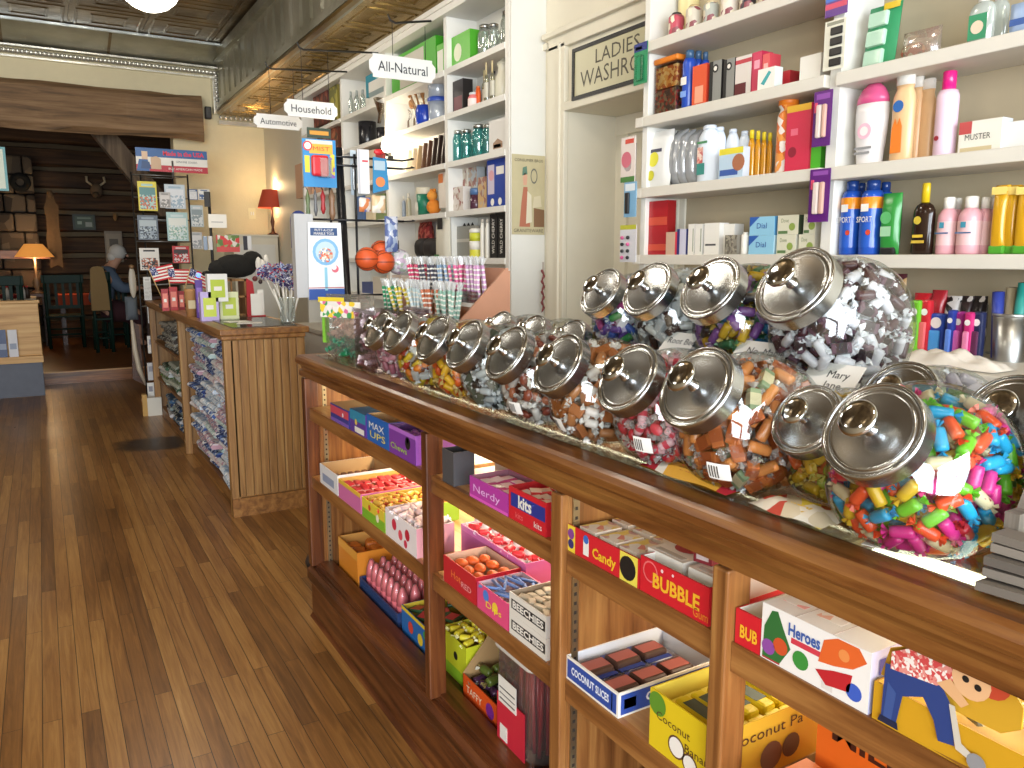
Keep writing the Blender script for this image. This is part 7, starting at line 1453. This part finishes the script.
# cabinet in the far corner with the red lamp
cb = thing('cabinet', 'tall cream cabinet in the far corner carrying the red shaded lamp', 'cabinet', (1.98, 8.7, 0)); zc_ = ony(272, 235, 8.55).z
MB().box(-.26, .19, -.2, .28, 0, zc_ - .02, cream).build('body', cb); MB().box(-.28, .2, -.22, .29, zc_ - .02, zc_, cream).build('cabinet_top', cb); MB().box(-.22, .16, -.206, -.2, .1, zc_ - .1, white).build('door', cb)
la = ony(272, 210, 8.62); lp = thing('table_lamp', 'small table lamp with red shade glowing on the corner cabinet', 'lamp', (la.x, 8.62, zc_), 0); lh = ony(272, 190, 8.62).z - zc_; sh0 = ony(272, 208, 8.62).z - zc_
MB().lathe([(.06, 0), (.06, .01), (.02, .03), (.012, .08), (.022, .14), (.01, .2), (.01, sh0 + .03)], mt('#4a2a1c', .4, .4), 14).build('lamp_base', lp)
redm = mt('#a03a22', .7, emit=.22, var=0); MB().lathe([(.145, sh0), (.09, lh)], redm, 24, cap0=False, cap1=False).build('lamp_shade', lp)
MB().ball((0, 0, (sh0 + lh) / 2), .03, mt('#ffe0a0', .3, emit=14, var=0), 10).build('bulb', lp)
point('lamp_light', (la.x, 8.62, zc_ + lh + .04), 5, (1, .68, .34), .05); point('lamp_light', (la.x - .02, 8.62, zc_ + sh0 - .03), 2.0, (1, .68, .34), .05)
facing('white double light switch plate on the far wall', 248, 208, 256, 219, 8.99, 'switch_plate', 'switch plate', lambda W, H: [('plate', MB().box(-W / 2, W / 2, 0, .008, 0, H, P('#d8cfa8'))), ('toggle', MB().box(-W * .2, -W * .05, -.012, 0, H * .35, H * .65, cwhite).box(W * .1, W * .25, -.012, 0, H * .35, H * .65, cwhite))])
facing('black wall speaker beside the hewn beam', 205, 106, 212, 119, 8.93, 'loudspeaker', 'speaker', lambda W, H: [('speaker_body', MB().box(-W / 2, W / 2, 0, .06, 0, H, black, None, .01)), ('grille', MB().quad(-W * .35, W * .35, H * .1, H * .9, -.001, P('#2c2c2c')))])
t = facing('round navy sign with white letters behind the toy rack', 290, 200, 308, 248, 6.0, 'round_sign', 'sign', lambda W, H: [('board', MB().prism([(-W / 2, 0), (W / 2, 0)] + [(W / 2 * math.cos(a * PI / 10), H * .6 + W * .55 * math.sin(a * PI / 10)) for a in range(11)], 0, .02, P('#24357e'))), ('lettering', MB().text('U.I.', H * .2, cwhite, TR(0, -.001, H * .42), W * .6))])
# ================================================================ log dining room through the opening
YL = 15.0; FB = .14
logm = wood('#2a1a0e', '#46301c', '#5e4428', 'X', .5, .8, bump=.6); chink = mt('#6a5c46', .9, var=.15, bump=.4)
lw = MB().box(-4.6, 4.2, YL + .05, YL + .2, FB, 3.9, chink)
z_ = FB + .0; k = 0
while z_ < 3.75:
    n = 18; h = .31
    for j in range(1):
        vs = []; fs = []
        for i in range(n + 1):
            x = -4.6 + 8.8 * i / n
            for (yy, zz) in ((.06, .0), (-.04, .03), (-.06, .15), (-.04, .26), (.06, .285)): vs.append((x, YL + yy + rnd.uniform(-.012, .012), z_ + zz + rnd.uniform(-.012, .012)))
        fs = [(i * 5 + q, i * 5 + q + 1, (i + 1) * 5 + q + 1, (i + 1) * 5 + q) for i in range(n) for q in range(4)]
        lw.add(vs, [tuple(reversed(f)) for f in fs], logm)
    z_ += .345
struct('wall_log', lw)
struct('wall_side_room', MB().box(4.1, 4.2, 9.2, YL + .2, 0, 3.9, logm))
jo = MB().box(-4.6, 4.2, 9.2, YL + .2, 3.75, 3.9, mt('#2e2016', .85))
for x in (-3.6, -2.6, -1.6, -.6, .4, 1.4, 2.4, 3.4): jo.box(x, x + .2, 9.2, YL, 3.5, 3.75, logm)
for yy in (10.6, 12.4, 14.2): jo.box(-4.6, 4.2, yy, yy + .22, 3.2, 3.5, logm)
struct('ceiling_back_room', jo)
# stone chimney
stone = pm(('#3f3428', '#54483a', '#2e261e', '#665844', '#4a3e30'), 3.2, .9)
ch = thing('fireplace', 'dark stone fireplace with plank mantel against the log wall', 'fireplace', (-1.2, 14.46, FB))
r_ = random.Random(9)
sb_ = MB()
for row in range(10):
    x = -1.25
    while x < 1.18:
        w = r_.uniform(.22, .42); h = .27
        if not (row < 4 and -.6 < x + w / 2 < .5):
            sb_.box(x, min(x + w - .015, 1.22), -.12 + r_.uniform(-.04, .04), .40, row * .285, row * .285 + h, stone, None, .03)
        x += w
sb_.build('stone_face', ch); MB().box(-1.4, 1.35, -.32, -.17, 1.30, 1.42, wood('#5a3418', '#80502a', '#9a6a3a', 'X')).build('mantel', ch); MB().box(-.62, .52, -.02, .38, 0, 1.12, mt('#0e0b08', .9)).build('firebox', ch)
# diagonal brace by the opening
br = thing('timber_brace', 'grey weathered timber brace slanting under the hewn beam', 'brace', (0, 9.22, 0))
a, b_, c_, d_ = ony(93, 142, 9.12), ony(118, 142, 9.12), ony(156, 180, 9.12), ony(133, 180, 9.12)
o = MB().prism([(a.x, 2.69), (b_.x, 2.69), (c_.x + .25, c_.z - .35), (d_.x + .25, d_.z - .35)], 0, .16, wood('#3a2e22', '#5a4a3a', '#74644e', 'Z', .5, .8)).build('brace', br)
# hanging hide, trophies, pictures
def wl(label, name, cat, x0, y0, x1, y1, mbf, Y=YL - .12): return facing(label, x0, y0, x1, y1, Y, name, cat, mbf)
hide = mt('#5e482e', .9, var=.25, bump=.5)
wl('tan animal hide hanging by the chimney in the log room', 'animal_hide', 'hide', 42, 190, 64, 268, lambda W, H: [('hide', MB().prism([(-W * .2, H), (W * .15, H), (W * .3, H * .85), (W * .5, H * .8), (W * .42, H * .55), (W * .5, H * .3), (W * .44, 0), (W * .1, H * .04), (-W * .4, 0), (-W * .5, H * .35), (-W * .38, H * .6), (-W * .5, H * .78), (-W * .3, H * .86)], 0, .03, hide)), ('head_fur', MB().ball((0, .0, H * .95), W * .2, hide, 10, 1, .6, 1.6))], Y=14.3)
wl('dark mounted animal head on the log wall', 'mounted_head', 'trophy', 86, 178, 106, 204, lambda W, H: [('head', MB().ball((0, -.1, H * .5), W * .36, mt('#6a5640', .95, bump=.5), 12, 1, 1.1, 1.3).ball((-W * .1, -.3, H * .3), W * .2, mt('#54442f', .95), 10, 1, 1.3, 1)), ('horn', MB().tube([(-W * .2, -.1, H * .7), (-W * .5, -.12, H * .85), (-W * .5, -.12, H * 1.05)], .02, mt('#b8a888', .5), 6).tube([(W * .2, -.1, H * .7), (W * .5, -.12, H * .85), (W * .45, -.12, H * 1.05)], .02, mt('#b8a888', .5), 6))])
wl('small tan mounted head lower on the log wall', 'mounted_head', 'trophy', 111, 208, 119, 226, lambda W, H: [('head', MB().ball((0, -.05, H * .5), W * .4, mt('#8a6c44', .95, bump=.4), 10, .9, 1, 1.7))])
wl('green framed picture with pale cards on the log wall', 'framed_picture', 'picture', 72, 214, 96, 230, lambda W, H: [('picture_frame', MB().box(-W / 2, W / 2, 0, .04, 0, H, mt('#1f2c20', .5))), ('picture', MB().quad(-W * .4, W * .4, H * .12, H * .88, -.002, mt('#34482f', .5)).quad(W * .05, W * .35, H * .2, H * .5, -.004, P('#8a9080')).quad(-W * .3, -W * .1, H * .35, H * .55, -.004, P('#8a9a80')).quad(-W * .3, W * .3, H * .7, H * .8, -.004, P('#6a7a60')))])
wl('grey framed picture above the seated person', 'framed_picture', 'picture', 104, 231, 124, 262, lambda W, H: [('picture_frame', MB().box(-W / 2, W / 2, 0, .04, 0, H, mt('#7a7060', .5))), ('picture', MB().quad(-W * .42, W * .42, H * .08, H * .92, -.002, mt('#8a8270', .5)).quad(-W * .25, W * .25, H * .5, H * .75, -.004, mt('#4a4438', .5)))])
wl('dark round wreath hanging beside the chimney', 'wreath', 'wreath', 8, 172, 32, 192, lambda W, H: [('wreath', MB().lathe([(W * .3, -.03), (W * .5, 0), (W * .3, .03), (W * .18, 0), (W * .3, -.03)], mt('#14140f', .95, bump=.6), 20, TR(0, 0, H * .5, rx=PI / 2), True, False, False))], Y=14.3)
# tables, lamp, chairs
dk = wood('#2a160c', '#4a2a16', '#6a4022', 'X', 1, .4)
tbl = thing('dining_table', 'dining table with white cloth and red dishes in the log room', 'table', (-.38, 12.9, FB))
MB().box(-1.2, .28, -.45, .45, .72, .76, dk).build('tabletop', tbl)
for x, y in ((-1.1, -.38), (.2, -.38), (-1.1, .38), (.2, .38)): MB().box(x - .04, x + .04, y - .04, y + .04, 0, .72, dk).build('leg', tbl)
tcl = tag(MB().box(-.61, -.08, 12.42, 13.37, .901, .908, mt('#b8b0a0', .8)).box(-.61, -.08, 12.42, 12.43, .66, .9, mt('#b8b0a0', .8)).build('tablecloth'), 'pale tablecloth draped over the log room table', 'tablecloth')
for k, (px, py, c1) in enumerate(((20, 284, '#a8282a'), (6, 282, '#8a2020'))):
    p = ony(px - 8, py, 12.75); t = thing('dish', '%s dish on the log room table' % ('bright red', 'deep red', 'orange red', 'rust')[k], 'dish', (p.x, 12.75, .909), 0); MB().lathe([(.04, 0), (.10, .05), (.11, .055), (.09, .05), (.03, .01)], P(c1), 16).build('dish', t)
for k, (px, c1) in enumerate(((28, '#c8c4bc'), (32, '#3a2a20'), (12, '#b8b4ac'))):
    p = ony(px - 6, 280, 12.6); t = thing('shaker', '%s condiment bottle on the log room table' % ('white capped', 'brown', 'pale')[k], 'bottle', (p.x, 12.6, .909), 0); MB().lathe([(.03, 0), (.03, .10), (.014, .13), (.014, .15)], P(c1), 12).build('bottle_body', t); MB().lathe([(.016, .15), (.016, .17)], P('#b8242a'), 10).build('cap', t)
pl = ony(35, 262, 13.9); lt = thing('table_lamp', 'glowing table lamp with tan pleated shade in the log room', 'lamp', (pl.x, 13.9, FB), 0); z0, z1 = ony(35, 257, 13.9).z - FB, ony(35, 244, 13.9).z - FB
MB().lathe([(.26, z0), (.12, z1)], mt('#c8823a', .8, emit=.9, var=.1), 24, cap0=False, cap1=False).build('lamp_shade', lt); MB().lathe([(.09, .78), (.09, .8), (.03, .84), (.06, .95), (.02, 1.05), (.015, z0 + .05)], mt('#6a5a44', .4), 14).build('lamp_base', lt); MB().ball((0, 0, z0 + .1), .045, mt('#ffd890', .3, emit=12, var=0), 10).build('bulb', lt)
st_ = thing('side_table', 'dark side table under the glowing log room lamp', 'table', (pl.x, 13.95, FB), 0); MB().box(-.16, .12, -.2, .25, .74, .78, dk).build('tabletop', st_)
for x, y in ((-.12, -.15), (.08, -.15), (-.12, .2), (.08, .2)): MB().box(x - .03, x + .03, y - .03, y + .03, 0, .74, dk).build('leg', st_)
point('lamp_light', (pl.x, 13.86, FB + z0 - .02), 9, (1, .66, .34), .06); point('lamp_light', (pl.x, 13.9, FB + z1 + .05), 9, (1, .66, .34), .06)
gr = mt('#0f2a22', .55, spec=.25)
def chair(label, px0, px1, ytop, Y, z0=FB, sc=None):
    a = ony(px0, ytop, Y); b_ = ony(px1, ytop, Y); W = b_.x - a.x; H = a.z - z0
    t = thing('dining_chair', label, 'chair', ((a.x + b_.x) / 2, Y, z0), 0, 'green dining chairs'); D = .42; S = .48
    for s_ in (-1, 1):
        MB().cyl((s_ * W * .42, 0, 0), (s_ * W * .45, 0, H), .024, .022, gr, 10).build('leg', t); MB().cyl((s_ * W * .44, D, 0), (s_ * W * .42, D, S), .024, .024, gr, 10).build('leg', t)
    MB().box(-W * .5, W * .5, -.03, D + .03, S - .03, S, gr, None, .01).build('seat', t)
    bk = MB().box(-W * .52, W * .52, -.02, .02, H - .12, H, gr, None, .008).box(-W * .45, W * .45, -.015, .015, S + .1, S + .15, gr)
    for i in range(5): bk.box(-W * .36 + i * W * .18 - .018, -W * .36 + i * W * .18 + .018, -.008, .008, S + .13, H - .1, gr)
    bk.build('backrest', t); MB().cyl((-W * .42, 0, .2), (W * .42, 0, .2), .014, .014, gr, 8).cyl((-W * .42, D, .25), (W * .42, D, .25), .014, .014, gr, 8).build('stretcher', t)
    return t
c1 = chair('dark green wooden chair facing away in the middle of the log room', 41, 82, 275, 13.3)
c2 = chair('dark green wooden chair partly hidden by the pale wood bench', -18, 22, 276, 11.6)
chair('dark green chair under the seated person', 100, 126, 284, 12.9)
# person at the table
skin = mt('#b88a70', .6); hair = mt('#c8c4bc', .9, bump=.4); top_ = mt('#56667a', .85, bump=.2); skirt = mt('#3a1a20', .9)
pp_ = ony(112, 300, 12.7); pz0 = FB
pr = thing('person', 'white haired person in a grey blue top seated bending over a table', 'person', (pp_.x - .1, 12.75, pz0), 0); pr.scale = (1.1, 1.1, 1.1)
def skin_obj(name, pts, edges, rad, m_, parent, sub=2):
    me = bpy.data.meshes.new(name); me.from_pydata(pts, edges, []); me.materials.append(m_)
    o = bpy.data.objects.new(name, me); COL.objects.link(o); o.parent = parent
    sk = o.modifiers.new('skin', 'SKIN'); 
    me.skin_vertices[0].data[0].use_root = True
    for v, r in zip(me.skin_vertices[0].data, rad): v.radius = (r, r) if not isinstance(r, tuple) else r
    sk.use_smooth_shade = True
    ss = o.modifiers.new('sub', 'SUBSURF'); ss.levels = sub; ss.render_levels = sub
    return o
# seated facing +X and slightly away, leaning forward
B = [(-.05, 0, .52), (-.03, 0, .72), (.04, 0, .95), (.10, 0, 1.06), (.16, 0, 1.13), (.21, 0, 1.22), (.24, 0, 1.31),
     (.06, .17, 1.0), (.20, .20, .82), (.42, .10, .80), (.06, -.17, 1.0), (.20, -.20, .80), (.42, -.10, .80),
     (.05, .10, .50), (.38, .11, .50), (.36, .11, .12), (.46, .12, .06), (.05, -.10, .50), (.38, -.11, .50), (.36, -.11, .12), (.46, -.12, .06)]
E_ = [(0, 1), (1, 2), (2, 3), (3, 4), (4, 5), (5, 6), (2, 7), (7, 8), (8, 9), (2, 10), (10, 11), (11, 12), (0, 13), (13, 14), (14, 15), (15, 16), (0, 17), (17, 18), (18, 19), (19, 20)]
Rr = [(.15, .13), (.15, .14), (.16, .12), (.09, .08), (.055, .055), (.085, .075), (.06, .06), .075, .055, .035, .075, .055, .035, .10, .08, .05, .04, .10, .08, .05, .04]
skin_obj('body', B, E_, Rr, skin, pr)
skin_obj('shirt', [(-.05, 0, .56), (-.03, 0, .72), (.04, 0, .95), (.09, 0, 1.05), (.06, .17, 1.0), (.20, .20, .82), (.34, .14, .805), (.06, -.17, 1.0), (.20, -.20, .80), (.34, -.14, .805)], [(0, 1), (1, 2), (2, 3), (2, 4), (4, 5), (5, 6), (2, 7), (7, 8), (8, 9)], [(.175, .16), (.175, .165), (.185, .145), (.10, .09), .095, .072, .055, .095, .072, .055], top_, pr)
skin_obj('skirt', [(-.06, 0, .53), (.10, 0, .50), (.38, 0, .48), (.40, 0, .22)], [(0, 1), (1, 2), (2, 3)], [(.2, .18), (.22, .17), (.21, .15), (.2, .12)], skirt, pr)
MB().ball((.20, 0, 1.265), .10, hair, 14, 1.05, 1.02, 1.05).ball((.145, 0, 1.21), .07, hair, 12).build('hair', pr)
f_ = MB().ball((.315, 0, 1.22), .016, skin, 8, 1.2, .8, 1.2)
for s_ in (-1, 1): f_.ball((.295, s_ * .035, 1.25), .011, P('#e0dcd4'), 8).ball((.304, s_ * .035, 1.25), .006, P('#3a2a20'), 8)
f_.ball((.296, 0, 1.178), .018, P('#9a5a50'), 8, .6, 1.3, .35).build('face', pr)
hd_ = MB()
for s_ in (-1, 1):
    hd_.ball((.45, s_ * .09, .80), .036, skin, 10, 1.2, .9, .45)
    for q in range(4): hd_.tube([(.475, s_ * .09 + (q - 1.5) * .017, .80), (.51, s_ * .09 + (q - 1.5) * .019, .797), (.535 - abs(q - 1.5) * .006, s_ * .09 + (q - 1.5) * .019, .785)], [.009, .0085, .007], skin, 6)
    hd_.tube([(.44, s_ * .09 - s_ * .03, .80), (.465, s_ * .09 - s_ * .055, .795), (.485, s_ * .09 - s_ * .058, .788)], [.0105, .009, .007], skin, 6)
hd_.build('hands', pr)
t2_ = thing('dining_table', 'small dark table in front of the seated person', 'table', (pp_.x + .75, 12.75, FB), 0); MB().box(-.33, .35, -.4, .4, .735, .765, dk).build('tabletop', t2_)
for x, y in ((-.25, -.35), (.28, -.35), (-.25, .35), (.28, .35)): MB().box(x - .03, x + .03, y - .03, y + .03, 0, .735, dk).build('leg', t2_)
co = facing('tan shearling coat draped on a chair back beside the person', 88, 266, 110, 310, 12.3, 'coat', 'coat', lambda W, H: [('coat_body', MB().prism([(-W * .5, 0), (W * .5, 0), (W * .46, H * .6), (W * .3, H * .95), (0, H), (-W * .4, H * .94), (-W * .48, H * .5)], -.06, .06, mt('#8a7048', .95, bump=.5))), ('collar', MB().ball((0, -.02, H * .95), W * .3, mt('#a08a60', .95, bump=.5), 10, 1.2, .6, .4))])
cc = chair('dark green chair with the tan shearling coat over its back', 90, 109, 272, 12.42)
facing('white long eared ornament hanging by the passage edge', 127, 265, 138, 299, 8.9, 'hanging_ornament', 'ornament', lambda W, H: [('ornament', MB().ball((0, 0, H * .5), W * .45, P('#b8b0a0'), 14, 1, .3, H / W * 1.05)), ('knob', MB().ball((0, -.01, H * .95), W * .3, P('#8a6a48'), 10))])
facing('grey blue cushion standing below the white ornament', 125, 297, 139, 320, 8.9, 'grey_cushion', 'cushion', lambda W, H: [('cushion', pouch_mb(W, H, .12, P('#5a626a', .8)))])
facing('long curved white horn hanging against the passage edge', 131, 320, 147, 385, 8.75, 'horn', 'horn', lambda W, H: [('horn', MB().tube([(-W * .45, 0, H), (-W * .4, 0, H * .8), (-W * .35, 0, H * .55), (-W * .1, 0, H * .25), (W * .4, 0, 0)], [.012, .02, .025, .025, .012], P('#c0b4a0'), 8)), ('dark_plank', MB().prism([(-W * .7, H * .1), (W * .3, 0), (W * .2, H * .9), (-W * .5, H)], .03, .06, dk))])
t = thing('floor_box', 'small white box on the floor under the card spinner', 'box', onz(154, 412, 0) + Vector((0, -.2, 0)), 0); MB().box(-.07, .05, 0, .1, 0, .17, P('#d0ccc0')).box(-.11, -.07, .02, .1, 0, .2, P('#b8904a')).build('box_body', t)
# pale wood bench with grey base just inside the opening
BY = 9.73
bn = thing('pine_bench', 'pale pine settle with grey painted base beyond the opening', 'bench', (-.6, BY, 0)); pine = wood('#a87a44', '#c89c60', '#dcb87c', 'X', .6, .5); gp = mt('#5f6470', .6, var=.12)
MB().box(-.8, .54, -.02, .6, .0, .36, gp).build('base', bn); MB().box(-.8, .555, -.05, .62, .36, .43, pine).build('seat', bn); MB().box(-.8, .55, .02, .10, .43, .98, pine).box(-.8, .565, .0, .12, .98, 1.01, pine).build('backrest', bn, bevel=.005)
for k, (x0, x1, c1, lab) in enumerate(((-3, 7, '#3a4a70', 'navy leaflet leaning on the pine bench'), (7, 18, '#d0d0d4', 'white leaflet leaning beside the navy one on the pine bench'))):
    a = ony(x0, 330, BY - .03); b_ = ony(x1, 347, BY - .03); t = thing('leaflet', lab, 'leaflet', ((a.x + b_.x) / 2, BY - .03, .43), 0); MB().box(-(b_.x - a.x) / 2, (b_.x - a.x) / 2, 0, .006, 0, a.z - .43, P(c1)).quad(-.03, .03, .08, .14, -.001, P('#8a94a8')).build('leaflet', t)
facing('pale sign with teal edge hanging at the near side of the opening', -30, 145, 9, 191, 8.6, 'hanging_sign', 'sign', lambda W, H: [('sign_panel', MB().box(-W / 2 + .02, W / 2 - .02, -.002, .012, .02, H - .02, P('#c8d0c0'))), ('sign_frame', MB().box(-W / 2, W / 2, 0, .02, 0, .02, P('#5a9aa0')).box(-W / 2, W / 2, 0, .02, H - .02, H, P('#5a9aa0')).box(W / 2 - .02, W / 2, 0, .02, .02, H - .02, P('#5a9aa0')).box(-W / 2, -W / 2 + .02, 0, .02, .02, H - .02, P('#5a9aa0'))), ('hanging_wire', MB().cyl((-W * .3, .01, H), (-W * .3, .01, 3.5 - ony(0, 191, 8.6).z), .004, .004, black, 6))])
ot = thing('dining_table', 'far dining table under an orange red cloth behind the green chair', 'table', (.55, 14.1, FB)); MB().box(-.36, .36, -.3, .3, .72, .75, dk).build('tabletop', ot)
for x, y in ((-.3, -.24), (.3, -.24), (-.3, .24), (.3, .24)): MB().box(x - .03, x + .03, y - .03, y + .03, 0, .72, dk).build('leg', ot)
tag(MB().box(.18, .92, 13.79, 14.41, FB + .751, FB + .757, mt('#a8401e', .8)).box(.18, .92, 13.785, 13.79, FB + .6, FB + .757, mt('#a8401e', .8)).build('tablecloth'), 'orange red tablecloth on the far log room table', 'tablecloth')
point('room_light', (-.6, 11.6, 3.0), 11, (1, .74, .48), .2)
# ---- grey bag rack at the near end of the showcase
gw = wood('#4a443c', '#6a6258', '#857c70', 'Z', 1.2, .7); bagm = [mt(c, .75, var=.06) for c in ('#6d655b', '#7a7268', '#5e574f', '#82796e')]
gy_ = .40
br_ = thing('bag_rack', 'weathered grey slatted rack of folded paper bags at the near end of the case', 'rack', (.93, .37, CZ), FACE_X)
YZ = Matrix(((0, 1, 0, 0), (1, 0, 0, 0), (0, 0, 1, 0), (0, 0, 0, 1)))
pf = [(-.005, .0), (.30, 0), (.30, .10), (.255, .36), (.175, .36), (.02, .085), (-.005, .085)]
for x_ in (-.09, .25): MB().prism(pf, 0, .016, gw, TR(x_, 0, 0) @ YZ).build('side_panel', br_)
LV = ((-.062, .0, 5), (.045, .112, 3), (.095, .202, 3), (.15, .29, 2))
for (y0, z0, n) in LV[1:]: MB().box(-.074, .25, y0, y0 + .13, z0 - .012, z0, gw).box(-.074, .25, y0 - .008, y0, z0 - .03, z0 + .004, gw).build('step', br_)
MB().box(-.074, .25, .262, .272, .0, .34, gw).build('back_board', br_)
for lv, (y0, z0, n) in enumerate(LV):
    for k in range(n):
        N = 10; vs = []
        for i in range(N + 1):
            u = i / N; x = (-.085 if lv == 0 else -.07) + (.33 if lv == 0 else .315) * u; zz = z0 + .002 + k * .0118 + .005 * math.sin(PI * u * 1.3 + k * .4 + lv) + .003
            for yy in (y0 + (.006 * (k % 2) + .006 * k if lv == 0 else .004), y0 + (.055 if lv == 0 else .12)):
                for dz in (0, .0098): vs.append((x, yy, zz + dz))
        fs = []
        for i in range(N):
            a = i * 4; b_ = a + 4
            fs += [(a, b_, b_ + 1, a + 1), (a + 1, b_ + 1, b_ + 3, a + 3), (a + 3, b_ + 3, b_ + 2, a + 2), (a + 2, b_ + 2, b_, a)]
        fs += [(0, 1, 3, 2), (N * 4, N * 4 + 2, N * 4 + 3, N * 4 + 1)]
        t = MB().add(vs, fs, bagm[(k + lv) % 4]).build('paper_bag')
        t.matrix_world = Matrix.Translation(br_.location) @ Euler(br_.rotation_euler).to_matrix().to_4x4()
        tag(t, 'folded grey paper bag, %s on the %s step of the grey bag rack' % (('lowest', 'second', 'third', 'fourth', 'fifth', 'topmost')[k if k < n - 1 else 5], ('bottom', 'second', 'third', 'top')[lv]), 'paper bag', 'folded bags in the rack')
